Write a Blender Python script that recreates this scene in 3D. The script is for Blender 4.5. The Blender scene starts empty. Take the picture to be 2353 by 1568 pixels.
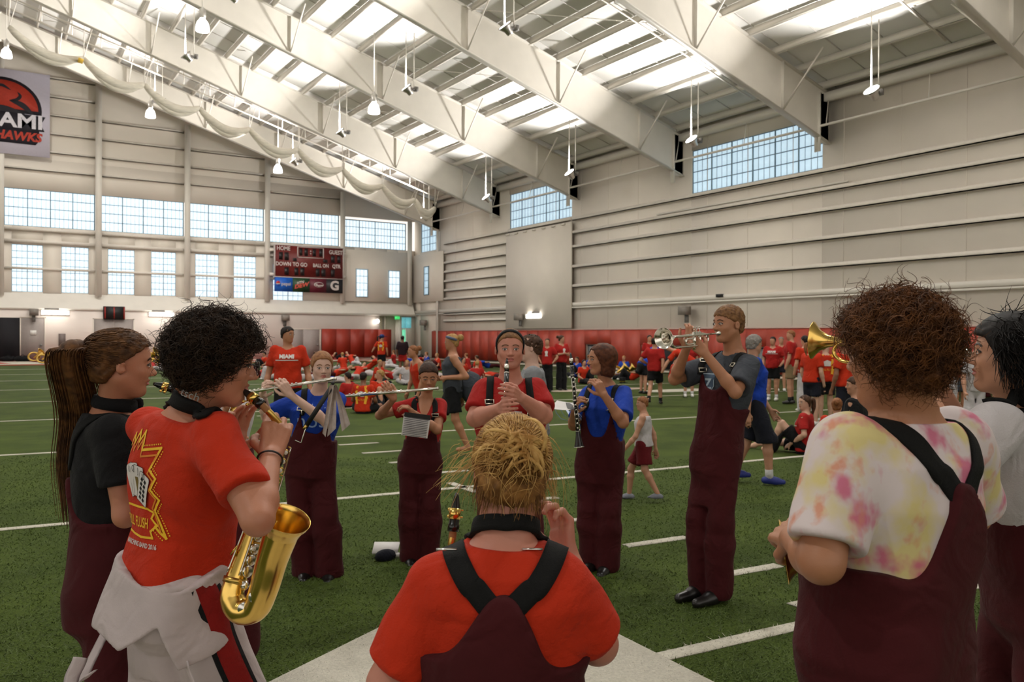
import bpy, math, random
import numpy as np
from mathutils import Vector, Matrix

SC = bpy.context.scene
COL = SC.collection
rng = np.random.default_rng(7)
random.seed(7)
PI = math.pi

# ------------------------------------------------------------------ camera
CAM_H = 1.65
FPX = 1930.0
YAW, PITCH, ROLL = math.radians(32.6), math.radians(-0.27), math.radians(0.23)
_f = np.array([math.sin(YAW) * math.cos(PITCH), math.cos(YAW) * math.cos(PITCH), math.sin(PITCH)])
_r0 = np.array([math.cos(YAW), -math.sin(YAW), 0.0])
_u0 = np.cross(_r0, _f)
_r = _r0 * math.cos(ROLL) + _u0 * math.sin(ROLL)
_u = -_r0 * math.sin(ROLL) + _u0 * math.cos(ROLL)
CAMP = np.array([0.0, 0.0, CAM_H])
cam_data = bpy.data.cameras.new('camera')
cam = bpy.data.objects.new('camera', cam_data)
COL.objects.link(cam)
_m = Matrix(((_r[0], _u[0], -_f[0], 0), (_r[1], _u[1], -_f[1], 0), (_r[2], _u[2], -_f[2], CAM_H), (0, 0, 0, 1)))
cam.matrix_world = _m
cam_data.sensor_width = 23.5
cam_data.lens = FPX / 2353 * 23.5
cam_data.clip_start = 0.05
cam_data.clip_end = 400
cam_data.dof.use_dof = True
cam_data.dof.focus_distance = 3.0
cam_data.dof.aperture_fstop = 4.5
SC.camera = cam
FW = np.array([math.sin(YAW), math.cos(YAW), 0.0])      # horizontal viewing direction
RT = np.array([math.cos(YAW), -math.sin(YAW), 0.0])     # to the right of it


def V(px, py, d):
    """world point seen at photo pixel (px, py) at depth d metres along the lens axis"""
    return CAMP + d * (_f + _r * (px - 1176.5) / FPX - _u * (py - 784.0) / FPX)


def HD(deg):
    """horizontal unit vector; 0 = away from the camera, 90 = to its right, 180 = towards it"""
    a = math.radians(deg)
    return FW * math.cos(a) + RT * math.sin(a)


# ------------------------------------------------------------------ world, exposure
SC.view_settings.view_transform = 'Standard'
SC.view_settings.look = 'None'
SC.view_settings.gamma = 1.0
SC.view_settings.use_curve_mapping = False
SC.view_settings.exposure = 0.26
world = bpy.data.worlds.new('World')
SC.world = world
world.use_nodes = True
_bg = world.node_tree.nodes['Background']
_bg.inputs[0].default_value = (1.0, 0.93, 0.84, 1)
_bg.inputs[1].default_value = 1.0
try:
    SC.cycles.use_denoising = True
    SC.cycles.max_bounces = 6
    SC.cycles.diffuse_bounces = 4
    SC.cycles.sample_clamp_indirect = 4.0
except Exception:
    pass

# ------------------------------------------------------------------ materials
MATS = {}


def srgb(r, g, b):
    def c(v):
        v /= 255.0
        return v / 12.92 if v <= 0.04045 else ((v + 0.055) / 1.055) ** 2.4
    return (c(r), c(g), c(b), 1.0)


def dim(col, k):
    c = srgb(*col)
    return (c[0] * k, c[1] * k, c[2] * k)


def mat(name, col, rough=0.7, metal=0.0, var=0.10, vscale=8.0, bump=0.0, bscale=60.0, sheen=0.0, emit=0.0, emit_col=None,
        col2=None, spec=None, sss=0.0, stretch=None, coat=0.0, wrinkle=0.0):
    if name in MATS:
        return MATS[name]
    m = bpy.data.materials.new(name)
    m.use_nodes = True
    nt = m.node_tree
    b = nt.nodes['Principled BSDF']
    c = srgb(*col) if max(col) > 1.0 else (*col[:3], 1.0)
    b.inputs['Roughness'].default_value = rough
    b.inputs['Metallic'].default_value = metal
    if spec is not None:
        b.inputs['Specular IOR Level'].default_value = spec
    if sheen:
        b.inputs['Sheen Weight'].default_value = sheen
    if coat:
        b.inputs['Coat Weight'].default_value = coat
    if sss:
        b.inputs['Subsurface Weight'].default_value = sss
        b.inputs['Subsurface Radius'].default_value = (0.02, 0.008, 0.004)
        b.inputs['Subsurface Scale'].default_value = 0.3
    tc = nt.nodes.new('ShaderNodeTexCoord')
    src = tc.outputs['Object']
    if stretch:
        mp = nt.nodes.new('ShaderNodeMapping')
        mp.inputs['Scale'].default_value = stretch
        nt.links.new(src, mp.inputs['Vector'])
        src = mp.outputs['Vector']
    n = nt.nodes.new('ShaderNodeTexNoise')
    n.inputs['Scale'].default_value = vscale
    n.inputs['Detail'].default_value = 4.0
    nt.links.new(src, n.inputs['Vector'])
    r = nt.nodes.new('ShaderNodeValToRGB')
    if col2 is not None:
        c2 = srgb(*col2) if max(col2) > 1.0 else (*col2[:3], 1.0)
        r.color_ramp.elements[0].color, r.color_ramp.elements[1].color = c, c2
        r.color_ramp.elements[0].position, r.color_ramp.elements[1].position = 0.35, 0.65
    else:
        r.color_ramp.elements[0].color = (c[0] * (1 - var), c[1] * (1 - var), c[2] * (1 - var), 1)
        r.color_ramp.elements[1].color = (min(1, c[0] * (1 + var)), min(1, c[1] * (1 + var)), min(1, c[2] * (1 + var)), 1)
        r.color_ramp.elements[0].position, r.color_ramp.elements[1].position = 0.3, 0.7
    nt.links.new(n.outputs['Fac'], r.inputs['Fac'])
    nt.links.new(r.outputs['Color'], b.inputs['Base Color'])
    if bump:
        n2 = nt.nodes.new('ShaderNodeTexNoise')
        n2.inputs['Scale'].default_value = bscale
        n2.inputs['Detail'].default_value = 3.0
        nt.links.new(src, n2.inputs['Vector'])
        bp = nt.nodes.new('ShaderNodeBump')
        bp.inputs['Strength'].default_value = min(1.0, bump)
        bp.inputs['Distance'].default_value = 0.01
        nt.links.new(n2.outputs['Fac'], bp.inputs['Height'])
        if wrinkle:
            n3 = nt.nodes.new('ShaderNodeTexNoise')
            n3.inputs['Scale'].default_value = 7.0
            n3.inputs['Detail'].default_value = 2.0
            n3.inputs['Distortion'].default_value = 1.6
            nt.links.new(src, n3.inputs['Vector'])
            b2 = nt.nodes.new('ShaderNodeBump')
            b2.inputs['Strength'].default_value = wrinkle
            b2.inputs['Distance'].default_value = 0.03
            nt.links.new(n3.outputs['Fac'], b2.inputs['Height'])
            nt.links.new(b2.outputs['Normal'], bp.inputs['Normal'])
        nt.links.new(bp.outputs['Normal'], b.inputs['Normal'])
    if emit:
        ec = srgb(*(emit_col or col))
        b.inputs['Emission Color'].default_value = ec
        b.inputs['Emission Strength'].default_value = emit
    MATS[name] = m
    return m


# ------------------------------------------------------------------ objects
def tag(o, label=None, cat=None, group=None, kind=None):
    if label:
        o['label'] = label
    if cat:
        o['category'] = cat
    if group:
        o['group'] = group
    if kind:
        o['kind'] = kind
    return o


def empty(name, loc=(0, 0, 0)):
    o = bpy.data.objects.new(name, None)
    o.empty_display_size = 0.1
    COL.objects.link(o)
    o.location = tuple(float(v) for v in loc)
    return o


def arr_mesh(name, v, faces, smooth=True):
    """v (n,3) array; faces (m,k) int array or list of such arrays"""
    me = bpy.data.meshes.new(name)
    v = np.asarray(v, dtype=np.float32)
    fl = faces if isinstance(faces, list) else [faces]
    fl = [np.asarray(f, dtype=np.int32) for f in fl if len(f)]
    me.vertices.add(len(v))
    me.vertices.foreach_set('co', v.ravel())
    nl = sum(f.size for f in fl)
    nf = sum(len(f) for f in fl)
    me.loops.add(nl)
    me.polygons.add(nf)
    me.loops.foreach_set('vertex_index', np.concatenate([f.ravel() for f in fl]) if fl else np.zeros(0, np.int32))
    tot = np.concatenate([np.full(len(f), f.shape[1], np.int32) for f in fl])
    st = np.concatenate([[0], np.cumsum(tot)[:-1]]).astype(np.int32)
    me.polygons.foreach_set('loop_start', st)
    try:
        me.polygons.foreach_set('loop_total', tot)
    except Exception:
        pass
    if smooth:
        me.polygons.foreach_set('use_smooth', np.ones(nf, dtype=bool))
    me.update(calc_edges=True)
    return me


def link(name, me, material=None, parent=None):
    o = bpy.data.objects.new(name, me)
    COL.objects.link(o)
    if material is not None:
        ms = material if isinstance(material, (list, tuple)) else [material]
        for k in ms:
            me.materials.append(k)
    if parent is not None:
        o.parent = parent
    return o


class MB:
    """collects shapes, builds ONE mesh object"""

    def __init__(self, origin=(0, 0, 0)):
        self.v, self.f4, self.f3, self.n = [], [], [], 0
        self.o = np.asarray(origin, float)

    def add(self, v, quads=None, tris=None):
        v = np.asarray(v, float) - self.o
        self.v.append(v)
        if quads is not None and len(quads):
            self.f4.append(np.asarray(quads, int) + self.n)
        if tris is not None and len(tris):
            self.f3.append(np.asarray(tris, int) + self.n)
        self.n += len(v)
        return self

    def box(self, c, s, ax=None):
        """centre, full sizes, optional 3x3 rows = local axes"""
        k = np.array([[x, y, z] for x in (-.5, .5) for y in (-.5, .5) for z in (-.5, .5)]) * np.asarray(s, float)
        if ax is not None:
            k = k @ np.asarray(ax, float)
        q = [[0, 1, 3, 2], [4, 6, 7, 5], [0, 4, 5, 1], [2, 3, 7, 6], [0, 2, 6, 4], [1, 5, 7, 3]]
        return self.add(k + np.asarray(c, float), q)

    def box2(self, lo, hi):
        lo, hi = np.minimum(lo, hi), np.maximum(lo, hi)
        return self.box((np.asarray(lo) + hi) / 2, np.asarray(hi) - lo)

    def bar(self, a, b, w, h, up=(0, 0, 1)):
        a, b = np.asarray(a, float), np.asarray(b, float)
        d = b - a
        L = np.linalg.norm(d)
        if L < 1e-9:
            return self
        d = d / L
        s = np.cross(d, up)
        if np.linalg.norm(s) < 1e-6:
            s = np.cross(d, (1, 0, 0))
        s /= np.linalg.norm(s)
        u = np.cross(s, d)
        return self.box((a + b) / 2, (L, w, h), [d, s, u])

    def tube(self, path, rad, seg=10, cap=True, sy=1.0, ref=None, closed=False):
        P = np.asarray(path, float)
        n = len(P)
        R = np.full(n, rad, float) if np.isscalar(rad) else np.asarray(rad, float)
        T = np.gradient(P, axis=0)
        if closed:
            T = np.roll(P, -1, 0) - np.roll(P, 1, 0)
        T /= np.linalg.norm(T, axis=1)[:, None] + 1e-12
        r0 = np.asarray(ref, float) if ref is not None else (np.array([0, 0, 1.]) if abs(T[0][2]) < .9 else np.array([1., 0, 0]))
        s = np.cross(T[0], r0)
        s /= np.linalg.norm(s)
        ang = np.arange(seg) * 2 * PI / seg
        rings = []
        for i in range(n):
            s = s - T[i] * (s @ T[i])
            s /= np.linalg.norm(s) + 1e-12
            u = np.cross(s, T[i])
            rings.append(P[i] + R[i] * (np.cos(ang)[:, None] * s + sy * np.sin(ang)[:, None] * u))
        v = np.concatenate(rings)
        q = []
        m = n if closed else n - 1
        for i in range(m):
            a, b = i * seg, ((i + 1) % n) * seg
            for k in range(seg):
                k2 = (k + 1) % seg
                q.append([a + k, a + k2, b + k2, b + k])
        t = []
        if cap and not closed:
            v = np.concatenate([v, P[:1], P[-1:]])
            c0, c1 = n * seg, n * seg + 1
            for k in range(seg):
                k2 = (k + 1) % seg
                t.append([c0, k2, k])
                t.append([c1, (n - 1) * seg + k, (n - 1) * seg + k2])
        return self.add(v, q, t)

    def lathe(self, c, axis, prof, seg=16):
        """prof: (t along axis, radius) pairs"""
        axis = np.asarray(axis, float) / np.linalg.norm(axis)
        P = [np.asarray(c, float) + axis * t for t, r in prof]
        r0 = np.array([0, 0, 1.]) if abs(axis[2]) < .9 else np.array([1., 0, 0])
        s = np.cross(axis, r0)
        s /= np.linalg.norm(s)
        u = np.cross(s, axis)
        ang = np.arange(seg) * 2 * PI / seg
        v = np.concatenate([p + max(r, 1e-5) * (np.cos(ang)[:, None] * s + np.sin(ang)[:, None] * u) for p, (t, r) in zip(P, prof)])
        q = [[i * seg + k, i * seg + (k + 1) % seg, (i + 1) * seg + (k + 1) % seg, (i + 1) * seg + k] for i in range(len(prof) - 1) for k in range(seg)]
        return self.add(v, q)

    def ball(self, c, r, seg=12, rings=8, ax=None):
        r = np.full(3, r, float) if np.isscalar(r) else np.asarray(r, float)
        v = [[0, 0, 1.]]
        for i in range(1, rings):
            a = PI * i / rings
            for k in range(seg):
                b = 2 * PI * k / seg
                v.append([math.sin(a) * math.cos(b), math.sin(a) * math.sin(b), math.cos(a)])
        v.append([0, 0, -1.])
        v = np.array(v) * r
        if ax is not None:
            v = v @ np.asarray(ax, float)
        t = [[0, 1 + k, 1 + (k + 1) % seg] for k in range(seg)]
        q = []
        for i in range(rings - 2):
            a, b = 1 + i * seg, 1 + (i + 1) * seg
            q += [[a + k, b + k, b + (k + 1) % seg, a + (k + 1) % seg] for k in range(seg)]
        last = 1 + (rings - 2) * seg
        e = len(v) - 1
        t += [[e, last + (k + 1) % seg, last + k] for k in range(seg)]
        return self.add(v + np.asarray(c, float), q, t)

    def poly(self, pts, thick, nrm):
        """flat polygon (list of 3d points, fan) extruded by thick along nrm"""
        P = np.asarray(pts, float)
        n = len(P)
        nrm = np.asarray(nrm, float)
        c = P.mean(0)
        v = np.concatenate([P, P + nrm * thick, [c], [c + nrm * thick]])
        t = []
        q = []
        for i in range(n):
            j = (i + 1) % n
            t.append([2 * n, j, i])
            t.append([2 * n + 1, n + i, n + j])
            q.append([i, j, n + j, n + i])
        return self.add(v, q, t)

    def build(self, name, material, parent=None, smooth=False):
        fs = []
        if self.f4:
            fs.append(np.concatenate(self.f4))
        if self.f3:
            fs.append(np.concatenate(self.f3))
        me = arr_mesh(name, np.concatenate(self.v), fs, smooth)
        return link(name, me, material, parent)


def unit(v):
    v = np.asarray(v, float)
    return v / (np.linalg.norm(v) + 1e-12)


def bez(pts, n=16):
    """Catmull-Rom through points"""
    P = np.asarray(pts, float)
    Q = np.concatenate([[2 * P[0] - P[1]], P, [2 * P[-1] - P[-2]]])
    out = []
    for i in range(1, len(Q) - 2):
        t = np.linspace(0, 1, n, endpoint=False)[:, None]
        a, b, c, d = Q[i - 1], Q[i], Q[i + 1], Q[i + 2]
        out.append(.5 * ((2 * b) + (-a + c) * t + (2 * a - 5 * b + 4 * c - d) * t ** 2 + (-a + 3 * b - 3 * c + d) * t ** 3))
    out.append(P[-1:])
    return np.concatenate(out)


TEXTS = {}


def text_mesh(s, size=1.0, bold=0.0, shear=0.0, sx=1.0):
    """2-d vertices and triangles of a word, centred on its middle"""
    k = (s, round(bold / size, 3), shear)
    if k not in TEXTS:
        TEXTS[k] = _text_mesh(s, 1.0, round(bold / size, 3), shear)
    v, t = TEXTS[k]
    return v * np.array([sx * size, size]), t


def _text_mesh(s, size=1.0, bold=0.0, shear=0.0, sx=1.0):
    cu = bpy.data.curves.new('lettering', 'FONT')
    cu.body = s
    cu.size = size
    cu.align_x = 'CENTER'
    cu.align_y = 'CENTER'
    cu.offset = bold
    cu.shear = shear
    cu.resolution_u = 3
    o = bpy.data.objects.new('lettering', cu)
    COL.objects.link(o)
    dg = bpy.context.evaluated_depsgraph_get()
    me = o.evaluated_get(dg).to_mesh()
    v = np.zeros(len(me.vertices) * 3, np.float32)
    me.vertices.foreach_get('co', v)
    v = v.reshape(-1, 3)
    me.calc_loop_triangles()
    t = np.zeros(len(me.loop_triangles) * 3, np.int32)
    me.loop_triangles.foreach_get('vertices', t)
    t = t.reshape(-1, 3).copy()
    v = v[:, :2].copy()
    v[:, 0] *= sx
    o.evaluated_get(dg).to_mesh_clear()
    bpy.data.objects.remove(o)
    bpy.data.curves.remove(cu)
    return v, t


for _w in (('MIAMI', 1.28, .035), ('REDHAWKS', .78, .03, .2), ('HOME', .42, .012), ('GUEST', .42, .012), ('DOWN', .40, .012), ('TO GO', .40, .012), ('BALL ON', .36, .012), ('QTR', .38, .012),
           ('pepsi', .34, .004), ('MTN', .26, .01, .2), ('DEW', .40, .02, .2), ('Dr', .22, .01, .2), ('Pepper', .2, .01, .2), ('G', .95, .04), ('tsch', .034, 0, .2), ('10', .034), ('J', .034), ('Q', .034), ('K', .034),
           ('FULL FLUSH', .055, .001), ('FULL FLUSH', .06), ('MARCHING BAND 2016', .026, .0006), ('nosu', .14), ('2016', .058, 0, .15), ('Z', .09, .003), ('MIAMI', .075, .004)):
    text_mesh(*_w)


def flat_text(s, size, origin, ex, ey, material, name, parent, bold=0.0, shear=0.0, sx=1.0, off=0.004):
    v, t = text_mesh(s, size, bold, shear, sx)
    ex, ey = unit(ex), unit(ey)
    n = np.cross(ex, ey)
    o = np.asarray(origin, float)
    po = np.array(parent.matrix_basis.translation) if parent is not None else np.zeros(3)
    w = o + v[:, :1] * ex + v[:, 1:2] * ey + n * off - po
    return link(name, arr_mesh(name, w, t, False), material, parent)
# ================================================================== the hall
XW, YE = 30.2, 62.0            # side wall, end wall
RIDGE_X = 1.3
FRAMES = [5.0, 13.8, 22.6, 31.2, 40.0, 48.8, 57.6]


def roof_z(x):
    return 11.85 + 0.30 * (XW - abs(x - RIDGE_X) - RIDGE_X)


def web_z(x):
    return 9.8 + 0.315 * (XW - abs(x - RIDGE_X) - RIDGE_X)


M_WALL = mat('painted_white_metal_panel', (236, 227, 215), 0.6, var=0.03, vscale=0.6, bump=0.05, bscale=20)
M_STEEL = mat('white_painted_steel', (232, 226, 216), 0.5, var=0.03, vscale=1.5)
M_GIRT = mat('white_girt_steel', (232, 224, 213), 0.5, var=0.03)
M_INSUL = mat('white_roof_insulation', (228, 226, 222), 0.8, var=0.04, vscale=0.5, bump=0.3, bscale=1.5)
M_BLOCK = mat('painted_masonry', (238, 226, 218), 0.7, var=0.03, vscale=0.8, bump=0.08, bscale=8)
M_PAD = mat('red_wall_padding', dim((160, 46, 26), .85), 0.5, var=0.06, vscale=2.0, bump=0.04, bscale=5)
M_PADS = mat('red_wall_padding_long', dim((176, 62, 42), .85), 0.5, var=0.05, vscale=2.0)
M_GLAZE = mat('translucent_glazing', (150, 170, 180), 0.5, var=0.04, vscale=2.0, emit=0.98, emit_col=(222, 238, 248))
M_GLAZE2 = mat('translucent_glazing_side', (140, 165, 180), 0.5, var=0.05, vscale=2.0, emit=0.70, emit_col=(206, 230, 244))
M_MUNT = mat('grey_mullion', (120, 148, 164), 0.5)
M_MUNT2 = mat('pale_mullion', (186, 208, 222), 0.5)
M_DOOR = mat('grey_painted_door', (160, 150, 146), 0.6, var=0.04)
M_DARK = mat('dark_opening', (16, 15, 22), 0.8)
M_BLACK = mat('matte_black', (14, 14, 16), 0.55)
M_CHROME = mat('bright_chrome', (0.75, 0.74, 0.72), 0.18, 1.0, var=0.02)
M_GREY = mat('grey_plastic', (120, 116, 112), 0.5)


# ---- turf floor
def turf_material():
    m = bpy.data.materials.new('green_turf')
    m.use_nodes = True
    nt = m.node_tree
    b = nt.nodes['Principled BSDF']
    b.inputs['Roughness'].default_value = 0.85
    b.inputs['Specular IOR Level'].default_value = 0.15
    tc = nt.nodes.new('ShaderNodeTexCoord')
    n1 = nt.nodes.new('ShaderNodeTexNoise')
    n1.inputs['Scale'].default_value = 70
    n1.inputs['Detail'].default_value = 6
    n2 = nt.nodes.new('ShaderNodeTexNoise')
    n2.inputs['Scale'].default_value = 1.3
    n2.inputs['Detail'].default_value = 5
    for n in (n1, n2):
        nt.links.new(tc.outputs['Object'], n.inputs['Vector'])
    mix = nt.nodes.new('ShaderNodeMath')
    mix.operation = 'MULTIPLY_ADD'
    mix.inputs[1].default_value = 0.45
    nt.links.new(n2.outputs['Fac'], mix.inputs[0])
    mm = nt.nodes.new('ShaderNodeMath')
    mm.operation = 'MULTIPLY'
    mm.inputs[1].default_value = 0.55
    nt.links.new(n1.outputs['Fac'], mm.inputs[0])
    nt.links.new(mm.outputs[0], mix.inputs[2])
    r = nt.nodes.new('ShaderNodeValToRGB')
    r.color_ramp.elements[0].color = (*dim((42, 60, 18), .74), 1)
    r.color_ramp.elements[1].color = (*dim((98, 116, 46), .74), 1)
    r.color_ramp.elements[0].position, r.color_ramp.elements[1].position = 0.30, 0.70
    nt.links.new(mix.outputs[0], r.inputs['Fac'])
    nt.links.new(r.outputs['Color'], b.inputs['Base Color'])
    bp = nt.nodes.new('ShaderNodeBump')
    bp.inputs['Strength'].default_value = 0.8
    bp.inputs['Distance'].default_value = 0.02
    nt.links.new(n1.outputs['Fac'], bp.inputs['Height'])
    nt.links.new(bp.outputs['Normal'], b.inputs['Normal'])
    return m


M_TURF = turf_material()
M_PAINT = mat('white_turf_paint', dim((214, 208, 192), .82), 0.9, var=0.12, vscale=60, bump=0.6, bscale=90)
M_PAINTR = mat('red_turf_paint', dim((178, 34, 28), .8), 0.9, var=0.1, vscale=30, bump=0.4, bscale=90)
M_PAINTG = mat('pinkish_turf_paint', (205, 186, 172), 0.9, var=0.1, vscale=30)

floor = tag(MB().box2((-32, -25, -0.3), (XW + .6, YE + 3, 0.0)).build('floor', M_TURF), 'green artificial turf football field', kind='structure')
# field frame: lines are a hair off the wall grid
FU = unit((1, -0.062, 0))
FVv = unit((0.047, 1, 0))


def paint(name, pts, m=M_PAINT, th=0.006):
    return MB().poly([(p[0], p[1], 0.0005) for p in pts], th, (0, 0, 1)).build(name, m, floor)


MARKS = []       # painted quads near the camera, for the fuzzy fibres


def stripe(name, a, b, w, m=M_PAINT):
    a, b = np.asarray(a, float), np.asarray(b, float)
    d = unit(b - a)
    n = np.array([-d[1], d[0]]) * w / 2
    pts = [a - n, b - n, b + n, a + n]
    MARKS.append(pts)
    return paint(name, pts, m)


LINES_Y0 = [3.42, 8.32, 13.45, 18.75, 23.9, 29.3, 35.1, 40.6, 46.7]
for k, y0 in enumerate(LINES_Y0):
    a = np.array([-27.0, y0 + 27 * 0.066])
    b = np.array([27.6, y0 - 27.6 * 0.066])
    if y0 > 30:
        b[1], a[1] = y0 - 1.0, y0 + 1.0
    stripe('yard_line', a, b, 0.10 if k else 0.105)
for k, y0 in enumerate(LINES_Y0[:4]):      # ticks across each yard line, and the one-yard hashes between
    hx = 4.24 + 0.045 * (y0 - 3.3)
    yl = y0 - 0.066 * hx
    stripe('hash_mark', (hx + .02, yl - .32), (hx + .05, yl + .32), 0.10)
    if k < 3:
        y1 = LINES_Y0[k + 1]
        for j in range(1, 5):
            yy = y0 + (y1 - y0) * j / 5
            hx2 = 4.24 + 0.045 * (yy - 3.3)
            yl2 = yy - 0.066 * (hx2 + .3)
            stripe('hash_mark', (hx2, yl2 + .02), (hx2 + .62, yl2 - .02), 0.10)
# large white painted wedge in front of the camera
_wedge = [(3.06, 5.02), (0.2, 3.42), (-0.9, 1.2), (2.9, 1.2)]
paint('painted_wedge', _wedge, M_PAINT, .010)
MARKS.append(_wedge)
# mid-field logo strokes
for c, rx, ry, m in (((18.6, 19.3), 1.6, .55, M_PAINT), ((16.6, 20.8), 1.9, .5, M_PAINTG), ((20.5, 18.6), 1.5, .5, M_PAINTG), ((13.5, 21.5), .7, .25, M_PAINT)):
    paint('painted_logo_stroke', [(c[0] + rx * math.cos(t), c[1] + ry * math.sin(t)) for t in np.linspace(0, 2 * PI, 28, endpoint=False)], m)
# end zone: white ground, red letters, red edge
paint('end_zone_paint', [(-27, 55.2), (29.5, 54.0), (29.9, 61.9), (-27, 61.9)], M_PAINT)
paint('end_zone_stripe', [(-27, 53.6), (29.5, 52.4), (29.5, 53.3), (-27, 54.5)], M_PAINTR, .010)
for i, (x0, x1) in enumerate(((-3.5, 1.8), (3.6, 4.8), (6.5, 9.5), (13, 16.5), (18, 24.5), (26.3, 28))):
    paint('end_zone_letter', [(x0, 56.2), (x1, 56.0), (x1 - .8, 59.8), (x0 - .8, 60)], M_PAINTR, .010)
paint('end_zone_stripe', [(-27, 60.9), (30, 60.9), (30, 61.95), (-27, 61.95)], M_PAINTR, .012)
# side line
stripe('side_line', (28.3, 0), (28.6, 54), 1.6)

# fuzzy turf fibres close to the camera
M_BLADE = mat('green_turf_fibre', dim((80, 98, 38), .74), 0.8, var=0.35, vscale=18)
M_BLADEW = mat('white_turf_fibre', dim((206, 200, 186), .82), 0.9, var=0.2, vscale=40)


def in_quad(P, q):
    q = np.asarray(q)
    s = None
    ins = np.ones(len(P), bool)
    area = sum(q[i][0] * q[(i + 1) % len(q)][1] - q[(i + 1) % len(q)][0] * q[i][1] for i in range(len(q)))
    for i in range(len(q)):
        a, b = q[i], q[(i + 1) % len(q)]
        c = (b[0] - a[0]) * (P[:, 1] - a[1]) - (b[1] - a[1]) * (P[:, 0] - a[0])
        ins &= (c * np.sign(area)) > 0
    return ins


def blades():
    n = 150000
    d = 2.4 + 9.0 * rng.random(n) ** 1.7
    s = (rng.random(n) - .5) * 1.30 * d
    P = d[:, None] * FW[:2] + s[:, None] * RT[:2]
    jit = P + rng.normal(0, .008, (n, 2))
    w = np.zeros(n, bool)
    for q in MARKS:
        w |= in_quad(jit, q)
    hgt = .008 + .012 * rng.random(n)
    wd = .0012 + .0004 * d
    a = rng.random(n) * 2 * PI
    lean = rng.normal(0, .018, (n, 2))
    base = np.column_stack([P, np.zeros(n)])
    off = np.column_stack([np.cos(a) * wd, np.sin(a) * wd, np.zeros(n)])
    tip = base + np.column_stack([lean, hgt])
    for nm, msk, m in (('turf_fibres', ~w, M_BLADE), ('painted_turf_fibres', w, M_BLADEW)):
        b_, o_, t_ = base[msk], off[msk], tip[msk]
        v = np.stack([b_ - o_, b_ + o_, t_], 1).reshape(-1, 3)
        f = np.arange(len(v)).reshape(-1, 3)
        o = link(nm, arr_mesh(nm, v, f, False), m, floor)
        o['kind'] = 'stuff'


blades()

# ---- side wall -------------------------------------------------------------
wr = MB()
SIDE_WINS = [(22.9, 30.6, 8.85, 11.0), (40.6, 47.6, 8.9, 11.2), (58.0, 60.9, 8.4, 10.7)]
ys = sorted({-25.0, YE, *[w[0] for w in SIDE_WINS], *[w[1] for w in SIDE_WINS]})
for a, b in zip(ys[:-1], ys[1:]):
    w = [q for q in SIDE_WINS if abs(q[0] - a) < 1e-6]
    if w:
        wr.box2((XW, a, 0), (XW + .3, b, w[0][2]))
        wr.box2((XW, a, w[0][3]), (XW + .3, b, 13.5))
    else:
        wr.box2((XW, a, 0), (XW + .3, b, 13.5))
wall_side = tag(wr.build('wall_side', M_WALL), 'long white metal panel side wall with girts', kind='structure')
# panel seams (shallow raised ribs)
for y in np.arange(4.0, 60, 2.55):
    MB().box2((XW - .012, y, 2.2), (XW, y + .025, 11.8)).build('panel_rib', M_WALL, wall_side)


def girt(y0, y1, z, h=.22):
    MB().box2((XW - .20, y0, z), (XW + .01, y1, z + .05)).box2((XW - .20, y0, z), (XW - .17, y1, z + .20)).build('girt', M_GIRT, wall_side)


for z in (8.60, 7.80, 6.95, 5.76, 4.60):
    girt(4.0, 40.3, z)
for z in (8.62, 7.9, 7.15, 6.45, 5.75, 5.05, 4.40, 3.25, 2.75):
    girt(47.6, 56.6, z)
girt(40.5, 47.5, 8.62)
MB().box2((XW - .14, 21.6, 8.05), (XW - .06, 33.0, 8.13)).build('conduit', M_STEEL, wall_side)
# flat smooth board bay, with clips along its top
MB().box2((XW - .26, 40.3, 2.2), (XW - .18, 47.6, 8.55)).build('flat_panel', M_WALL, wall_side)
MB().box2((XW - .26, 56.6, 4.4), (XW - .18, 61.8, 8.2)).build('flat_panel', M_WALL, wall_side)
for y in np.arange(40.9, 47.5, 1.05):
    MB().box2((XW - .34, y, 8.42), (XW - .26, y + .35, 8.52)).build('clip', M_GIRT, wall_side)
# ledge and conduit at door height
MB().box2((XW - .16, 4, 3.50), (XW, YE, 3.72)).box2((XW - .20, 4, 3.38), (XW - .12, YE, 3.46)).build('ledge', M_STEEL, wall_side)
# high horizontal pipe
MB().tube([(XW - .7, 2, 10.45), (XW - .7, 58, 10.45)], .055, 8).build('sprinkler_pipe', M_STEEL, wall_side)
for y in np.arange(9, 56, 4.4):
    MB().bar((XW - .7, y, 10.45), (XW - .3, y + .2, 11.6), .03, .03).build('pipe_hanger', M_STEEL, wall_side)
MB().box2((XW - .35, 2, 11.55), (XW, YE, 11.9)).build('eave_strut', M_STEEL, wall_side)


def glazing(name, org, eu, ev, w, h, nu, nv, sub, m, mm, label, nrm, fr=.07):
    """glazed panel: org lower corner, eu/ev axes, nrm towards the room"""
    org, eu, ev, nrm = (np.asarray(q, float) for q in (org, eu, ev, nrm))
    t = tag(empty(name, org), label, kind='structure')
    ax = [eu, ev, nrm]
    z = np.zeros(3)
    for i in range(nu):
        for j in range(nv):
            c = eu * w * (i + .5) / nu + ev * h * (j + .5) / nv
            MB().box(c, (w / nu - .01, h / nv - .01, .03), ax).build('pane', m, t)
    for i in range(nu + 1):
        MB().box(eu * w * i / nu + ev * h / 2 + nrm * .03, (.05 if 0 < i < nu else fr, h + fr, .06), ax).build('mullion', mm, t)
    for j in range(nv + 1):
        MB().box(eu * w / 2 + ev * h * j / nv + nrm * .028, (w + fr, .035 if 0 < j < nv else fr, .05), ax).build('mullion', mm, t)
    if sub:
        for i in range(nu):
            for k in range(1, sub):
                c = eu * w * (i + k / sub) / nu + ev * h / 2 + nrm * .02
                MB().box(c, (.022, h, .03), ax).build('muntin', M_MUNT2, t)
    return t


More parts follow.
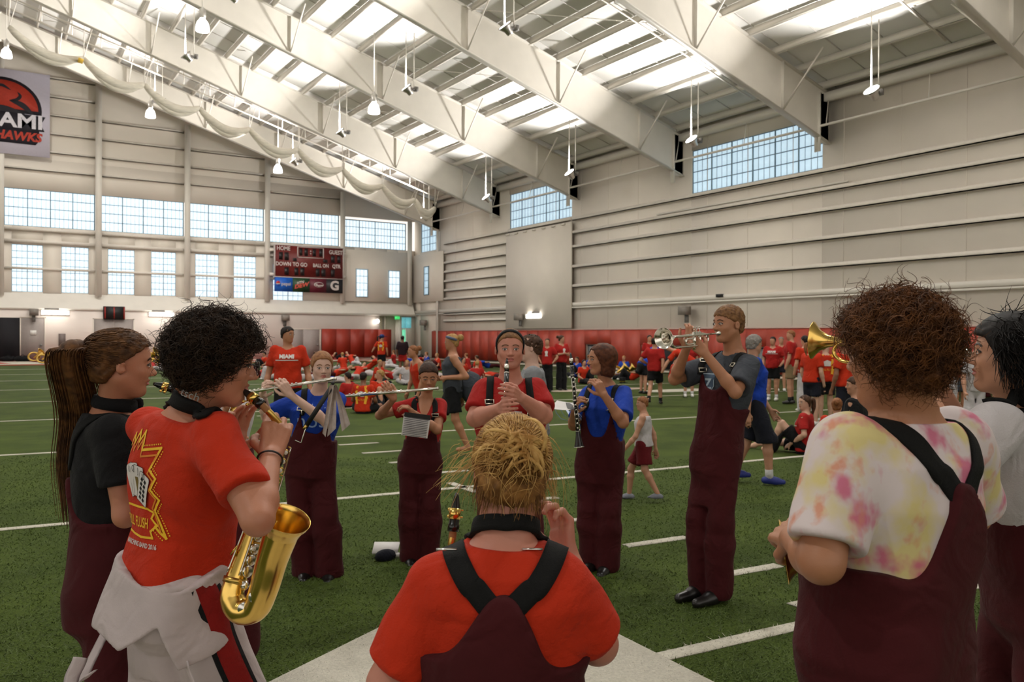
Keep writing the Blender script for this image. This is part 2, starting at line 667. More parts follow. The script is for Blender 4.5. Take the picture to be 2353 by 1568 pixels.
wn = 0
for i, (a, b, z0, z1) in enumerate(SIDE_WINS):
    wn += 1
    n = (6, 5, 2)[i]
    glazing('window_%d' % wn, (XW + .12, a, z0), (0, 1, 0), (0, 0, 1), b - a, z1 - z0, n, 4, 4 if i < 2 else 3, M_GLAZE2, M_MUNT,
            ('wide gridded clerestory window in the near bay of the side wall', 'gridded clerestory window above the smooth board of the side wall', 'narrow gridded clerestory window of the side wall by the corner')[i], (-1, 0, 0))
wn += 1
glazing('window_%d' % wn, (XW - .28, 58.9, 4.95), (0, 1, 0), (0, 0, 1), .75, 2.2, 1, 4, 3, M_GLAZE2, M_MUNT, 'slim window in the side wall beside the corner', (-1, 0, 0))

# red padding on the side wall, panel by panel, with door-sized openings
pad = tag(empty('wall_padding', (XW, 30, 0)), 'long red padding along the foot of the side wall', 'wall padding')
OPEN = [(44.3, 47.2), (37.2, 39.0), (30.9, 34.2), (25.2, 26.4)]
yb = 5.0
while yb < 58.4:
    w = 1.22
    hit = [o for o in OPEN if o[0] < yb + w / 2 < o[1]]
    z0 = 1.25 if hit else .03
    MB((XW, 30, 0)).box2((XW - .13, yb + .004, z0), (XW - .005, yb + w - .004, 2.08)).build('pad_panel', M_PADS, pad)
    yb += w
MB((XW, 30, 0)).box2((XW - .15, 5, 2.08), (XW - .005, 58.4, 2.13)).build('cap_strip', mat('pale_pad_cap', (205, 170, 160), .5), pad)
for i, (a, b) in enumerate(OPEN):
    d = tag(empty('door_%d' % (i + 1), (XW - .01, (a + b) / 2, 0)), 'low dark doorway cut in the red padding', kind='structure')
    MB((XW - .01, (a + b) / 2, 0)).box2((XW - .02, a, 0.02), (XW - .01, b, 1.22)).build('opening', M_DARK, d)
    MB((XW - .01, (a + b) / 2, 0)).box2((XW - .06, b - .5, 0.02), (XW - .03, b - .05, 1.15)).build('door_leaf', mat('grey_glass_door', (96, 98, 100), .25), d)

# ---- end wall ----------------------------------------------------------------
we = MB()
END_COLS = [1.35, 6.9, 12.5, 18.1, 23.9, 29.6]
TOPW = [(1.35 - 5.5, 1.35)] + list(zip(END_COLS[:-1], END_COLS[1:]))
W_Z0, W_Z1 = 8.62, 11.0
LW = []      # lower windows
for a, b in TOPW[:4]:
    c = (a + b) / 2
    LW += [(c - 2.1, c - .45 - .02), (c + .75, c + 2.38)]
LW = [(-3.6, -1.9), (-.7, 1.0), (1.95, 3.7), (4.75, 6.35), (7.5, 9.15), (10.2, 11.8), (13.1, 14.7), (15.75, 17.35), (18.6, 20.9)]
LWZ = [(4.42, 7.45)] * 8 + [(4.3, 7.0)]
LW += [(25.0, 25.95), (27.75, 28.7)]
LWZ += [(4.75, 6.9)] * 2
xs = sorted({-28.0, XW, *[q for w in LW for q in w]})
for a, b in zip(xs[:-1], xs[1:]):
    k = [i for i, w in enumerate(LW) if abs(w[0] - a) < 1e-6]
    if k:
        z0, z1 = LWZ[k[0]]
        we.box2((a, YE, 3.4), (b, YE + .3, z0)).box2((a, YE, z1), (b, YE + .3, W_Z0))
    else:
        we.box2((a, YE, 3.4), (b, YE + .3, W_Z0))
we.box2((-28, YE, W_Z1), (XW, YE + .3, 13))
# gable
we.add([(-28, YE, 13), (XW, YE, 13), (XW, YE, 11.9), (RIDGE_X, YE, roof_z(RIDGE_X) + .2), (-28, YE, 12), (-28, YE + .3, 13), (XW, YE + .3, 13), (RIDGE_X, YE + .3, roof_z(RIDGE_X) + .2)],
       tris=[[0, 1, 3], [5, 7, 6]])
we.box2((-28, YE, W_Z0), (-9, YE + .3, W_Z1))
# masonry below, standing forward
we.box2((-28, YE - .55, 0), (26.9, YE + .3, 3.45))
we.box2((28.55, YE - .1, 0), (XW, YE + .3, 3.45)).box2((26.9, YE + .2, 0), (28.55, YE + .3, 3.45))
wall_end = tag(we.build('wall_end', M_WALL), 'tall white gabled end wall with columns and windows', kind='structure')
MB().box2((-28, YE - .56, .02), (26.88, YE - .545, 3.4)).build('masonry_face', M_BLOCK, wall_end)
# sloping ledge
MB().add([(-28, YE - .6, 3.42), (XW - .2, YE - .6, 3.30), (XW - .2, YE - .02, 4.35), (-28, YE - .02, 4.35), (-28, YE - .6, 3.30), (-28, YE, 3.3), (XW - .2, YE, 3.2)],
         [[0, 1, 2, 3]]).box2((-28, YE - .62, 3.28), (XW, YE - .5, 3.44)).build('ledge', M_STEEL, wall_end)
for x in END_COLS + [-4.1]:
    MB().box2((x - .05, YE - .32, 4.2), (x + .05, YE, web_z(x) + 1)).box2((x - .19, YE - .36, 4.2), (x + .19, YE - .30, web_z(x) + 1.0)).build('end_column', M_STEEL, wall_end)
for z in (12.2, 13.4, 14.6, 15.8, 17.0, 18.2):
    for a, b in TOPW:
        if roof_z((a + b) / 2) - 1.2 > z:
            MB().box2((a + .2, YE - .2, z), (b - .2, YE, z + .05)).box2((a + .2, YE - .2, z), (b - .2, YE - .17, z + .16)).build('girt', M_GIRT, wall_end)
for a, b in TOPW[:5]:
    MB().box2((a + .2, YE - .2, 7.55), (b - .2, YE, 7.75)).build('girt', M_GIRT, wall_end)
    MB().box2((a + .2, YE - .2, 8.32), (b - .2, YE, 8.52)).build('girt', M_GIRT, wall_end)
    MB().box2((a + .2, YE - .12, 5.85), (b - .2, YE, 6.0)).build('girt', M_GIRT, wall_end)
MB().box2((24.1, YE - .3, 4.4), (29.4, YE - .22, 8.4)).build('flat_panel', M_WALL, wall_end)
TOPN = [4, 4, 4, 4, 4, 4]
for i, (a, b) in enumerate(TOPW):
    wn += 1
    glazing('window_%d' % wn, (a + .2, YE + .1, W_Z0), (1, 0, 0), (0, 0, 1), b - a - .4, (W_Z1 - W_Z0) * (1 if i < 5 else .9), 4, 4, 5, M_GLAZE, M_MUNT,
            ['upper gridded window band beside the banner', 'upper gridded window band of the first full bay', 'upper gridded window band of the second full bay',
             'upper gridded window band of the third full bay', 'upper gridded window band above the scoreboard', 'upper gridded window band next to the corner'][i], (0, -1, 0))
for i, ((a, b), (z0, z1)) in enumerate(zip(LW, LWZ)):
    wn += 1
    yy = YE + .1 if i < 9 else YE - .33
    glazing('window_%d' % wn, (a, yy, z0), (1, 0, 0), (0, 0, 1), b - a, z1 - z0, 2 if i < 9 else 1, 7 if i < 9 else 4, 3, M_GLAZE, M_MUNT2,
            'tall lower window number %d along the end wall from the banner side' % (i + 1) if i < 8 else ('lower window half hidden by the scoreboard', 'small window beside the scoreboard', 'small window nearest the corner of the end wall')[i - 8], (0, -1, 0))

# red pad, doors and fittings on the end wall
padE = tag(empty('wall_padding', (24.6, YE - .6, 0)), 'red padding block on the end wall beside the grey door', 'wall padding')
for i in range(5):
    MB((24.6, YE - .6, 0)).box2((22.15 + i * 1.14, YE - .70, .06), (22.15 + (i + 1) * 1.14 - .012, YE - .565, 2.22)).build('pad_panel', M_PAD, padE)


def wall_door(n, x0, x1, z1, label, leaves=1, m=M_DOOR):
    d = tag(empty('door_%d' % n, ((x0 + x1) / 2, YE - .56, 0)), label, kind='structure')
    o = ((x0 + x1) / 2, YE - .56, 0)
    w = (x1 - x0) / leaves
    for k in range(leaves):
        MB(o).box2((x0 + k * w + .015, YE - .60, .02), (x0 + (k + 1) * w - .015, YE - .56, z1)).build('door_leaf', m, d)
    MB(o).box2((x0 - .06, YE - .61, 0), (x0, YE - .55, z1 + .05)).box2((x1, YE - .61, 0), (x1 + .06, YE - .55, z1 + .05)).box2((x0 - .06, YE - .61, z1), (x1 + .06, YE - .55, z1 + .06)).build('door_frame', M_WALL, d)
    MB(o).box2((x1 - .25, YE - .66, .95), (x1 - .12, YE - .60, 1.05)).build('handle', M_GREY, d)
    return d


wall_door(5, 19.4, 22.0, 2.15, 'grey double door between the standing man and the red end padding', 2)
wall_door(6, 6.6, 9.0, 2.72, 'wide grey double door under the small black display', 2)
wall_door(7, 2.45, 3.75, 2.75, 'open grey door leaf with a white notice', 1)
d8 = tag(empty('door_8', (1.6, YE - .57, 0)), 'dark open doorway at the edge of the end wall', kind='structure')
MB((1.6, YE - .57, 0)).box2((.9, YE - .585, .02), (2.4, YE - .57, 2.75)).build('opening', M_DARK, d8)
MB().box2((2.95, YE - .63, 1.65), (3.3, YE - .605, 1.95)).build('notice', mat('white_paper', (232, 230, 226), .8), wall_end)
tag(MB().box2((4.55, YE - .62, .95), (4.95, YE - .56, 1.75)).build('fuse_box', mat('brown_grey_box', (112, 100, 96), .6)), 'small grey-brown box on the end wall', 'fuse box')
# corner recess: door with blue glass and green exit sign
M_CYAN = mat('cyan_glass', (130, 205, 215), .3, emit=.35, emit_col=(120, 210, 220))
M_GRNG = mat('green_glass', (120, 220, 180), .3, emit=.5, emit_col=(120, 226, 180))
rec = tag(empty('door_9', (29.3, YE - .2, 0)), 'glazed corner door with pale blue transom', kind='structure')
for x0, x1, z0, z1, m, nm in ((28.95, 29.35, 2.35, 3.2, M_CYAN, 'transom'), (29.4, 29.8, 2.35, 3.2, M_CYAN, 'transom'), (29.05, 29.3, .1, 2.2, M_GRNG, 'door_glass'), (29.32, 29.42, .1, 2.3, M_STEEL, 'door_frame'), (28.7, 28.95, .1, 3.3, M_STEEL, 'door_frame'), (26.95, 27.25, 0.02, 3.3, mat('cream_jamb', (214, 206, 180), .6), 'jamb'), (27.45, 27.6, 0.02, 3.3, mat('cream_jamb2', (206, 200, 182), .6), 'jamb')):
    MB((29.3, YE - .2, 0)).box2((x0, YE - .22, z0), (x1, YE - .12, z1)).build(nm, m, rec)
tag(MB().box2((28.15, YE - .75, 3.02), (28.55, YE - .63, 3.26)).build('exit_sign', mat('green_exit_sign', (60, 190, 100), .5, emit=.7, emit_col=(70, 210, 110))), 'small green lit exit sign in the far corner', 'exit sign')
g = tag(empty('globe_lamp', (26.6, YE - .7, 2.6)), 'small round lit globe lamp on the end wall near the corner', 'lamp')
MB((26.6, YE - .7, 2.6)).ball((26.6, YE - .8, 2.85), .17).build('globe', mat('lit_globe', (255, 250, 240), .4, emit=6, emit_col=(255, 250, 240)), g, True)
MB((26.6, YE - .7, 2.6)).bar((26.6, YE - .55, 2.85), (26.6, YE - .8, 2.85), .06, .06).build('arm', M_STEEL, g)


def tube_light(p, along, label, out):
    t = tag(empty('wall_lamp', p), label, 'lamp', 'oblong lit wall lamps')
    p, along, out = np.asarray(p, float), np.asarray(along, float), np.asarray(out, float)
    ax = [along, out, (0, 0, 1)]
    MB(p).box(p, (1.55, .22, .26), ax).build('lens', mat('lit_lens', (255, 252, 245), .4, emit=4.5, emit_col=(255, 250, 240)), t)
    MB(p).box(p - out * .1 + np.array([0, 0, .22]) - along * .2, (.8, .3, .12), ax).build('housing', M_GREY, t)
    MB(p).box(p - out * .13, (1.62, .06, .32), ax).build('back_plate', M_STEEL, t)


tube_light((4.35, YE - .75, 3.10), (1, 0, 0), 'oblong lit lamp on the end wall left of the black display', (0, -1, 0))
tube_light((10.75, YE - .75, 3.10), (1, 0, 0), 'oblong lit lamp on the end wall above the curly haired player', (0, -1, 0))
tube_light((XW - .28, 44.2, 2.98), (0, 1, 0), 'oblong lit lamp on the side wall above the headband player', (-1, 0, 0))
# small black display with red stripes
t = tag(empty('game_clock', (7.8, YE - .62, 2.9)), 'small black shot clock display with two red stripes on the end wall', 'display')
MB((7.8, YE - .62, 2.9)).box2((7.15, YE - .75, 2.72), (8.45, YE - .60, 3.58)).build('case', M_BLACK, t)
for x in (7.2, 7.75, 8.36):
    MB((7.8, YE - .62, 2.9)).box2((x, YE - .77, 2.76), (x + .09, YE - .745, 3.54)).build('red_stripe', mat('display_red', (140, 34, 24), .5), t)


def horn(p, out, label):
    t = tag(empty('loudspeaker', p), label, 'speaker')
    p, out = np.asarray(p, float), np.asarray(out, float)
    al = np.cross(out, (0, 0, 1))
    MB(p).box(p, (.5, .4, .42), [al, out, (0, 0, 1)]).build('cabinet', mat('taupe_plastic', (132, 124, 116), .5), t)
    MB(p).box(p - out * .15 - np.array([0, 0, .4]), (.2, .1, .4), [al, out, (0, 0, 1)]).build('bracket', M_GREY, t)


horn((19.3, YE - .8, 3.0), (0, -1, 0), 'grey box loudspeaker with a red light on the end wall')
horn((3.15, YE - .86, 3.1), (0, -1, 0), 'grey box loudspeaker beside the first wall lamp')
horn((XW - .56, 45.6, 2.95), (-1, 0, 0), 'grey box loudspeaker beside the lamp of the side wall')
horn((XW - .45, 30.6, 3.0), (-1, 0, 0), 'grey box loudspeaker on the side wall behind the silver trumpet')
horn((XW - .4, 59.6, 2.75), (-1, 0, 0), 'small loudspeaker beside the corner door')
tag(MB().box2((XW - .25, 28.3, 3.6), (XW - .12, 28.7, 3.75)).build('camera_box', M_BLACK), 'small black box on the ledge of the side wall', 'box')

# ---- roof ---------------------------------------------------------------------
rf = MB()
for s0, s1 in ((RIDGE_X, XW + .3), (-27.6, RIDGE_X)):
    rf.add([(s0, -25, roof_z(s0) + .28), (s1, -25, roof_z(s1) + .28), (s1, YE + .3, roof_z(s1) + .28), (s0, YE + .3, roof_z(s0) + .28)], [[0, 3, 2, 1]])
ceiling = tag(rf.build('ceiling', M_INSUL), 'white insulated sloping roof underside', kind='structure')
NP = 20
PX = np.linspace(RIDGE_X + .3, XW - .6, NP)
for x in PX:
    z = roof_z(x)
    MB().box2((x - .012, -25, z - .02), (x + .012, YE, z + .26)).box2((x - .012, -25, z - .03), (x + .10, YE, z - .005)).build('purlin', M_STEEL, ceiling)
# sagging insulation seams along the slope
for y in np.arange(6.5, 61, 1.75):
    MB().bar((RIDGE_X, y, roof_z(RIDGE_X) + .26), (XW, y, roof_z(XW) + .26), .03, .03).build('insulation_seam', mat('seam_tape', (214, 210, 204), .7), ceiling)
for y in FRAMES:
    fr = tag(empty('roof_beam', (XW - .3, y, 0)), None)
    fr['kind'] = 'structure'
    fr['label'] = 'white tapered steel roof frame %s' % ('nearest overhead' if y < 10 else 'at %d bays from the end wall' % round((57.6 - y) / 8.75))
    o = (XW - .3, y, 0)
    for a, b in ((XW - .05, RIDGE_X), (-27.5, RIDGE_X)):
        m = MB(o)
        n = 8
        for k in range(n):
            x0, x1 = a + (b - a) * k / n, a + (b - a) * (k + 1) / n
            za, zb, zc, zd = web_z(x0), web_z(x1), roof_z(x1), roof_z(x0)
            m.add([(x0, y - .015, za), (x1, y - .015, zb), (x1, y - .015, zc), (x0, y - .015, zd), (x0, y + .015, za), (x1, y + .015, zb), (x1, y + .015, zc), (x0, y + .015, zd)],
                  [[0, 1, 2, 3], [7, 6, 5, 4]])
        m.build('beam_web', M_STEEL, fr)
        MB(o).bar((a, y, web_z(a)), (b, y, web_z(b)), .30, .05).build('lower_flange', M_STEEL, fr)
        MB(o).bar((a, y, roof_z(a)), (b, y, roof_z(b)), .30, .05).build('upper_flange', M_STEEL, fr)
    MB(o).box2((XW - .75, y - .14, web_z(XW) - .4), (XW - .70, y + .14, roof_z(XW))).box2((XW - .75, y - .015, web_z(XW) - .0), (XW, y + .015, roof_z(XW))).build('knee_plate', M_STEEL, fr)
    MB(o).box2((XW - .25, y - .13, 0), (XW - .20, y + .13, 9.9)).build('column_flange', M_STEEL, fr) if y > 50 else None
    for x in (27.2, 22.4, 17.6, 12.8, 8.0, 4.2):
        MB(o).box2((x - .012, y - .14, web_z(x)), (x + .012, y + .14, roof_z(x))).build('stiffener', M_STEEL, fr)
        for s in (-1, 1):
            MB(o).bar((x, y + s * .1, web_z(x) + .04), (x + .1, y + s * 1.9, roof_z(x) + .03), .05, .05).build('flange_brace', M_STEEL, fr)
    # cross rods in the roof plane
for k in range(len(FRAMES) - 1):
    for x0 in (24.5, 12.0):
        MB().bar((x0, FRAMES[k], roof_z(x0) - .08), (x0 - 7, FRAMES[k + 1], roof_z(x0 - 7) - .08), .025, .025).build('roof_rod', M_STEEL, ceiling)
    ym = (FRAMES[k] + FRAMES[k + 1]) / 2
    MB().tube([(XW - 1.5, ym - 1.5, roof_z(XW - 1.5) - .18), (RIDGE_X, ym - 1.5, roof_z(RIDGE_X) - .18)], .04, 6).build('sprinkler_branch', M_STEEL, ceiling)

# ---- hanging lamps --------------------------------------------------------------
M_LAMP = mat('lit_lamp_face', (255, 255, 255), .4, emit=14, emit_col=(255, 252, 246))
M_BELLG = mat('lit_ribbed_bell', (255, 250, 240), .3, emit=5, emit_col=(255, 250, 238))
M_ALU = mat('spun_aluminium', (0.62, 0.60, 0.57), .35, .9)


def area(name, loc, dirv, size, watts, parent, col=(1, .97, .93), spread=180):
    L = bpy.data.lights.new(name, 'AREA')
    L.shape = 'DISK'
    L.size = size
    L.energy = watts
    L.color = col
    L.spread = math.radians(spread)
    o = bpy.data.objects.new(name, L)
    COL.objects.link(o)
    o.rotation_euler = Vector(dirv).to_track_quat('-Z', 'Y').to_euler()
    o.parent = parent
    o.location = tuple(loc)
    return o


def floodlight(p, up, watts, label, aim):
    """reflector hung on two rods; up: throws its light on to the roof"""
    p = np.asarray(p, float)
    t = tag(empty('hanging_floodlight', p), label, 'lamp', 'tilted floodlights hung under the roof')
    a = unit(aim)
    MB(p).lathe(p, a, [(-.42, .06), (-.40, .13), (-.22, .16), (-.1, .24), (.0, .31), (.0, .29), (-.08, .2)], 20).build('reflector', M_ALU, t, True)
    MB(p).lathe(p, a, [(-.02, .29), (-.012, .2), (-.01, .001)], 20).build('lit_face', M_LAMP, t)
    top = roof_z(p[0])
    for dx in (0, .42):
        MB(p).tube([p + (dx, 0, .05), (p[0] + dx, p[1], top + .27 - .3 * dx)], .022, 6).build('rod', M_STEEL, t)
    MB(p).box(p + (.3, 0, -.05), (.5, .1, .1)).box(p + (.52, 0, -.02), (.16, .2, .2)).build('ballast', M_GREY, t)
    if watts:
        area('lamp_light', a * .03, a, .5, watts, t, spread=124)
    return t


def highbay(p, watts, label):
    p = np.asarray(p, float)
    t = tag(empty('bell_lamp', p), label, 'lamp', 'bell shaped high bay lamps')
    MB(p).lathe(p, (0, 0, 1), [(-.02, .001), (-.02, .27), (0, .28), (.15, .275), (.35, .22), (.48, .12), (.52, .1)], 20).build('bell', M_BELLG, t, True)
    MB(p).lathe(p + (0, 0, .52), (0, 0, 1), [(0, .11), (.05, .14), (.35, .14), (.42, .06), (.5, .02)], 14).build('ballast', M_ALU, t, True)
    MB(p).tube([p + (0, 0, 1.0), (p[0], p[1], max(p[2] + 1.1, roof_z(p[0]) + .27))], .018, 6).build('cord', M_STEEL, t)
    if watts:
        area('lamp_light', (0, 0, -.05), (0, 0, -1), .5, watts, t)
    return t
UPAIM = (-.68, 0, .73)
L1 = ['floodlight hung by the side wall over the near end, out of view', 'lit floodlight hung by the side wall nearest the right edge', 'lit floodlight hung in front of the near clerestory window',
      'lit floodlight hung by the side wall between the two clerestory windows', 'lit floodlight hung left of the farther clerestory window', 'lit floodlight hung smallest and farthest by the corner']
for lb, (y, z) in zip(L1, ((9.4, 10.4), (18.1, 10.4), (26.9, 10.4), (35.9, 10.4), (44.5, 10.3), (53.0, 10.15))):
    floodlight((26.5, y, z), True, 520, lb, UPAIM)
L2 = ['upturned floodlight over the near end of the middle row, out of view'] * 2 + ['largest upturned floodlight at the top edge of the roof view', 'upturned floodlight just right of the large bell lamp',
      'upturned floodlight hung between two beams over the scoreboard bay', 'small upturned floodlight beside the bell lamp over the scoreboard']
for lb, (y, z) in zip(L2, ((9.6, 13.6), (18.4, 13.6), (27.2, 13.55), (35.9, 13.35), (44.4, 13.05), (52.5, 12.85))):
    floodlight((17.0, y, z), True, 520, lb, UPAIM)
L3 = ['upturned floodlight of the ridge row over the near end, out of view'] * 4 + ['upturned floodlight below the highest bell lamp', 'small upturned floodlight beside the swagged net and a bell lamp']
for lb, (y, z) in zip(L3, ((9.6, 15.8), (18.4, 15.8), (27.2, 15.8), (35.8, 15.9), (44.5, 15.8), (53.0, 15.6))):
    floodlight((8.9, y, z), True, 440, lb, UPAIM)
highbay((16.0, 37.3, 12.3), 380, 'bell lamp hung in the middle bay in front of a roof beam')
highbay((16.2, 53.0, 12.05), 380, 'bell lamp hung above the scoreboard')
highbay((8.55, 52.3, 14.3), 380, 'bell lamp hung between the banner and the scoreboard')
highbay((8.0, 36.6, 14.4), 380, 'bell lamp hung highest near the top edge')
highbay((1.45, 54.0, 16.95), 380, 'bell lamp hung right above the banner')
for p in ((-6, 18, 14.4), (3, 8, 14.4), (10, 2, 13.5), (-8, 2, 13.5), (14, 14, 13.0)):
    highbay(p, 380, 'bell lamp over the near half of the field')

# ---- banner on the end wall
bz0, bz1 = 13.05, 18.35
bx0, bx1 = -1.35, 4.05
YB = YE - .42
ban = tag(empty('banner', ((bx0 + bx1) / 2, YB, bz0)), 'white square team banner with a red round emblem hung high on the end wall', 'banner')
BO = ((bx0 + bx1) / 2, YB, bz0)
M_BANW = mat('white_banner_cloth', (214, 208, 222), .7, var=.03)
M_BANR = mat('banner_red', (178, 52, 32), .7)
M_BANK = mat('banner_black', (22, 18, 30), .7)
MB(BO).box2((bx0, YB - .02, bz0), (bx1, YB + .02, bz1)).build('cloth', M_BANW, ban)


def bflat(name, pts, m, off):
    return MB(BO).poly([(p[0], YB - .03 - off, p[1]) for p in pts], .008, (0, -1, 0)).build(name, m, ban)


cx, cz = 1.5, 15.9
arc = lambda r, a0, a1, n=26: [(cx + r * math.cos(t), cz + r * math.sin(t) * .92) for t in np.linspace(a0, a1, n)]
bflat('emblem_border', arc(2.10, -.12, PI + .12), M_BANK, .0)
bflat('emblem_disc', arc(1.90, .0, PI), M_BANR, .012)


def blade(name, pts, w, m, off):
    c = bez([(p[0], p[1]) for p in pts], 8)
    d = np.gradient(c, axis=0)
    d /= np.linalg.norm(d, axis=1)[:, None]
    n = np.column_stack([-d[:, 1], d[:, 0]])
    k = np.sin(np.linspace(.05, PI * .97, len(c)))[:, None] * w
    for i in range(len(c) - 1):
        pass
    v = np.concatenate([np.column_stack([c[:, 0] + n[:, 0] * k[:, 0], np.full(len(c), YB - .03 - off), c[:, 1] + n[:, 1] * k[:, 0]]),
                        np.column_stack([c[:, 0] - n[:, 0] * k[:, 0], np.full(len(c), YB - .03 - off), c[:, 1] - n[:, 1] * k[:, 0]])])
    L = len(c)
    return MB(BO).add(v, [[i, i + 1, L + i + 1, L + i] for i in range(L - 1)]).build(name, m, ban)


blade('emblem_swoosh', [(.9, 17.2), (1.4, 17.3), (1.9, 17.05)], .09, M_BANK, .03)
blade('emblem_swoosh', [(2.25, 17.0), (2.4, 16.75), (2.2, 16.5), (1.8, 16.4)], .10, M_BANK, .03)
blade('emblem_swoosh', [(1.8, 16.4), (2.5, 16.2), (3.2, 15.6)], .17, M_BANK, .03)
blade('emblem_swoosh', [(.5, 15.75), (1.5, 15.85), (2.8, 15.55)], .20, M_BANK, .031)
bflat('word_plate', [(-.7, 14.65), (3.75, 14.65), (3.55, 15.1), (3.8, 15.6), (-.75, 15.75)], M_BANK, .034)
bflat('word_plate', [(-.3, 13.75), (3.25, 13.75), (3.5, 14.1), (3.45, 14.65), (-.3, 14.65)], M_BANK, .034)
flat_text('MIAMI', 1.22, (1.72, YB - .085, 15.13), (1, 0, 0.02), (0, 0, 1), mat('banner_letter_white', (226, 222, 230), .7), 'lettering', ban, bold=.035, sx=1.18)
flat_text('REDHAWKS', .74, (1.6, YB - .085, 14.2), (1, 0, 0.0), (0, 0, 1), M_BANR, 'lettering', ban, bold=.03, shear=.2, sx=.98)

# ---- scoreboard
SX0, SX1 = 18.55, 23.75
SYB = YE - .62
sb = tag(empty('scoreboard', ((SX0 + SX1) / 2, SYB, 4.85)), 'dark red football scoreboard with drink advertisements below on the end wall', 'scoreboard')
SO = ((SX0 + SX1) / 2, SYB, 4.85)
M_SBR = mat('scoreboard_red', (104, 24, 20), .5)
M_SBK = mat('scoreboard_dark_digit', (26, 16, 18), .4)
M_SBW = mat('scoreboard_white', (206, 196, 192), .6)
SZ0, SZM, SZ1 = 4.95, 6.05, 8.35
MB(SO).box2((SX0, SYB - .12, SZM), (SX1, SYB + .2, SZ1)).build('score_panel', M_SBR, sb)
MB(SO).box2((SX0 - .06, SYB - .14, SZM - .06), (SX1 + .06, SYB + .15, SZM)).box2((SX0 - .06, SYB - .14, SZ1), (SX1 + .06, SYB + .15, SZ1 + .06)).box2((SX0 - .06, SYB - .14, SZM), (SX0, SYB + .15, SZ1)).box2((SX1, SYB - .14, SZM), (SX1 + .06, SYB + .15, SZ1)).build('frame', M_SBW, sb)
sw = SX1 - SX0


def sx(u):
    return SX0 + sw * u


def sz(v):
    return SZ1 - (SZ1 - SZM) * v


YS = SYB - .13
for u0, u1, v0, v1 in ((.05, .105, .22, .46), (.13, .19, .22, .47), (.25, .305, .385, .49), (.70, .765, .385, .49), (.82, .875, .24, .48), (.915, .965, .24, .48),
                       (.13, .19, .70, .95), (.275, .33, .70, .95), (.36, .42, .70, .95), (.59, .645, .70, .95), (.675, .735, .70, .95), (.82, .875, .70, .95),
                       (.345, .39, .06, .30), (.42, .47, .06, .30), (.54, .59, .06, .30), (.64, .69, .06, .30)):
    MB(SO).box2((sx(u0), YS - .015, sz(v0)), (sx(u1), YS, sz(v1))).build('digit', M_SBK, sb)
for u0, u1, v0, v1 in ((.315, .33, .02, .36), (.695, .71, .02, .36), (.315, .71, .345, .365), (.315, .71, .01, .03)):
    MB(SO).box2((sx(u0), YS - .02, sz(v0)), (sx(u1), YS, sz(v1))).build('clock_border', M_SBW, sb)
for v in (.12, .2):
    MB(SO).box2((sx(.505), YS - .02, sz(v)), (sx(.52), YS, sz(v + .04))).build('colon', M_SBW, sb)
for s, u, v, zs in (('HOME', .115, .10, .42), ('GUEST', .89, .14, .42), ('DOWN', .115, .60, .40), ('TO GO', .355, .60, .40), ('BALL ON', .665, .60, .36), ('QTR', .90, .60, .38)):
    flat_text(s, zs, (sx(u), YS - .01, sz(v)), (1, 0, 0), (0, 0, 1), M_SBW, 'lettering', sb, bold=.012, sx=.85)
ads = [((20, 92, 190), 'ad_panel'), ((26, 62, 34), 'ad_panel'), ((96, 22, 40), 'ad_panel'), ((28, 26, 30), 'ad_panel')]
for i, (c, nm) in enumerate(ads):
    MB(SO).box2((sx(i * .25), SYB - .12, SZ0), (sx(i * .25 + .25), SYB + .1, SZM - .06)).build(nm, mat('ad_%d' % i, c, .5, var=.25 if i == 1 else .03, vscale=3), sb)
zc = (SZ0 + SZM) / 2
flat_text('pepsi', .34, (sx(.155), YS - .01, zc), (1, 0, 0), (0, 0, 1), M_SBW, 'lettering', sb, bold=.004)
disc = lambda x, z, r, m, off, a0=0, a1=2 * PI, sy=1.0: MB(SO).poly([(x + r * math.cos(t), YS - .012 - off, z + sy * r * math.sin(t)) for t in np.linspace(a0, a1, 22, endpoint=a1 < 6)], .006, (0, -1, 0)).build('ad_emblem', m, sb)
disc(sx(.04), zc + .03, .17, M_SBW, 0)
disc(sx(.04), zc + .05, .16, mat('ad_red', (196, 36, 40), .5), .01, .15, PI + .15)
disc(sx(.04), zc - .01, .16, mat('ad_blue', (20, 70, 170), .5), .01, PI + .15, 2 * PI + .0)
flat_text('MTN', .26, (sx(.36), YS - .02, zc + .14), (1, 0, .25), (-.1, 0, 1), M_SBW, 'lettering', sb, bold=.01, shear=.2)
flat_text('DEW', .40, (sx(.375), YS - .02, zc - .08), (1, 0, .25), (-.1, 0, 1), mat('ad_dew_red', (200, 84, 70), .5), 'lettering', sb, bold=.02, shear=.2, sx=1.2)
disc(sx(.635), zc + .03, .38, M_SBW, 0, sy=.55)
disc(sx(.635), zc + .03, .34, mat('ad_2', (96, 22, 40)), .008, sy=.5)
flat_text('Dr', .22, (sx(.59), YS - .03, zc + .05), (1, 0, .1), (0, 0, 1), M_SBW, 'lettering', sb, bold=.01, shear=.2)
flat_text('Pepper', .2, (sx(.645), YS - .03, zc - .02), (1, 0, .1), (0, 0, 1), M_SBW, 'lettering', sb, bold=.01, shear=.2)
flat_text('G', .95, (sx(.875), YS - .01, zc - .02), (1, 0, 0), (0, 0, 1), M_SBW, 'lettering', sb, bold=.04)
for bx_ in (18.2, 23.7):
    for bz_ in (6.1, 7.9):
        MB(SO).box2((bx_, SYB, bz_), (bx_ + .35, YE - .3, bz_ + .2)).build('bracket', M_STEEL, sb)

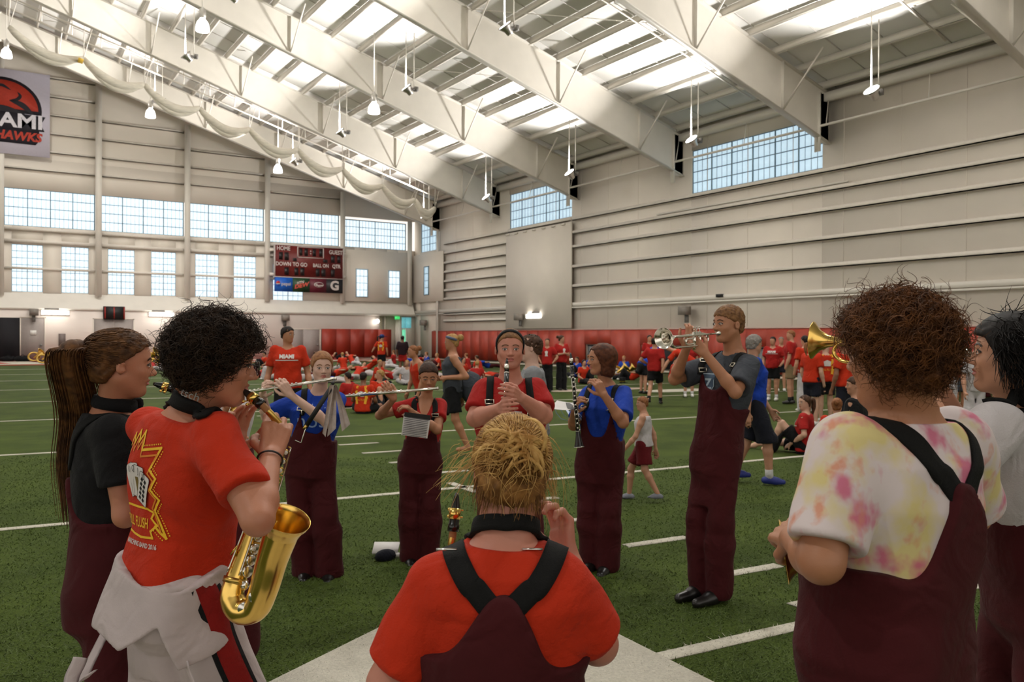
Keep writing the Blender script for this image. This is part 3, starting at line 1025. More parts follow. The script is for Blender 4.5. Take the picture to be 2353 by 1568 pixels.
# ---- gathered divider net hung in swags below the last roof frames
M_NET = mat('cream_gathered_netting', (226, 220, 206), .9, var=.12, vscale=2.5, bump=.5, bscale=14, stretch=(1, 1, 6))
net = tag(empty('divider_net', (14, 52.8, 14)), 'gathered white divider net hanging in swags below the roof', 'net')
NO = np.array([14, 52.8, 14.0])
HX = np.linspace(1.45, 26.6, 10)
HX = [1.5, 5.0, 8.1, 11.1, 14.0, 17.0, 19.9, 22.7, 25.1, 26.6]
NY = 51.5
hz = lambda x: 17.85 - (x - 1.5) * .292
for i in range(len(HX) - 1):
    a, b = HX[i], HX[i + 1]
    t = np.linspace(0, 1, 15)
    z = hz(a) + (hz(b) - hz(a)) * t - .66 * np.sin(PI * t) ** .85
    r = .12 + .15 * np.sin(PI * t) ** .6
    P = np.column_stack([a + (b - a) * t, np.full(15, NY), z])
    o = MB(NO).tube(P, r, 14, sy=1.0).build('swag', M_NET, net, True)
    # hanging loose folds
    P2 = P.copy()
    P2[:, 2] -= .3 * np.sin(PI * t)
    MB(NO).tube(P2, r * .55, 10).build('swag_fold', M_NET, net, True)
for x in HX:
    MB(NO).tube([(x, NY, hz(x)), (x + .05, NY, roof_z(x) - .05)], .02, 5).build('rope', M_STEEL, net)
    MB(NO).tube([(x, NY, hz(x)), (x + .6, NY, roof_z(x + .6) - .05)], .02, 5).build('rope', M_STEEL, net)
MB(NO).tube([(4.7, NY - .35, hz(4.9) - .25), (4.95, NY - .35, hz(5) - .28)], .14, 8).build('tie', mat('yellow_tie', (232, 190, 70), .7), net)
# light truss the net runs on
tr = tag(empty('net_truss', (14, 53.5, 15)), 'white light truss carrying the divider net along the slope', 'truss')
TO = (14, 53.5, 15)
for dz in (-.35, -1.0):
    MB(TO).tube([(RIDGE_X, 53.4, roof_z(RIDGE_X) + dz), (27.5, 53.4, roof_z(27.5) + dz)], .05, 6).build('chord', M_STEEL, tr)
for x in np.arange(RIDGE_X + .3, 27.4, 1.5):
    MB(TO).bar((x, 53.4, roof_z(x) - .05), (x, 53.4, roof_z(x) - 1.0), .05, .05).build('strut', M_STEEL, tr)
# ================================================================== smooth solids from distance fields
F32 = np.float32


def smin(a, b, k):
    h = np.maximum(k - np.abs(a - b), 0) / k
    return np.minimum(a, b) - h * h * k * .25


def smax(a, b, k):
    return -smin(-a, -b, k)


def rcone(p, a, b, r1, r2):
    a = np.asarray(a, F32)
    ba = np.asarray(b, F32) - a
    pa = p - a
    h = np.clip((pa @ ba) / F32(max(ba @ ba, 1e-9)), 0, 1)
    q = pa - h[:, None] * ba
    return np.sqrt(np.einsum('ij,ij->i', q, q)) - (F32(r1) + F32(r2 - r1) * h)


def ellip(p, c, r):
    q = (p - np.asarray(c, F32)) / np.asarray(r, F32)
    k0 = np.sqrt(np.einsum('ij,ij->i', q, q)) + 1e-6
    q2 = q / np.asarray(r, F32)
    k1 = np.sqrt(np.einsum('ij,ij->i', q2, q2)) + 1e-6
    return k0 * (k0 - 1) / k1


def folds(p, amp, sc, ph=0.0):
    x, y, z = p[:, 0] * sc + ph, p[:, 1] * sc - ph, p[:, 2] * sc
    w = np.sin(x * 1.3 + 1.7 * np.sin(z * .9 + ph)) * np.sin(y * 1.1 + 1.3 * np.sin(z * 1.1 - x * .7))
    w2 = np.sin(1.9 * x - 1.4 * z + 2.0 * np.sin(y * .8)) * .6
    return F32(amp) * (w + w2)


class Grp:
    """distance group limited to a ball so far points are cheap"""

    def __init__(self, fn, c, r):
        self.fn, self.c, self.r = fn, np.asarray(c, F32), F32(r)

    def __call__(self, p):
        q = p - self.c
        d = np.sqrt(np.einsum('ij,ij->i', q, q)) - self.r
        near = d < .10
        out = d + .04
        if near.any():
            out[near] = self.fn(p[near])
        return out


def polygonise(fn, lo, hi, h, newton=1, slack=1.6):
    lo, hi = np.asarray(lo, float) - 2 * h, np.asarray(hi, float) + 2 * h
    lev = 3
    H = h * 2 ** lev
    n = np.ceil((hi - lo) / H).astype(int)
    ii = np.stack(np.meshgrid(*[np.arange(k) for k in n], indexing='ij'), -1).reshape(-1, 3)
    off8 = np.array([[i, j, k] for i in (0, 1) for j in (0, 1) for k in (0, 1)])
    for L in range(lev + 1):
        s = H / 2 ** L
        c = (lo + (ii + .5) * s).astype(F32)
        d = fn(c)
        ii = ii[np.abs(d) < s * .87 * slack]
        if L < lev:
            ii = (ii[:, None, :] * 2 + off8[None]).reshape(-1, 3)
    if not len(ii):
        return np.zeros((0, 3)), np.zeros((0, 4), int)
    B = int(ii.max()) + 3
    key = lambda q: (q[..., 0] * B + q[..., 1]) * B + q[..., 2]
    ck = key(ii[:, None, :] + off8[None])
    uk, inv = np.unique(ck.ravel(), return_inverse=True)
    cp = np.stack([uk // (B * B), (uk // B) % B, uk % B], -1)
    dv = fn((lo + cp * h).astype(F32))
    D = dv[inv].reshape(-1, 8)
    act = (D.min(1) < 0) & (D.max(1) >= 0)
    ii, D = ii[act], D[act]
    E = [(a, b) for a in range(8) for b in range(a + 1, 8) if np.abs(off8[a] - off8[b]).sum() == 1]
    acc = np.zeros((len(ii), 3))
    cnt = np.zeros(len(ii))
    for a, b in E:
        da, db = D[:, a], D[:, b]
        m = (da < 0) != (db < 0)
        t = np.where(m, da / np.where(m, da - db, 1), 0)
        acc += m[:, None] * (off8[a] + t[:, None] * (off8[b] - off8[a]))
        cnt += m
    vert = lo + (ii + acc / cnt[:, None]) * h
    kk = key(ii)
    order = np.argsort(kk)
    ks = kk[order]
    quads = []
    ax = np.eye(3, dtype=int)
    for a in range(3):
        b, c = (a + 1) % 3, (a + 2) % 3
        i1 = int(np.dot(ax[a], [4, 2, 1]))
        m = (D[:, 0] < 0) != (D[:, i1] < 0)
        base = ii[m]
        flip = D[m, 0] >= 0
        idx = []
        ok = np.ones(len(base), bool)
        for o in (np.zeros(3, int), -ax[b], -ax[b] - ax[c], -ax[c]):
            k = key(base + o)
            pos = np.clip(np.searchsorted(ks, k), 0, len(ks) - 1)
            ok &= ks[pos] == k
            idx.append(order[pos])
        q = np.stack(idx, 1)
        q[flip] = q[flip][:, ::-1]
        quads.append(q[ok])
    q = np.concatenate(quads)
    for _ in range(newton):
        e = h * .25
        p = vert.astype(F32)
        d0 = fn(p)
        g = np.stack([fn(p + np.asarray(ax[k] * e, F32)) - d0 for k in range(3)], 1) / e
        g2 = (g * g).sum(1) + 1e-6
        st = np.clip(d0 / np.sqrt(g2), -.7 * h, .7 * h)
        vert = vert - g / np.sqrt(g2)[:, None] * st[:, None]
    return vert, q


def sdf_obj(name, fn, lo, hi, h, material, parent, newton=1, slack=1.6, smooth_it=0):
    v, q = polygonise(fn, lo, hi, h, newton, slack)
    if smooth_it and len(v):
        for _ in range(smooth_it):
            acc = np.zeros_like(v)
            cnt = np.zeros(len(v))
            for i in range(4):
                a, b = q[:, i], q[:, (i + 1) % 4]
                np.add.at(acc, a, v[b])
                np.add.at(acc, b, v[a])
                np.add.at(cnt, a, 1)
                np.add.at(cnt, b, 1)
            v = .5 * v + .5 * acc / np.maximum(cnt, 1)[:, None]
    po = np.array(parent.location) if parent is not None else np.zeros(3)
    if not len(v):
        v = np.zeros((3, 3)) + po
        q = np.array([[0, 1, 2, 2]])
    return link(name, arr_mesh(name, v - po, q, True), material, parent)


def grad(fn, p, e=.004):
    p = np.asarray(p, F32)
    d0 = fn(p)
    g = np.stack([fn(p + np.asarray(np.eye(3)[k] * e, F32)) - d0 for k in range(3)], 1)
    return d0, g / (np.linalg.norm(g, axis=1)[:, None] + 1e-9)


def snap(fn, p, it=6, off=0.0):
    """pull points on to the surface fn = off"""
    p = np.asarray(p, F32).copy()
    for _ in range(it):
        d, g = grad(fn, p)
        p -= (g * (d - off)[:, None]).astype(F32) * F32(.9)
    d, g = grad(fn, p)
    return p.astype(float), g.astype(float)


def march(fn, p, d, it=26, off=0.0, start=0.0):
    """walk points p along direction d until the surface"""
    p = np.asarray(p, F32) + np.asarray(d, F32) * F32(start)
    d = np.asarray(d, F32)
    for _ in range(it):
        s = fn(p) - off
        p = p + np.clip(s, -.02, .05)[:, None] * .8 * d
    return p.astype(float)


def ribbon(name, fn, pts, width, thick, material, parent, off=.004, n=10, snapit=6):
    """flat band lying on the surface of fn along pts"""
    P = bez(pts, n)
    P, N = snap(fn, P, snapit, off)
    for _ in range(2):
        P[1:-1] = .25 * P[:-2] + .5 * P[1:-1] + .25 * P[2:]
        N[1:-1] = .25 * N[:-2] + .5 * N[1:-1] + .25 * N[2:]
    T = np.gradient(P, axis=0)
    T /= np.linalg.norm(T, axis=1)[:, None]
    S = np.cross(T, N)
    S /= np.linalg.norm(S, axis=1)[:, None]
    N = np.cross(S, T)
    rows = []
    for u in (-1, -.33, .33, 1):
        rows.append(P + S * width / 2 * u)
    R = np.stack(rows, 1)           # (L,4,3)
    L = len(P)
    Rs, Ns = snap(fn, R.reshape(-1, 3), 3, off)
    R = (.65 * Rs + .35 * R.reshape(-1, 3)).reshape(L, 4, 3)
    top = R + N[:, None] * thick
    bot = R - N[:, None] * .004
    v = np.concatenate([top, bot[:, ::-1]], 1).reshape(-1, 3)
    q = []
    for i in range(L - 1):
        for k in range(8):
            k2 = (k + 1) % 8
            q.append([i * 8 + k, i * 8 + k2, (i + 1) * 8 + k2, (i + 1) * 8 + k])
    q += [[0, 1, 2, 3], [7, 4, 5, 6][::-1]]
    e = (L - 1) * 8
    q += [[0, 7, 4, 3], [0, 3, 4, 7]]
    po = np.array(parent.location)
    return link(name, arr_mesh(name, v - po, np.array(q), True), material, parent)


def decal(name, fn, v2, tris, org, ex, ey, material, parent, off=.0025, sub=0):
    """flat print projected on to the cloth fn: org is outside the surface, rays run along -(ex x ey)"""
    ex, ey = unit(ex), unit(ey)
    n = np.cross(ex, ey)
    v2 = np.asarray(v2, float)
    t = np.asarray(tris, int)
    for _ in range(sub):
        ed = {}
        nv = list(v2)
        nt_ = []

        def mid(a, b):
            k = (min(a, b), max(a, b))
            if k not in ed:
                ed[k] = len(nv)
                nv.append((v2[a] + v2[b]) / 2)
            return ed[k]
        for a, b, c in t:
            ab, bc, ca = mid(a, b), mid(b, c), mid(c, a)
            nt_ += [[a, ab, ca], [ab, b, bc], [ca, bc, c], [ab, bc, ca]]
        v2, t = np.array(nv), np.array(nt_)
    p = np.asarray(org, float) + v2[:, :1] * ex + v2[:, 1:2] * ey
    p = march(fn, p, -n, off=off)
    po = np.array(parent.location)
    return link(name, arr_mesh(name, p - po, t, True), material, parent)


def fan(pts):
    """outline -> (verts, tris) as a fan round its middle"""
    P = np.asarray(pts, float)
    n = len(P)
    return np.concatenate([P, [P.mean(0)]]), np.array([[i, (i + 1) % n, n] for i in range(n)])


def band(pts, w, closed=False):
    """2-d poly line -> strip of width w"""
    P = np.asarray(pts, float)
    n = len(P)
    if closed:
        P = np.concatenate([P, P[:1]])
        n += 1
    v, t = [], []
    for i in range(n - 1):
        d = unit(P[i + 1] - P[i])
        nn = np.array([-d[1], d[0]]) * w / 2
        e = d * w / 2
        b = len(v)
        v += [P[i] - nn - e, P[i + 1] - nn + e, P[i + 1] + nn + e, P[i] + nn - e]
        t += [[b, b + 1, b + 2], [b, b + 2, b + 3]]
    return np.array(v), np.array(t)
# ================================================================== people
M_SKIN = {}


def skin(k):
    cols = {'fair': (214, 168, 142), 'light': (200, 146, 116), 'tan': (186, 128, 94), 'warm': (196, 132, 102), 'pale': (222, 180, 160), 'brown': (140, 92, 66), 'red': (206, 138, 116)}
    return mat('skin_' + k, dim(cols[k], .78), .52, var=.07, vscale=14, bump=.06, bscale=120, sss=.0)


M_LIP = mat('lips', (172, 96, 88), .45)
M_EYEW = mat('eye_white', (224, 218, 212), .3)
M_IRIS = mat('iris', (52, 40, 34), .25)
M_SOLE = mat('dark_shoe_sole', (24, 22, 22), .6)


def cloth(name, col, bump=.25, var=.07, sheen=.02, bscale=220, **k):
    return mat(name, dim(col, .74), .85, var=var, vscale=9, bump=bump, bscale=bscale, sheen=sheen, spec=.25, wrinkle=.55, **k)


M_RED = cloth('red_orange_cotton', (206, 50, 16))
M_RED2 = cloth('red_cotton', (178, 32, 28))
M_BLUE = cloth('royal_blue_cotton', (24, 66, 176))
M_MAROON = cloth('maroon_wool', (74, 14, 20), bump=.15)
M_BLKC = cloth('black_cotton', (17, 17, 20))
M_NAVY = cloth('dark_navy_cotton', (26, 28, 40))
M_WHITEC = cloth('white_cotton', (212, 206, 208))
M_WBIB = cloth('white_uniform_wool', (208, 194, 194), bump=.12)
M_CHAR = cloth('charcoal_grey_cotton', (66, 70, 78))
M_GREYC = cloth('heather_grey_cotton', (150, 152, 156))
M_KHAKI = cloth('khaki_cotton', (150, 128, 96))
M_STRAP = mat('black_webbing', (17, 17, 17), .8, var=.1, vscale=30, bump=.3, bscale=300, spec=.2)
M_YEL = mat('yellow_print', (226, 178, 30), .7)
M_BUCK = mat('pale_metal_buckle', (0.80, 0.74, 0.62), .3, .9)
M_LEATH = mat('black_leather', (22, 19, 19), .35, var=.15)


class Head:
    def __init__(s, c, fwd, up, hh, wide=1.0, jaw=1.0, nose=1.0):
        s.c, s.hh = np.asarray(c, float), hh
        s.f = unit(fwd)
        s.r = unit(np.cross(s.f, unit(up)))
        s.u = np.cross(s.r, s.f)
        s.R = np.stack([s.r, s.f, s.u]).astype(F32)      # rows: local axes
        s.wide, s.jaw, s.nose = wide, jaw, nose

    def loc(s, p):
        return ((p - s.c.astype(F32)) @ s.R.T) / F32(s.hh)

    def w(s, q):
        return s.c + s.hh * (np.asarray(q, float) @ s.R.astype(float))

    def d(s, p, low=False):
        q = s.loc(p)
        q[:, 0] /= F32(s.wide)
        m = q.copy()
        m[:, 0] = np.abs(m[:, 0])
        d = ellip(q, (0, -.05, .13), (.325, .43, .37))
        d = smin(d, ellip(q, (0, .10, -.12), (.265, .27, .35)), .10)
        d = smin(d, rcone(m, (.20, -.02, -.20), (.08, .20, -.40), .075 * s.jaw, .065 * s.jaw), .10)
        d = smin(d, ellip(q, (0, .235, -.40), (.12, .115, .10)), .08)
        d = smin(d, rcone(q, (0, .35, .02), (0, .44, -.115), .028, .048 * s.nose), .05)
        if not low:
            d = smin(d, ellip(m, (.05, .395, -.135), (.034, .045, .032)), .03)
            d = smin(d, rcone(m, (0, .335, .085), (.17, .29, .10), .045, .035), .05)
            d = smin(d, ellip(m, (.155, .235, -.10), (.09, .085, .085)), .08)
            d = smax(d, -(np.linalg.norm(m - np.array([.135, .405, .005], F32), axis=1) - .066), .05)
            d = smin(d, ellip(q, (0, .345, -.228), (.085, .045, .022)), .018)
            d = smin(d, ellip(q, (0, .338, -.285), (.07, .045, .026)), .018)
            # eyeball with lids
            d = smin(d, np.linalg.norm(m - np.array([.135, .315, .0], F32), axis=1) - .056, .012)
            # ears
            e = ellip(m, (.345, -.05, -.04), (.028, .075, .115))
            e = smax(e, -ellip(m, (.385, -.035, -.035), (.03, .04, .07)), .02)
            d = smin(d, e, .03)
        return d * F32(s.hh)


def chain(prims, p, k):
    d = None
    for a, b, r1, r2 in prims:
        e = rcone(p, a, b, r1, r2)
        d = e if d is None else smin(d, e, k)
    return d


def hand_prims(w, d, n, thumb, curl, S=1.0, spread=.10, tcurl=.4):
    """wrist point, pointing direction d, palm normal n, thumb side vector; curl list of 4 (index..little) in radians per joint"""
    d = unit(d)
    n = unit(n - d * (n @ d))
    s = np.cross(n, d)
    if s @ np.asarray(thumb, float) < 0:
        s = -s
    P = []
    K = [(.030, .092, .040, .025, .021), (.010, .096, .044, .028, .022), (-.011, .091, .041, .026, .021), (-.030, .082, .033, .020, .018)]
    for i, (x, L, a, b, c) in enumerate(K):
        k = w + s * x * S + d * L * S - n * .004 * S
        P.append((w + s * x * .55 * S + d * .012 * S, k, .0155 * S, .0115 * S))
        P.append((w + s * x * .4 * S + n * .010 * S, w + s * x * .9 * S + d * .06 * S + n * .006 * S, .014 * S, .011 * S))
        cu = curl[i] if not np.isscalar(curl) else curl
        ang = 0.0
        pos = k
        base = unit(d + s * (x / .03) * spread)
        for seg, (ln, r1, r2) in enumerate(((a, .0100, .0092), (b, .0092, .0083), (c, .0083, .0068))):
            ang += cu * (.75, 1.1, .8)[seg]
            dd = base * math.cos(ang) + n * math.sin(ang)
            nx = pos + dd * ln * S
            P.append((pos, nx, r1 * S, r2 * S))
            pos = nx
    t0 = w + s * .020 * S + d * .015 * S + n * .008 * S
    t1 = t0 + unit(d * .75 + s * .75 + n * .35) * .045 * S
    t2 = t1 + unit(d * .9 + s * (.45 - tcurl * .6) + n * (.2 + tcurl)) * .034 * S
    t3 = t2 + unit(d * .9 + s * (.3 - tcurl) + n * (.2 + tcurl * 1.3)) * .028 * S
    P += [(t0, t1, .015 * S, .0125 * S), (t1, t2, .0115 * S, .0100 * S), (t2, t3, .0098 * S, .0078 * S)]
    return P


class Person:
    """J: joints in world space: pel, neck, head, sL sR eL eR wL wR hL hR kL kR aL aR ; hf head forward, dims"""

    def __init__(s, J, hf, hh=.225, build=1.0, depthb=1.0, hup=(0, 0, 1), arm=1.0, wide=1.0, hip=1.0, chest=1.0, leg=1.0, jaw=1.0, fwd=None, S=1.0, belly=0.0, nose=1.0, nr=.054):
        s.J = {k: np.asarray(v, float) for k, v in J.items()}
        j = s.J
        s.S, s.arm, s.leg, s.nr = S, arm, leg, nr
        s.head = Head(j['head'], hf, hup, hh, wide, jaw, nose)
        s.pel, s.nk = j['pel'], j['neck']
        s.up = unit(s.nk - s.pel)
        s.TL = float(np.linalg.norm(s.nk - s.pel))
        ls, lh = unit(j['sR'] - j['sL']), unit(j['hR'] - j['hL'])
        s.ls, s.lh = ls, lh
        lat = unit(ls + lh)
        lat = unit(lat - s.up * (lat @ s.up))
        s.lat = lat
        s.fw = np.cross(s.up, lat)
        s.sw = float(np.linalg.norm(j['sR'] - j['sL'])) / 2
        # torso profile t: half-width, half-depth, forward shift
        B, D = build, depthb
        W = s.sw
        s.T = np.array([-.34, -.18, 0.0, .18, .36, .55, .72, .86, .95, 1.04])
        s.A = np.array([.05, .130 * hip, .144 * hip, .142 * B * hip ** .5, .132 * B, .155 * B * chest, .165 * B * chest, W * .86, W * .60, .05]) * S
        s.B = np.array([.04, .108 * hip, .112 * hip, .106 * D + belly * .6, .104 * D + belly, .112 * D * chest + belly * .4, .118 * D * chest, .094 * D, .074, .045]) * S
        s.Cf = np.array([0, -.008, -.008, .0 + belly * .5, .008 + belly * .7, .010 + belly * .3, .012, -.004, -.012, -.012]) * S
        s.A[7] = W * .86
        s.A[8] = W * .68
        base = np.array([min(j['aL'][2], j['aR'][2])]) if 'aL' in j else np.array([0.])
        s.base = np.array([s.pel[0], s.pel[1], 0.0])

    def tors(s, p):
        q = p - s.pel.astype(F32)
        t = (q @ s.up.astype(F32)) / F32(s.TL)
        # twist: lateral axis turns from hips to shoulders
        tt = np.clip(t, 0, 1)[:, None]
        lat = s.lh.astype(F32) * (1 - tt) + s.ls.astype(F32) * tt
        lat = lat - s.up.astype(F32) * (lat @ s.up.astype(F32))[:, None]
        lat /= np.linalg.norm(lat, axis=1)[:, None]
        fw = np.cross(np.broadcast_to(s.up.astype(F32), lat.shape), lat)
        u = np.einsum('ij,ij->i', q, lat)
        w = np.einsum('ij,ij->i', q, fw)
        return t, u, w

    def torso(s, p, off=0.0, t0=-.34, t1=1.04, grow=None, tuw=None):
        t, u, w = tuw if tuw is not None else s.tors(p)
        a = np.interp(t, s.T, s.A).astype(F32) + F32(off)
        b = np.interp(t, s.T, s.B).astype(F32) + F32(off)
        c = np.interp(t, s.T, s.Cf).astype(F32)
        if grow is not None:
            g = grow(t, u, w)
            a, b = a + g, b + g
        x, y = np.abs(u) / a, np.abs(w - c) / b
        k = (x ** 2.5 + y ** 2.5) ** .4 + 1e-5
        d = (k - 1) * np.minimum(a, b)
        d = np.maximum(d, (t - t1) * s.TL)
        return np.maximum(d, (t0 - t) * s.TL)

    def arm_prims(s, side, off=0.0):
        j, A, S = s.J, s.arm, s.S
        a, b, c = j['s' + side], j['e' + side], j['w' + side]
        m = a + (b - a) * .35
        f = b + (c - b) * .28
        return [(a, m, .052 * A * S + off, .047 * A * S + off), (m, b, .047 * A * S + off, .038 * A ** .8 * S + off),
                (b, f, .038 * A ** .8 * S + off, .040 * A ** .8 * S + off), (f, c, .040 * A ** .8 * S + off, .026 * A ** .5 * S + off)]

    def leg_prims(s, side, o=(0, 0, 0, 0)):
        j, L, S = s.J, s.leg, s.S
        h, k, a = j['h' + side], j['k' + side], j['a' + side]
        m = k + (a - k) * .3
        return [(h, k, .074 * L * S + o[0], .056 * L * S + o[1]), (k, m, .054 * L * S + o[1], .055 * L * S + o[2]), (m, a, .055 * L * S + o[2], .036 * L * S + o[3])]

    def body(s, mat_, h, hands=None, legs=False, low=False, feet=False):
        j = s.J
        root = s.root
        gs = []
        hgs = []
        hc = s.head
        neckb = s.nk - s.up * .02
        nh = hc.w((0, -.10, -.22))

        def fhead(p):
            d = hc.d(p, low)
            return smin(d, rcone(p, nh, neckb, s.nr * s.S, (s.nr + .006) * s.S), .03)
        gs.append(Grp(fhead, (hc.c + s.nk) / 2, hc.hh * .75 + np.linalg.norm(hc.c - s.nk) / 2))
        for sd in 'LR':
            pr = s.arm_prims(sd)
            if hands and sd in hands:
                hp = hands[sd]
            else:
                dd = unit(j['w' + sd] - j['e' + sd])
                hp = None if low == 2 else hand_prims(j['w' + sd], dd, np.cross(dd, s.fw) * (1 if sd == 'R' else -1) + s.lat * (-1 if sd == 'R' else 1), s.fw, .35, s.S)
            pts = [j['s' + sd], j['e' + sd], j['w' + sd]]
            c = np.mean([np.min(pts, 0), np.max(pts, 0)], 0)
            gs.append(Grp(lambda p, pr=pr: chain(pr, p, .02), c, max(np.linalg.norm(np.array(pts) - c, axis=1)) + .06))
            if hp:
                pts = [q[1] for q in hp] + [j['w' + sd]]
                c = np.mean([np.min(pts, 0), np.max(pts, 0)], 0)
                hgs.append(Grp(lambda p, hp=hp: chain(hp, p, .006), c, max(np.linalg.norm(np.array(pts) - c, axis=1)) + .02))
        tor = lambda p: s.torso(p, 0.0, -.34 if legs else .45)
        if legs:
            for sd in 'LR':
                pr = s.leg_prims(sd)
                pts = [q[0] for q in pr] + [pr[-1][1]]
                if feet:
                    a = j['a' + sd]
                    ff = unit(s.foot(sd))
                    pr = pr + [(a - np.array([0, 0, .02]), a + ff * .14 * s.S - np.array([0, 0, .035]), .038, .028)]
                    pts.append(pr[-1][1])
                c = np.mean([np.min(pts, 0), np.max(pts, 0)], 0)
                gs.append(Grp(lambda p, pr=pr: chain(pr, p, .02), c, max(np.linalg.norm(np.array(pts) - c, axis=1)) + .1))
        ct = (s.pel + s.nk) / 2
        gt = Grp(tor, ct, s.TL * .75 + .22)

        def fn(p):
            d = gt(p)
            for g in gs:
                d = smin(d, g(p), .03)
            for g in hgs:
                d = smin(d, g(p), .012)
            return d
        s.bodyfn = fn
        allp = np.array([v for v in j.values()])
        lo, hi = allp.min(0) - .26, allp.max(0) + .26
        if not legs:
            lo[2] = min(s.pel[2] + .1, min(j['wL'][2], j['wR'][2]) - .25)
        o = sdf_obj('body', fn, lo, hi, h, mat_, root)
        return o

    def foot(s, sd):
        j = s.J
        k = 'f' + sd
        if k in j:
            return j[k]
        return s.fw - np.array([0, 0, s.fw[2]])

    # ---- garments -------------------------------------------------
    def shirt_fn(s, off=.014, sleeve=.62, sr=.012, hem=-.12, neck=.070, ampl=.004, vneck=0.0, flare=.0, top=1.0, sleeveless=False, slope=.0):
        j = s.J
        sl = []
        if not sleeveless:
            for sd in 'LR':
                a, b = j['s' + sd], j['e' + sd]
                e = a + (b - a) * sleeve
                d = unit(b - a)
                inn = unit(s.nk - a) * .02
                r0 = .058 * s.arm * s.S + sr * .8
                r1 = .049 * s.arm * s.S + sr * 1.15
                sl.append((a + inn, e, d, r0, r1))
        nb = s.nk - s.up * .01
        nd = unit(s.head.c - s.nk)
        c0 = nb + s.fw * .005

        def fn(p):
            t, u, w = s.tors(p)
            g = None
            if flare:
                g = lambda t_, u_, w_: (np.clip(.55 - t_, 0, 1) * flare).astype(F32)
            d = s.torso(p, off, -.5, top, g, (t, u, w))
            d = smax(d, (hem - t) * F32(s.TL), .012)
            for a, e, dv, r0, r1 in sl:
                q = p - a.astype(F32)
                x = rcone(p, a, e + dv * .05, r0, r1)
                x = smax(x, (p - e.astype(F32)) @ dv.astype(F32), .012)
                inner = rcone(p, e + dv * (r1 * .55), e + dv * .12, r1 - .012, r1 - .012)
                x = smax(x, -inner, .008)
                hh_ = np.clip((q @ dv.astype(F32)) / F32(np.linalg.norm(e - a)), 0, 1)
                d = smin(d, x, .040 * (1 - hh_) + .003)
            # neck opening
            r = neck + vneck * np.clip(w * 8, 0, 1) * 0
            o = rcone(p, nb - nd * .012 + s.fw * .012, nb + nd * .25 + s.fw * .012, neck, neck + .03)
            if vneck:
                vv = np.abs(u) - np.clip((t - (1.0 - vneck)) / vneck, 0, 1) * neck * 1.15
                o = np.minimum(o, np.maximum(np.maximum(vv, -w), (1.0 - vneck - t) * s.TL))
            d = smax(d, -o, .010)
            return d + folds(p, ampl, 17, s.pel[0] * 3)
        return fn

    def box(s, keys, m):
        P = np.array([s.J[k] for k in keys])
        return P.min(0) - m, P.max(0) + m

    def shirt(s, material, h, name='tshirt', **k):
        fn = s.shirt_fn(**k)
        s.shirtfn = fn
        lo, hi = s.box(['pel', 'neck', 'sL', 'sR', 'eL', 'eR'], .20)
        return sdf_obj(name, fn, lo, hi, h, material, s.root)

    def trousers_fn(s, off=.022, legr=(.014, .026, .034, .050), topfn=None, top=.2, cut=None, ampl=.004, hem=None):
        prs = []
        for sd in 'LR':
            pr = s.leg_prims(sd, legr)
            a = s.J['a' + sd]
            k = s.J['k' + sd]
            prs.append((pr, a, k))

        def fn(p):
            t, u, w = s.tors(p)
            d = s.torso(p, off, -.5, 1.1, None, (t, u, w))
            tp = topfn(t, u, w) if topfn is not None else F32(top)
            d = smax(d, (t - tp) * F32(s.TL * .5), .006)
            lg = None
            for pr, a, k in prs:
                x = chain(pr, p, .03)
                if cut is not None:            # shorts: cut across the thigh or shin
                    kind, fr = cut
                    hj = pr[0][0]
                    if kind == 'thigh':
                        e, dv = hj + (k - hj) * fr, unit(k - hj)
                    else:
                        e, dv = k + (a - k) * fr, unit(a - k)
                    x = np.maximum(x, (p - e.astype(F32)) @ dv.astype(F32))
                else:
                    dv = unit(a - k)
                    e = a + dv * (.045 if hem is None else hem)
                    x = np.maximum(x, (p - e.astype(F32)) @ dv.astype(F32))
                lg = x if lg is None else smin(lg, x, .006)
            d = smin(d, lg, .03)
            return d + folds(p, ampl, 13, s.pel[1] * 2)
        return fn

    def trousers(s, material, h, name='trousers', **k):
        fn = s.trousers_fn(**k)
        s.trfn = fn
        lo, hi = s.box(['pel', 'neck', 'hL', 'hR', 'kL', 'kR', 'aL', 'aR'], .22)
        return sdf_obj(name, fn, lo, hi, h, material, s.root)

    def shoes(s, material, h=.012, L=.25, name='shoe', sock=None, sole=None):
        for sd in 'LR':
            a = s.J['a' + sd]
            f = unit(s.foot(sd))
            d = unit(f - np.array([0, 0, 0]))
            heel, toe = a - d * .05 * s.S, a + d * (L - .10) * s.S
            zb = a[2] - .075 * s.S
            prm = [(heel + (0, 0, -.03), heel + (0, 0, -.03) + d * .05, .040 * s.S, .040 * s.S), (a + (0, 0, -.02), a + d * .08 * s.S + (0, 0, -.035), .042 * s.S, .038 * s.S), (a + d * .06 * s.S + (0, 0, -.045), toe + (0, 0, -.05), .042 * s.S, .030 * s.S)]
            fn = lambda p: np.maximum(chain(prm, p, .03), F32(zb) - p[:, 2])
            sdf_obj(name, fn, a - .3, a + .3, h, material, s.root)
            if sock:
                MB(s.root.location).tube([a + (0, 0, -.03), a + (s.J['k' + sd] - a) * .22], .046 * s.S * s.leg ** .5, 12).build('sock', sock, s.root, True)

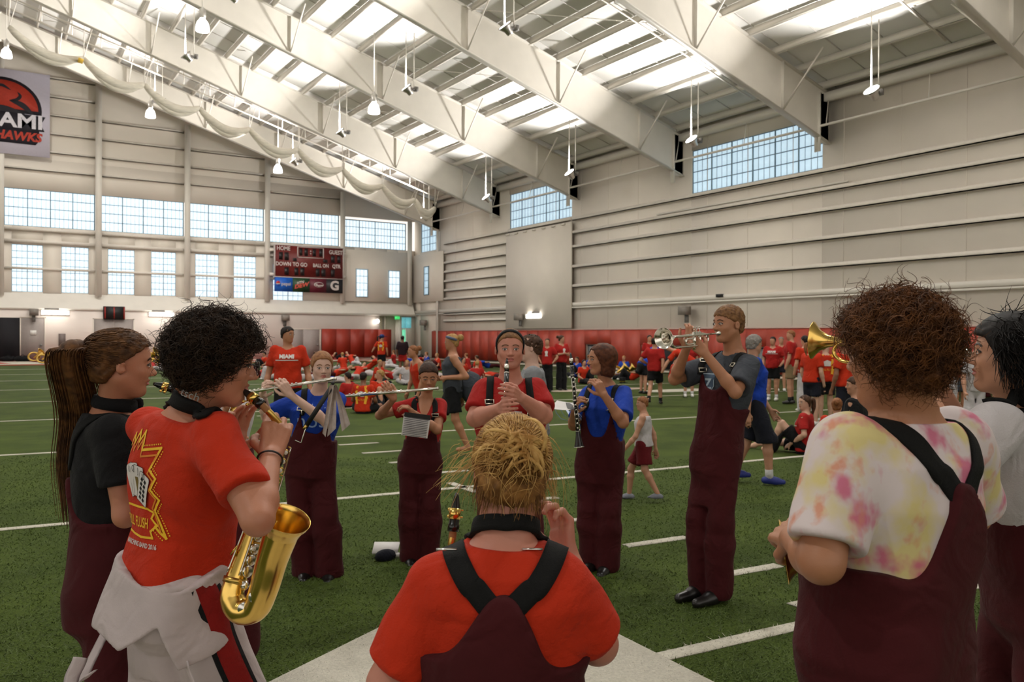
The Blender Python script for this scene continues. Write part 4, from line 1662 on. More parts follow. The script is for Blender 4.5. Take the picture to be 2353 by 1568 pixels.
    def face(s, brow=M_IRIS, lips=M_LIP, eyes=True, open_=1.0):
        H = s.head
        f2 = lambda p: H.d(p)
        up, rt = H.u, H.r
        nrm = H.f
        for sx in (-1, 1):
            if eyes:
                c = (.135 * H.wide * sx, .0)
                t = np.linspace(0, 2 * PI, 18, endpoint=False)
                al = [(c[0] + .058 * math.cos(a), c[1] + .026 * open_ * math.sin(a) + .004) for a in t]
                v, tr = fan(np.array(al) * H.hh)
                decal('eye', f2, v, tr, H.w((0, .62, 0)), -rt, up, M_EYEW, s.root, .0008)
                v, tr = fan(np.array([(c[0] + .027 * math.cos(a), c[1] + .002 + .027 * open_ * math.sin(a)) for a in t]) * H.hh)
                decal('iris', f2, v, tr, H.w((0, .62, 0)), -rt, up, M_IRIS, s.root, .0016)
                l = [(c[0] + .060 * math.cos(a), c[1] + .004 + .034 * open_ * math.sin(a)) for a in np.linspace(.05, PI - .05, 10)]
                v, tr = band(np.array(l) * H.hh, .014 * H.hh)
                decal('eyelashes', f2, v, tr, H.w((0, .62, 0)), -rt, up, M_IRIS, s.root, .0018)
            b = [(sx * (.060 + .135 * k) * H.wide, .100 + .022 * math.sin(k * PI) - .012 * k) for k in np.linspace(0, 1, 8)]
            v, tr = band(np.array(b) * H.hh, .026 * H.hh)
            decal('eyebrow', f2, v, tr, H.w((0, .62, 0)), -rt, up, brow, s.root, .0016)
        t = np.linspace(0, 2 * PI, 20, endpoint=False)
        v, tr = fan(np.array([(.088 * math.cos(a), -.256 + (.038 if math.sin(a) > 0 else .045) * math.sin(a)) for a in t]) * H.hh)
        decal('lips', f2, v, tr, H.w((0, .62, 0)), -rt, up, lips, s.root, .0008, sub=1)


# ---------------------------------------------------------------- hair
def hair_cap(P, material, h, fn_extra, lo=.35, hi=.35, name='hair', line=None):
    """hair volume: fn_extra(q) in head units (x right, y forward, z up)"""
    H = P.head

    def fn(p):
        return fn_extra(H.loc(p)) * F32(H.hh)
    b = H.hh * 1.4
    return sdf_obj(name, fn, H.c - b - np.array([0, 0, .1]), H.c + b, h, material, P.root)


def cap_shape(thick=.05, line=.24, back=-.32, side=-.02, amp=.012, sc=26, temple=.12):
    """close hair on the skull: hairline height in front, how far down behind and at the sides"""
    def f(q):
        d = ellip(q, (0, -.06, .14), (.325 + thick, .435 + thick, .37 + thick))
        # lower limit falls from the forehead to the nape
        y = q[:, 1]
        lim = np.interp(y, [-.5, -.25, -.05, temple, .30, .5], [back, back, side, side + .10, line, line + .05]).astype(F32)
        d2 = smin(d, ellip(q, (0, -.24, -.12), (.24 + thick, .21 + thick, .24)), .1)
        d = smax(d2, lim - q[:, 2], .03)
        return d + folds(q, amp, sc)
    return f


def strands(name, roots, dirs, length, rad, material, parent, seg=10, curl_r=0.0, curl_n=2.0, grav=.0, wav=0.0, jitter=.25, taper=True, side=3, guide=None):
    """tube hairs: one mesh"""
    n = len(roots)
    t = np.linspace(0, 1, seg)
    L = np.broadcast_to(np.asarray(length, float), (n,)) * (1 + jitter * (rng.random(n) - .5))
    d = np.asarray(dirs, float)
    d = d / (np.linalg.norm(d, axis=1)[:, None] + 1e-9)
    P = np.asarray(roots, float)[:, None, :] + d[:, None, :] * (L[:, None] * t[None])[:, :, None]
    P[:, :, 2] -= grav * (t[None] ** 2) * L[:, None]
    if guide is not None:
        P = P + guide(t, n)
    if curl_r:
        ref = np.cross(d, rng.normal(size=(n, 3)))
        ref /= np.linalg.norm(ref, axis=1)[:, None]
        r2 = np.cross(d, ref)
        ph = rng.random(n) * 2 * PI
        w = curl_n * (1 + .5 * (rng.random(n) - .5))
        a = ph[:, None] + 2 * PI * w[:, None] * t[None]
        cr = curl_r * (.6 + .8 * rng.random(n))[:, None] * np.minimum(1, t[None] * 4)
        P = P + (cr * np.cos(a))[:, :, None] * ref[:, None] + (cr * np.sin(a))[:, :, None] * r2[:, None]
    if wav:
        P = P + rng.normal(0, wav, (n, 1, 3)) * t[None, :, None]
    T = np.gradient(P, axis=1)
    T /= np.linalg.norm(T, axis=2)[:, :, None] + 1e-9
    s0 = np.cross(T, np.array([.31, .52, .79]))
    s0 /= np.linalg.norm(s0, axis=2)[:, :, None] + 1e-9
    u0 = np.cross(T, s0)
    r = rad * (1 - .75 * t ** 2 if taper else np.ones(seg))
    rr = (np.broadcast_to(r, (n, seg)) * (.7 + .6 * rng.random((n, 1))))
    ring = []
    for k in range(side):
        a = 2 * PI * k / side
        ring.append(P + rr[:, :, None] * (math.cos(a) * s0 + math.sin(a) * u0))
    v = np.stack(ring, 2)                    # n,seg,side,3
    idx = np.arange(n * seg * side).reshape(n, seg, side)
    q = []
    for k in range(side):
        k2 = (k + 1) % side
        q.append(np.stack([idx[:, :-1, k], idx[:, :-1, k2], idx[:, 1:, k2], idx[:, 1:, k]], -1).reshape(-1, 4))
    po = np.array(parent.location)
    return link(name, arr_mesh(name, v.reshape(-1, 3) - po, np.concatenate(q), True), material, parent)


def scalp_points(H, n, test, thick=.05):
    """random points and outward normals on the skull (head units test(q) -> keep)"""
    out_p, out_n = [], []
    got = 0
    while got < n:
        v = rng.normal(size=(n * 2, 3))
        v /= np.linalg.norm(v, axis=1)[:, None]
        q = np.array([0, -.06, .14]) + v * (np.array([.325, .435, .37]) + thick)
        k = test(q)
        q, v = q[k], v[k]
        out_p.append(q)
        out_n.append(v)
        got += len(q)
    q, v = np.concatenate(out_p)[:n], np.concatenate(out_n)[:n]
    R = H.R.astype(float)
    return H.c + H.hh * (q @ R), v @ R, q


def hair_mat(name, c1, c2, rough=.58):
    return mat(name, dim(c1, .85), rough, var=.2, vscale=35, col2=dim(c2, .85), spec=.22)
# ================================================================== the players in the ring
def bibtop(fc=.45, fs=.72, us=.10, bc=.75, bw=.06, side=.30):
    def f(t, u, w):
        au = np.abs(u)
        ft = np.where(au < us, fc + (fs - fc) * (au / us) ** 3, np.maximum(side, fs - (au - us) * 9))
        bt = side + (bc - side) * np.exp(-np.abs(u / bw) ** 2.6)
        k = np.clip(w / .05 + .5, 0, 1)
        k = k * k * (3 - 2 * k)
        return (ft * k + bt * (1 - k)).astype(F32)
    return f


def mk(label, J, hf, **k):
    P = Person(J, hf, **k)
    P.root = tag(empty('person', P.base), label, 'person')
    return P


def legs(J, head, hipw=.085, stance=.10, kz=.48, az=.085, fwdR=0., fwdL=0.):
    """fill hips, knees and ankles under the pelvis for a standing figure; heading in degrees"""
    f, r = HD(head), HD(head + 90)
    p = np.asarray(J['pel'], float)
    for sd, s, fo in (('R', 1, fwdR), ('L', -1, fwdL)):
        J['h' + sd] = p + r * hipw * s
        if 'a' + sd not in J:
            a = p + r * stance * s + f * fo
            a[2] = az
            J['a' + sd] = a
        a = np.asarray(J['a' + sd], float)
        k = (J['h' + sd] + a) / 2 + f * .03
        k[2] = kz
        J['k' + sd] = k
    return J


def tpt(P, t, u, w):
    """point in torso coordinates"""
    tt = min(max(t, 0), 1)
    lat = unit(P.lh * (1 - tt) + P.ls * tt)
    lat = unit(lat - P.up * (lat @ P.up))
    fw = np.cross(P.up, lat)
    return P.pel + P.up * t * P.TL + lat * u + fw * w


def bib_straps(P, fs, us, bc, wf=.040, wb=.044, front=True, back=True, over=.10, buck=True):
    fn = (lambda p: np.minimum(P.shirtfn(p), P.trfn(p))) if front else P.shirtfn
    for s in (-1, 1):
        pts = []
        if front:
            pts += [tpt(P, fs - .03, s * us, .16), tpt(P, fs + .12, s * us * 1.02, .15)]
        pts += [tpt(P, .97, s * over, .03)]
        if back:
            e, b_ = np.array([bc - .06, s * .012]), np.array([.945, s * over * .86])
            pts += [tpt(P, b_[0], b_[1], -.09)] + [tpt(P, *(b_ + (e - b_) * k), -.15) for k in (.33, .66, 1.0)]
        else:
            pts += [tpt(P, .92, s * over * .92, -.10)]
        ribbon('strap', fn, pts, wf, .0025, M_STRAP, P.root, off=.003 + (.002 if s > 0 else 0), n=8)
        if front and buck:
            for tt in (fs + .02, fs + .14):
                c, n = snap(fn, np.array([tpt(P, tt, s * us, .15)]), 6, .010)
                c, n = c[0], n[0]
                ax = [unit(np.cross((0, 0, 1), n)), unit(np.cross(n, np.cross((0, 0, 1), n))), n]
                m = MB(P.root.location)
                for dz in (-.012, .012):
                    m.box(c + ax[1] * dz, (.050, .005, .004), ax)
                for dx in (-.024, .024):
                    m.box(c + ax[0] * dx, (.005, .028, .004), ax)
                m.build('buckle', M_BUCK, P.root)


# ---- 1  girl with the long ponytail
J = dict(head=V(284, 838, 2.75), neck=V(258, 948, 2.79), pel=V(262, 1345, 2.82), sR=V(262, 1005, 2.63), sL=V(262, 985, 2.95),
         eR=V(288, 1185, 2.62), wR=V(372, 1090, 2.72), eL=V(310, 1170, 3.02), wL=V(395, 1040, 2.95))
legs(J, 78, .08, .09, .44)
P1 = mk('young woman with a very long brown ponytail, black shirt and maroon bib trousers', J, HD(62) + np.array([0, 0, -.06]), hh=.212, build=.92, arm=.9, nr=.046)
P1.body(skin('warm'), .0065)
P1.face(hair_mat('brow_brown', (60, 38, 24), (70, 46, 30)))
P1.shirt(M_BLKC, .009, 'polo_shirt', sleeve=.60, sr=.018, hem=.36, neck=.056, off=.018)
P1.trousers(M_MAROON, .010, 'overalls', off=.030, topfn=bibtop(.5, .7, .1, .62, .09, .42), legr=(.012, .03, .045, .06))
ribbon('strap', P1.shirtfn, [tpt(P1, .78, .09, .14), tpt(P1, .97, .095, .02), tpt(P1, .88, .09, -.12), tpt(P1, .72, .06, -.14)], .04, .003, M_STRAP, P1.root)
# stand-up polo collar
cb = P1.nk + P1.up * .0
hc = unit(P1.head.c - P1.nk)
fwc = HD(78)
rgc = HD(168)
ringp = [P1.nk + hc * (.035 + .012 * math.cos(a)) + rgc * .070 * math.sin(a) + fwc * (-.074 * math.cos(a) + .012) for a in np.linspace(-2.6, 2.6, 18)]
MB(P1.root.location).tube(ringp, [.011] * 18, 8, sy=2.0, ref=hc).build('collar', M_BLKC, P1.root, True)
HB1 = hair_mat('brown_hair', (66, 42, 24), (112, 74, 40))
hair_cap(P1, HB1, .006, cap_shape(.045, .30, -.30, .02, .010, 30, .08), name='hair')
H = P1.head
pb = H.w((0, -.50, .17))      # ponytail root
M_TIE = mat('black_hair_tie', (14, 13, 13), .7)
MB(P1.root.location).tube([pb + H.r * .028 * math.cos(a) + H.u * .028 * math.sin(a) for a in np.linspace(0, 2 * PI, 14, endpoint=False)], .011, 8, closed=True).build('hair_tie', M_TIE, P1.root, True)
pb2 = H.w((0, -.60, .05))
MB(P1.root.location).tube([pb2 + H.r * .024 * math.cos(a) + H.u * .024 * math.sin(a) for a in np.linspace(0, 2 * PI, 14, endpoint=False)], .010, 8, closed=True).build('hair_tie', M_TIE, P1.root, True)
tail = bez([pb, H.w((0, -.66, .22)), H.w((0, -.76, .05)), V(183, 950, 2.80), V(172, 1060, 2.82), V(180, 1195, 2.82)], 10)
MB(P1.root.location).tube(tail, np.interp(np.linspace(0, 1, len(tail)), [0, .12, .3, .6, .85, 1], [.020, .034, .042, .046, .036, .012]), 16, sy=.75).build('ponytail', HB1, P1.root, True)
nt = 900
tt = np.linspace(0, 1, 18)
tl = np.stack([np.interp(tt, np.linspace(0, 1, len(tail)), tail[:, k]) for k in range(3)], 1)
wid = np.interp(tt, [0, .12, .3, .6, .85, 1], [.012, .034, .044, .052, .050, .045])
offs = rng.normal(0, .55, (nt, 2))
offs = np.clip(offs, -1.15, 1.15)
cutl = .80 + .25 * rng.random(nt)


def tailguide(t, n):
    g = np.zeros((n, len(t), 3))
    for k in range(3):
        g[:, :, k] = np.interp(np.minimum(cutl[:, None] * t[None], 1.0), tt, tl[:, k])
    w_ = np.interp(t, tt, wid)
    g += (offs[:, :1] * w_[None])[:, :, None] * RT + (offs[:, 1:] * w_[None])[:, :, None] * FW * .8
    g[:, :, 2] -= np.maximum(cutl[:, None] * t[None] - 1, 0) * .5
    return g


strands('ponytail_strands', np.zeros((nt, 3)), np.tile([0, 0, 1.], (nt, 1)), 1e-4, .0022, HB1, P1.root, seg=18, guide=tailguide, jitter=0, side=3)
pt_, nm_, q_ = scalp_points(H, 900, lambda q: (q[:, 2] > .30 - .9 * np.clip(-(q[:, 1] - .28), 0, .6)) & (q[:, 2] > -.28), .055)
tod = pb - pt_
strands('hair_strands', pt_, tod, np.linalg.norm(tod, axis=1) * .95, .0016, HB1, P1.root, seg=7, jitter=.1,
        guide=lambda t, n: nm_[:, None, :] * (.022 * np.sin(PI * t))[None, :, None])

# ---- 2  curly boy with the saxophone
h2 = 44
J = dict(head=V(500, 836, 2.30), neck=V(438, 958, 2.36), pel=V(402, 1350, 2.40), sR=V(497, 1010, 2.22), sL=V(343, 990, 2.50),
         eR=V(592, 1195, 2.08), wR=V(622, 1050, 2.26), eL=V(430, 1190, 2.62), wL=V(528, 1045, 2.52))
legs(J, h2, .09, .11, .50, .09, .10, -.05)
J['kR'] = J['kR'] + HD(h2) * .10
P2 = mk('young man with curly dark hair and glasses in a red shirt playing a saxophone', J, HD(68) + np.array([0, 0, -.10]), hh=.229, build=.98, arm=1.0, chest=1.02, nr=.056)
hr = hand_prims(J['wR'], V(640, 965, 2.33) - J['wR'], HD(20) * .9 + HD(-90) * .5, HD(-90), [.55, .6, .7, .8], 1.0, tcurl=.5)
hl = hand_prims(J['wL'], V(552, 935, 2.52) - J['wL'], HD(150) + HD(90) * .3, HD(90), [.30, .4, .45, .5], 1.0, tcurl=.3)
P2.body(skin('warm'), .006, {'R': hr, 'L': hl})
P2.face(hair_mat('brow_dark', (26, 18, 14), (34, 24, 18)))
P2.shirt(M_RED, .0075, sleeve=.68, sr=.016, hem=.0, neck=.066, off=.020, ampl=.005)
P2.trousers(M_WBIB, .009, 'trousers', off=.034, top=.13, legr=(.022, .030, .035, .04), ampl=.005)
# folded-down bib flap hanging behind, like a short skirt
def flapfn(p):
    t, u, w = P2.tors(p)
    a = np.interp(t, [-.42, -.2, .02, .16], [.215, .205, .180, .165]).astype(F32)
    b = np.interp(t, [-.42, -.2, .02, .16], [.185, .180, .150, .135]).astype(F32)
    k = ((np.abs(u) / a) ** 2.3 + (np.abs(w + .005) / b) ** 2.3) ** (1 / 2.3) + 1e-5
    d = np.abs((k - 1) * np.minimum(a, b)) - F32(.010)
    ang = np.arctan2(u, -w)                       # 0 at the spine
    low = np.interp(ang, [-3.14, -1.9, -1.1, -.2, .45, .95, 1.25, 2.0, 3.14], [-.02, -.05, -.30, -.20, -.22, -.06, -.30, -.16, -.02]).astype(F32)
    top = np.interp(np.abs(ang), [0, 1.2, 1.9, 2.6, 3.2], [.14, .12, .22, .16, .10]).astype(F32)
    d = smax(d, (low - t) * F32(P2.TL), .008)
    d = smax(d, (t - top) * F32(P2.TL), .008)
    return d + folds(p, .0035, 15, 2.0)


sdf_obj('bib_flap', flapfn, P2.pel - (.4, .4, .35), P2.pel + (.4, .4, .25), .006, M_WBIB, P2.root, slack=2.0)
allp = lambda p: np.minimum(P2.trfn(p), flapfn(p))
for pts in ([tpt(P2, -.18, -.20, -.06), tpt(P2, -.42, -.22, -.10), tpt(P2, -.50, -.08, -.20), tpt(P2, -.38, .02, -.22)],
            [tpt(P2, -.24, .20, -.05), tpt(P2, -.52, .22, -.02), tpt(P2, -.66, .10, -.16), tpt(P2, -.52, -.04, -.24), tpt(P2, -.36, -.06, -.22)]):
    C = bez(pts, 8)
    MB(P2.root.location).tube(C, .019, 6, sy=.16, ref=HD(h2)).build('hanging_strap', M_WBIB, P2.root, True)
# side stripe red edged with black
for wd, m, of in ((.085, M_BLKC, .003), (.058, cloth('red_stripe_wool', (150, 24, 20)), .006)):
    ribbon('side_stripe', P2.trfn, [P2.J['hR'] + HD(h2 + 90) * .14 + (0, 0, .05), (P2.J['hR'] * .55 + P2.J['kR'] * .45) + HD(h2 + 90) * .14, P2.J['kR'] + HD(h2 + 90) * .12, (P2.J['kR'] + P2.J['aR']) / 2 + HD(h2 + 90) * .12], wd, .002, m, P2.root, off=of)
# hair: dense ringlets
HD2 = hair_mat('dark_curly_hair', (30, 20, 14), (62, 44, 30))
hair_cap(P2, HD2, .007, cap_shape(.075, .26, -.36, -.12, .03, 22, .13))
tst = lambda q: (q[:, 2] > np.interp(q[:, 1], [-.5, -.2, .05, .2, .33], [-.40, -.40, -.10, .02, .24]))
pt_, nm_, q_ = scalp_points(P2.head, 4200, tst, .055)
strands('ringlets', pt_, nm_ * .8 + rng.normal(0, .6, nm_.shape) + np.array([0, 0, -.2]), .034, .0012, HD2, P2.root, seg=18, curl_r=.0125, curl_n=1.5, grav=.1, jitter=.8)
pt_, nm_, q_ = scalp_points(P2.head, 260, tst, .10)
strands('stray_curls', pt_, nm_ + rng.normal(0, .6, nm_.shape), .050, .0011, HD2, P2.root, seg=20, curl_r=.013, curl_n=1.3, jitter=.7)
# glasses
H = P2.head
g = MB(P2.root.location)
for s in (-1, 1):
    c = H.w((.155 * s, .455, -.015))
    ringp = [c + H.r * .026 * math.cos(a) * 1.15 + H.u * .019 * math.sin(a) for a in np.linspace(0, 2 * PI, 22, endpoint=False)]
    g.tube(ringp, .0016, 6, closed=True)
    g.tube([H.w((.285 * s, .445, .02)), H.w((.335 * s, .35, .03)), H.w((.345 * s, .0, .035)), H.w((.34 * s, -.08, -.02))], .0018, 6)
g.tube([H.w((-.045, .46, .0)), H.w((0, .475, .01)), H.w((.045, .46, .0))], .0016, 6)
gl = g.build('glasses', mat('dark_metal_frames', (44, 34, 32), .35, .6), P2.root, True)
# neck strap
ns = lambda p: np.minimum(P2.shirtfn(p), P2.bodyfn(p))
ribbon('neck_strap', ns, [V(530, 1040, 2.36), V(505, 1000, 2.30), V(480, 975, 2.22), V(462, 955, 2.24), V(430, 925, 2.27), V(402, 915, 2.33), V(392, 925, 2.40)], .040, .006, M_STRAP, P2.root, off=.008)
v_, t_ = text_mesh('tsch', .034, shear=.2)
decal('strap_lettering', ns, v_, t_, V(372, 918, 2.05), RT - _u * .35, _u + RT * .35, mat('strap_print', (150, 150, 150), .6), P2.root, .021)
# shirt print
F2 = P2.shirtfn
ey = np.array([0, 0, 1.0])
ex = unit(HD(h2 - 90) * -1)          # across the back, seen from behind: right of picture
ex = HD(h2 + 90 - 12)
org = tpt(P2, .5, 0, 0) - np.cross(ex, ey) * -.5


def dc(name, vt, m, off=.003, sub=0, at=(0, 0)):
    v, t = vt
    decal(name, F2, (v + np.asarray(at)) * PSC, t, PORG, PEX, ey, m, P2.root, off, sub)


PEX = HD(h2 + 84)
PN = np.cross(PEX, ey)
PSC = .70
PORG = P2.pel + P2.up * .64 * P2.TL + PN * .40
# (x, y) in metres on the back; x to the picture's right
PSC = .70
zig = [(-.13, .145), (-.105, .19), (-.085, .155), (-.06, .205), (-.04, .165), (-.015, .205), (.0, .16), (.0, .135), (.115, .15), (.065, .065), (.11, .035), (.075, -.01), (.125, -.045), (.085, -.09), (.12, -.195), (.075, -.155)]
zig2 = [(a * .86 - .002, b * .86 - .006) for a, b in zig[:-1]]
dc('print_zigzag', band(zig, .010), M_YEL, sub=1)
dc('print_zigzag', band(zig2, .007), mat('orange_print', (206, 120, 22), .7), sub=1)
dots_v, dots_t = [], []
for a, b in zip(zig[7:-1], zig[8:]):
    a, b = np.array(a), np.array(b)
    L = np.linalg.norm(b - a)
    for k in range(int(L / .010)):
        c = a + (b - a) * (k + .5) / int(L / .010)
        dd = unit(b - a)
        c = c + np.array([-dd[1], dd[0]]) * .016
        v, t = fan([c + .0032 * np.array([math.cos(x), math.sin(x)]) for x in np.linspace(0, 2 * PI, 6, endpoint=False)])
        dots_t.append(t + sum(len(z) for z in dots_v))
        dots_v.append(v)
dc('print_dots', (np.concatenate(dots_v), np.concatenate(dots_t)), M_YEL)
M_CARD = mat('print_white', (206, 200, 196), .8)
cards = [(-.075, .015, .35), (-.045, .02, .12), (-.015, .012, -.15), (.02, -.012, -.42)]
for i, (x, y, r) in enumerate(cards):
    c, s_ = math.cos(r), math.sin(r)
    pts = [(x + c * a - s_ * b, y + s_ * a + c * b) for a, b in ((-.036, -.065), (.036, -.065), (.036, .055), (.03, .062), (-.03, .062), (-.036, .055))]
    dc('print_card', fan(pts), M_CARD, .0030 + .0008 * i, sub=2)
    dc('print_card_edge', band(pts, .0016, True), M_BLKC, .0036 + .0008 * i)
x, y, r = cards[3]
sv, stt = [], []
for kx in (-.012, .012):
    for ky in (-.045, -.025, -.005, .015, .035):
        c, s_ = math.cos(r), math.sin(r)
        px, py = x + c * kx - s_ * ky, y + s_ * kx + c * ky
        v, t = fan([(px + .008 * math.cos(a) * (1 + .25 * math.cos(4 * a)), py + .008 * math.sin(a) * (1 + .25 * math.cos(4 * a))) for a in np.linspace(0, 2 * PI, 12, endpoint=False)])
        stt.append(t + sum(len(z) for z in sv))
        sv.append(v)
dc('print_spades', (np.concatenate(sv), np.concatenate(stt)), M_BLKC, .0066)
for s_, x, y, r in (('10', .032, .035, .0), ('J', -.005, .055, 0), ('Q', -.04, .062, 0), ('K', -.075, .055, 0)):
    v, t = text_mesh(s_, .034, sx=.7)
    dc('print_lettering', (v, t), M_BLKC, .0068, at=(x, y))
dc('print_figure', fan([(-.035, .03), (-.012, .03), (-.008, -.03), (-.03, -.035)]), mat('print_olive', (110, 92, 40), .8), .0052, sub=1)
arch = [(-.13, -.09), (.03, -.09), (.075, -.10), (.055, -.125), (.085, -.15), (.05, -.175), (.06, -.20), (-.02, -.205), (-.13, -.195)]
dc('print_sign', band(arch, .009), M_YEL, sub=1)
for s_, x in (('F', -.135), ('U', -.11), ('L', -.085), ('L', -.06), ('F', -.025), ('L', .0), ('A', .02), ('S', .035), ('H', .052)):
    pass
v, t = text_mesh('FULL FLUSH', .055, sx=.62, bold=.001)
dc('print_lettering', (v, t), M_YEL, at=(-.055, -.15))
v, t = text_mesh('MARCHING BAND 2016', .026, sx=.82, bold=.0006)
dc('print_lettering', (v, t), M_CARD, at=(-.03, -.235))
# bracelet
wr_ = P2.J['wR']
dw = unit(P2.J['wR'] - P2.J['eR'])
a1 = unit(np.cross(dw, (0, 0, 1.)))
a2 = np.cross(dw, a1)
c_ = wr_ - dw * .012
MB(P2.root.location).tube([c_ + a1 * .033 * math.cos(a) + a2 * .033 * math.sin(a) for a in np.linspace(0, 2 * PI, 24, endpoint=False)], .0028, 6, closed=True).build('bracelet', M_LEATH, P2.root, True)
cc = c_ - FW * .034 + RT * .012
MB(P2.root.location).ball(cc, (.008, .006, .006)).build('bracelet_bead', M_CHROME, P2.root, True)

# ---- 3  flutist in blue
J = dict(head=V(740, 845, 5.75), neck=V(735, 902, 5.82), pel=V(712, 1062, 5.82), sR=V(688, 922, 5.80), sL=V(778, 922, 5.85),
         eR=V(612, 958, 5.78), wR=V(603, 905, 5.62), eL=V(752, 972, 5.58), wL=V(668, 908, 5.52), aR=V(703, 1308, 5.82), aL=V(757, 1312, 5.80))
legs(J, 178, .085, .1, .42)
P3 = mk('young woman in a blue shirt and maroon bib trousers playing a flute', J, HD(160) + np.array([0, 0, -.03]), hh=.212, build=1.0, arm=.85, nr=.045)
hr = hand_prims(J['wR'], V(608, 884, 5.55) - J['wR'], HD(180) * -.3 + HD(90), HD(180), [.7, .7, .75, .8], .92)
hl = hand_prims(J['wL'], V(650, 884, 5.50) - J['wL'], HD(0) + HD(-90) * .6, HD(180), [.8, .7, .7, .7], .92)
P3.body(skin('pale'), .0065, {'R': hr, 'L': hl})
P3.face(hair_mat('brow_red', (122, 82, 56), (132, 92, 64)))
P3.shirt(M_BLUE, .010, sleeve=.78, sr=.022, hem=.2, neck=.058, off=.016)
P3.trousers(M_MAROON, .011, 'overalls', off=.030, topfn=bibtop(.42, .70, .095, .6, .08, .34), legr=(.012, .030, .042, .062))
bib_straps(P3, .70, .095, .6, back=False)
P3.shoes(M_LEATH)
v, t = text_mesh('nosu', .14, sx=1.0)
decal('print_lettering', P3.shirtfn, v, t, tpt(P3, .62, .02, .5), -HD(268), (0, 0, 1), mat('pale_blue_print', (150, 178, 226), .7), P3.root)
sv, stt = [], []
for i in range(9):
    v, t = fan([(-.10 + .025 * i + .004 * math.cos(a), .10 + .008 * (i % 3) + .004 * math.sin(a)) for a in np.linspace(0, 2 * PI, 6, endpoint=False)])
    stt.append(t + 7 * i)
    sv.append(v)
decal('print_stars', P3.shirtfn, np.concatenate(sv), np.concatenate(stt), tpt(P3, .62, .0, .5), -HD(268), (0, 0, 1), mat('pale_blue_print', (150, 178, 226)), P3.root)
HR3 = hair_mat('strawberry_hair', (128, 82, 50), (160, 112, 72))
hair_cap(P3, HR3, .008, cap_shape(.035, .28, -.30, -.06, .006, 30, .14))

# ---- 4  flutist in red
J = dict(head=V(985, 866, 6.15), neck=V(978, 920, 6.22), pel=V(965, 1058, 6.22), sR=V(944, 935, 6.2), sL=V(1014, 936, 6.22),
         eR=V(872, 955, 6.15), wR=V(905, 917, 6.0), eL=V(1004, 988, 6.02), wL=V(955, 952, 5.95), aR=V(945, 1278, 6.2), aL=V(985, 1280, 6.2))
legs(J, 174, .078, .08, .40)
P4 = mk('young woman with pulled-back brown hair in a red V-neck shirt playing a flute', J, HD(172) + np.array([0, 0, -.28]), hh=.200, build=.86, arm=.78, nr=.042, S=.95)
hr = hand_prims(J['wR'], V(893, 899, 5.98) - J['wR'], HD(0) + HD(-90) * .3, HD(90), [.6, .6, .6, .7], .9)
hl = hand_prims(J['wL'], V(936, 937, 5.92) - J['wL'], np.array([0, 0, -1.]) + HD(0) * .3, HD(180), [.7, .7, .8, .8], .9)
P4.body(skin('tan'), .0065, {'R': hr, 'L': hl})
P4.face(hair_mat('brow_dark2', (40, 26, 20), (48, 32, 24)), open_=.45)
P4.shirt(M_RED2, .010, sleeve=.55, sr=.022, hem=.2, neck=.054, off=.014, vneck=.30)
P4.trousers(M_MAROON, .011, 'overalls', off=.026, topfn=bibtop(.40, .66, .08, .6, .08, .34), legr=(.010, .024, .034, .050))
bib_straps(P4, .66, .08, .6, back=False, over=.08)
HR4 = hair_mat('dark_brown_hair', (44, 28, 20), (74, 48, 34))
hair_cap(P4, HR4, .008, cap_shape(.035, .27, -.30, .02, .006, 30, .1))
MB(P4.root.location).ball(P4.head.w((0, -.55, .25)), .045).build('hair_bun', HR4, P4.root, True)
P4.shoes(M_LEATH)

# ---- 5  clarinettist with the headband
J = dict(head=V(1172, 803, 4.78), neck=V(1172, 872, 4.84), pel=V(1172, 1110, 4.84), sR=V(1112, 908, 4.82), sL=V(1234, 906, 4.82),
         eR=V(1092, 962, 4.72), wR=V(1146, 940, 4.52), eL=V(1250, 955, 4.72), wL=V(1198, 915, 4.52))
legs(J, 178, .1, .12, .42)
P5 = mk('young woman with a black headband in a red shirt playing a clarinet', J, HD(178), hh=.222, build=1.22, depthb=1.25, arm=1.28, wide=1.06, jaw=1.3, hip=1.15, nr=.056)
hr = hand_prims(J['wR'], V(1166, 935, 4.40) - J['wR'], HD(0) * .5 + HD(90) * .7, (0, 0, 1), [.6, .65, .7, .7], .95)
hl = hand_prims(J['wL'], V(1166, 900, 4.42) - J['wL'], HD(0) * .5 - HD(90) * .5, (0, 0, 1), [.6, .65, .7, .7], .95)
P5.body(skin('red'), .0060, {'R': hr, 'L': hl})
P5.face(hair_mat('brow_brown3', (104, 70, 50), (110, 76, 54)))
P5.shirt(M_RED2, .010, sleeve=.72, sr=.016, hem=.2, neck=.066, off=.016)
P5.trousers(M_MAROON, .012, 'overalls', off=.030, topfn=bibtop(.36, .66, .115, .6, .08, .34))
bib_straps(P5, .66, .115, .6, back=False, over=.115)
HR5 = hair_mat('light_brown_hair', (104, 72, 46), (146, 106, 68))
hair_cap(P5, HR5, .008, cap_shape(.03, .28, -.32, .0, .004, 30, .12))
H = P5.head
def band_fn(q):
    d = ellip(q, (0, -.06, .14), (.325 + .055, .435 + .055, .37 + .055))
    s_ = .925 * q[:, 1] - .38 * q[:, 2] + .008
    d = smax(d, np.abs(s_) - .062, .02)
    return smax(d, -.12 - q[:, 2], .02)


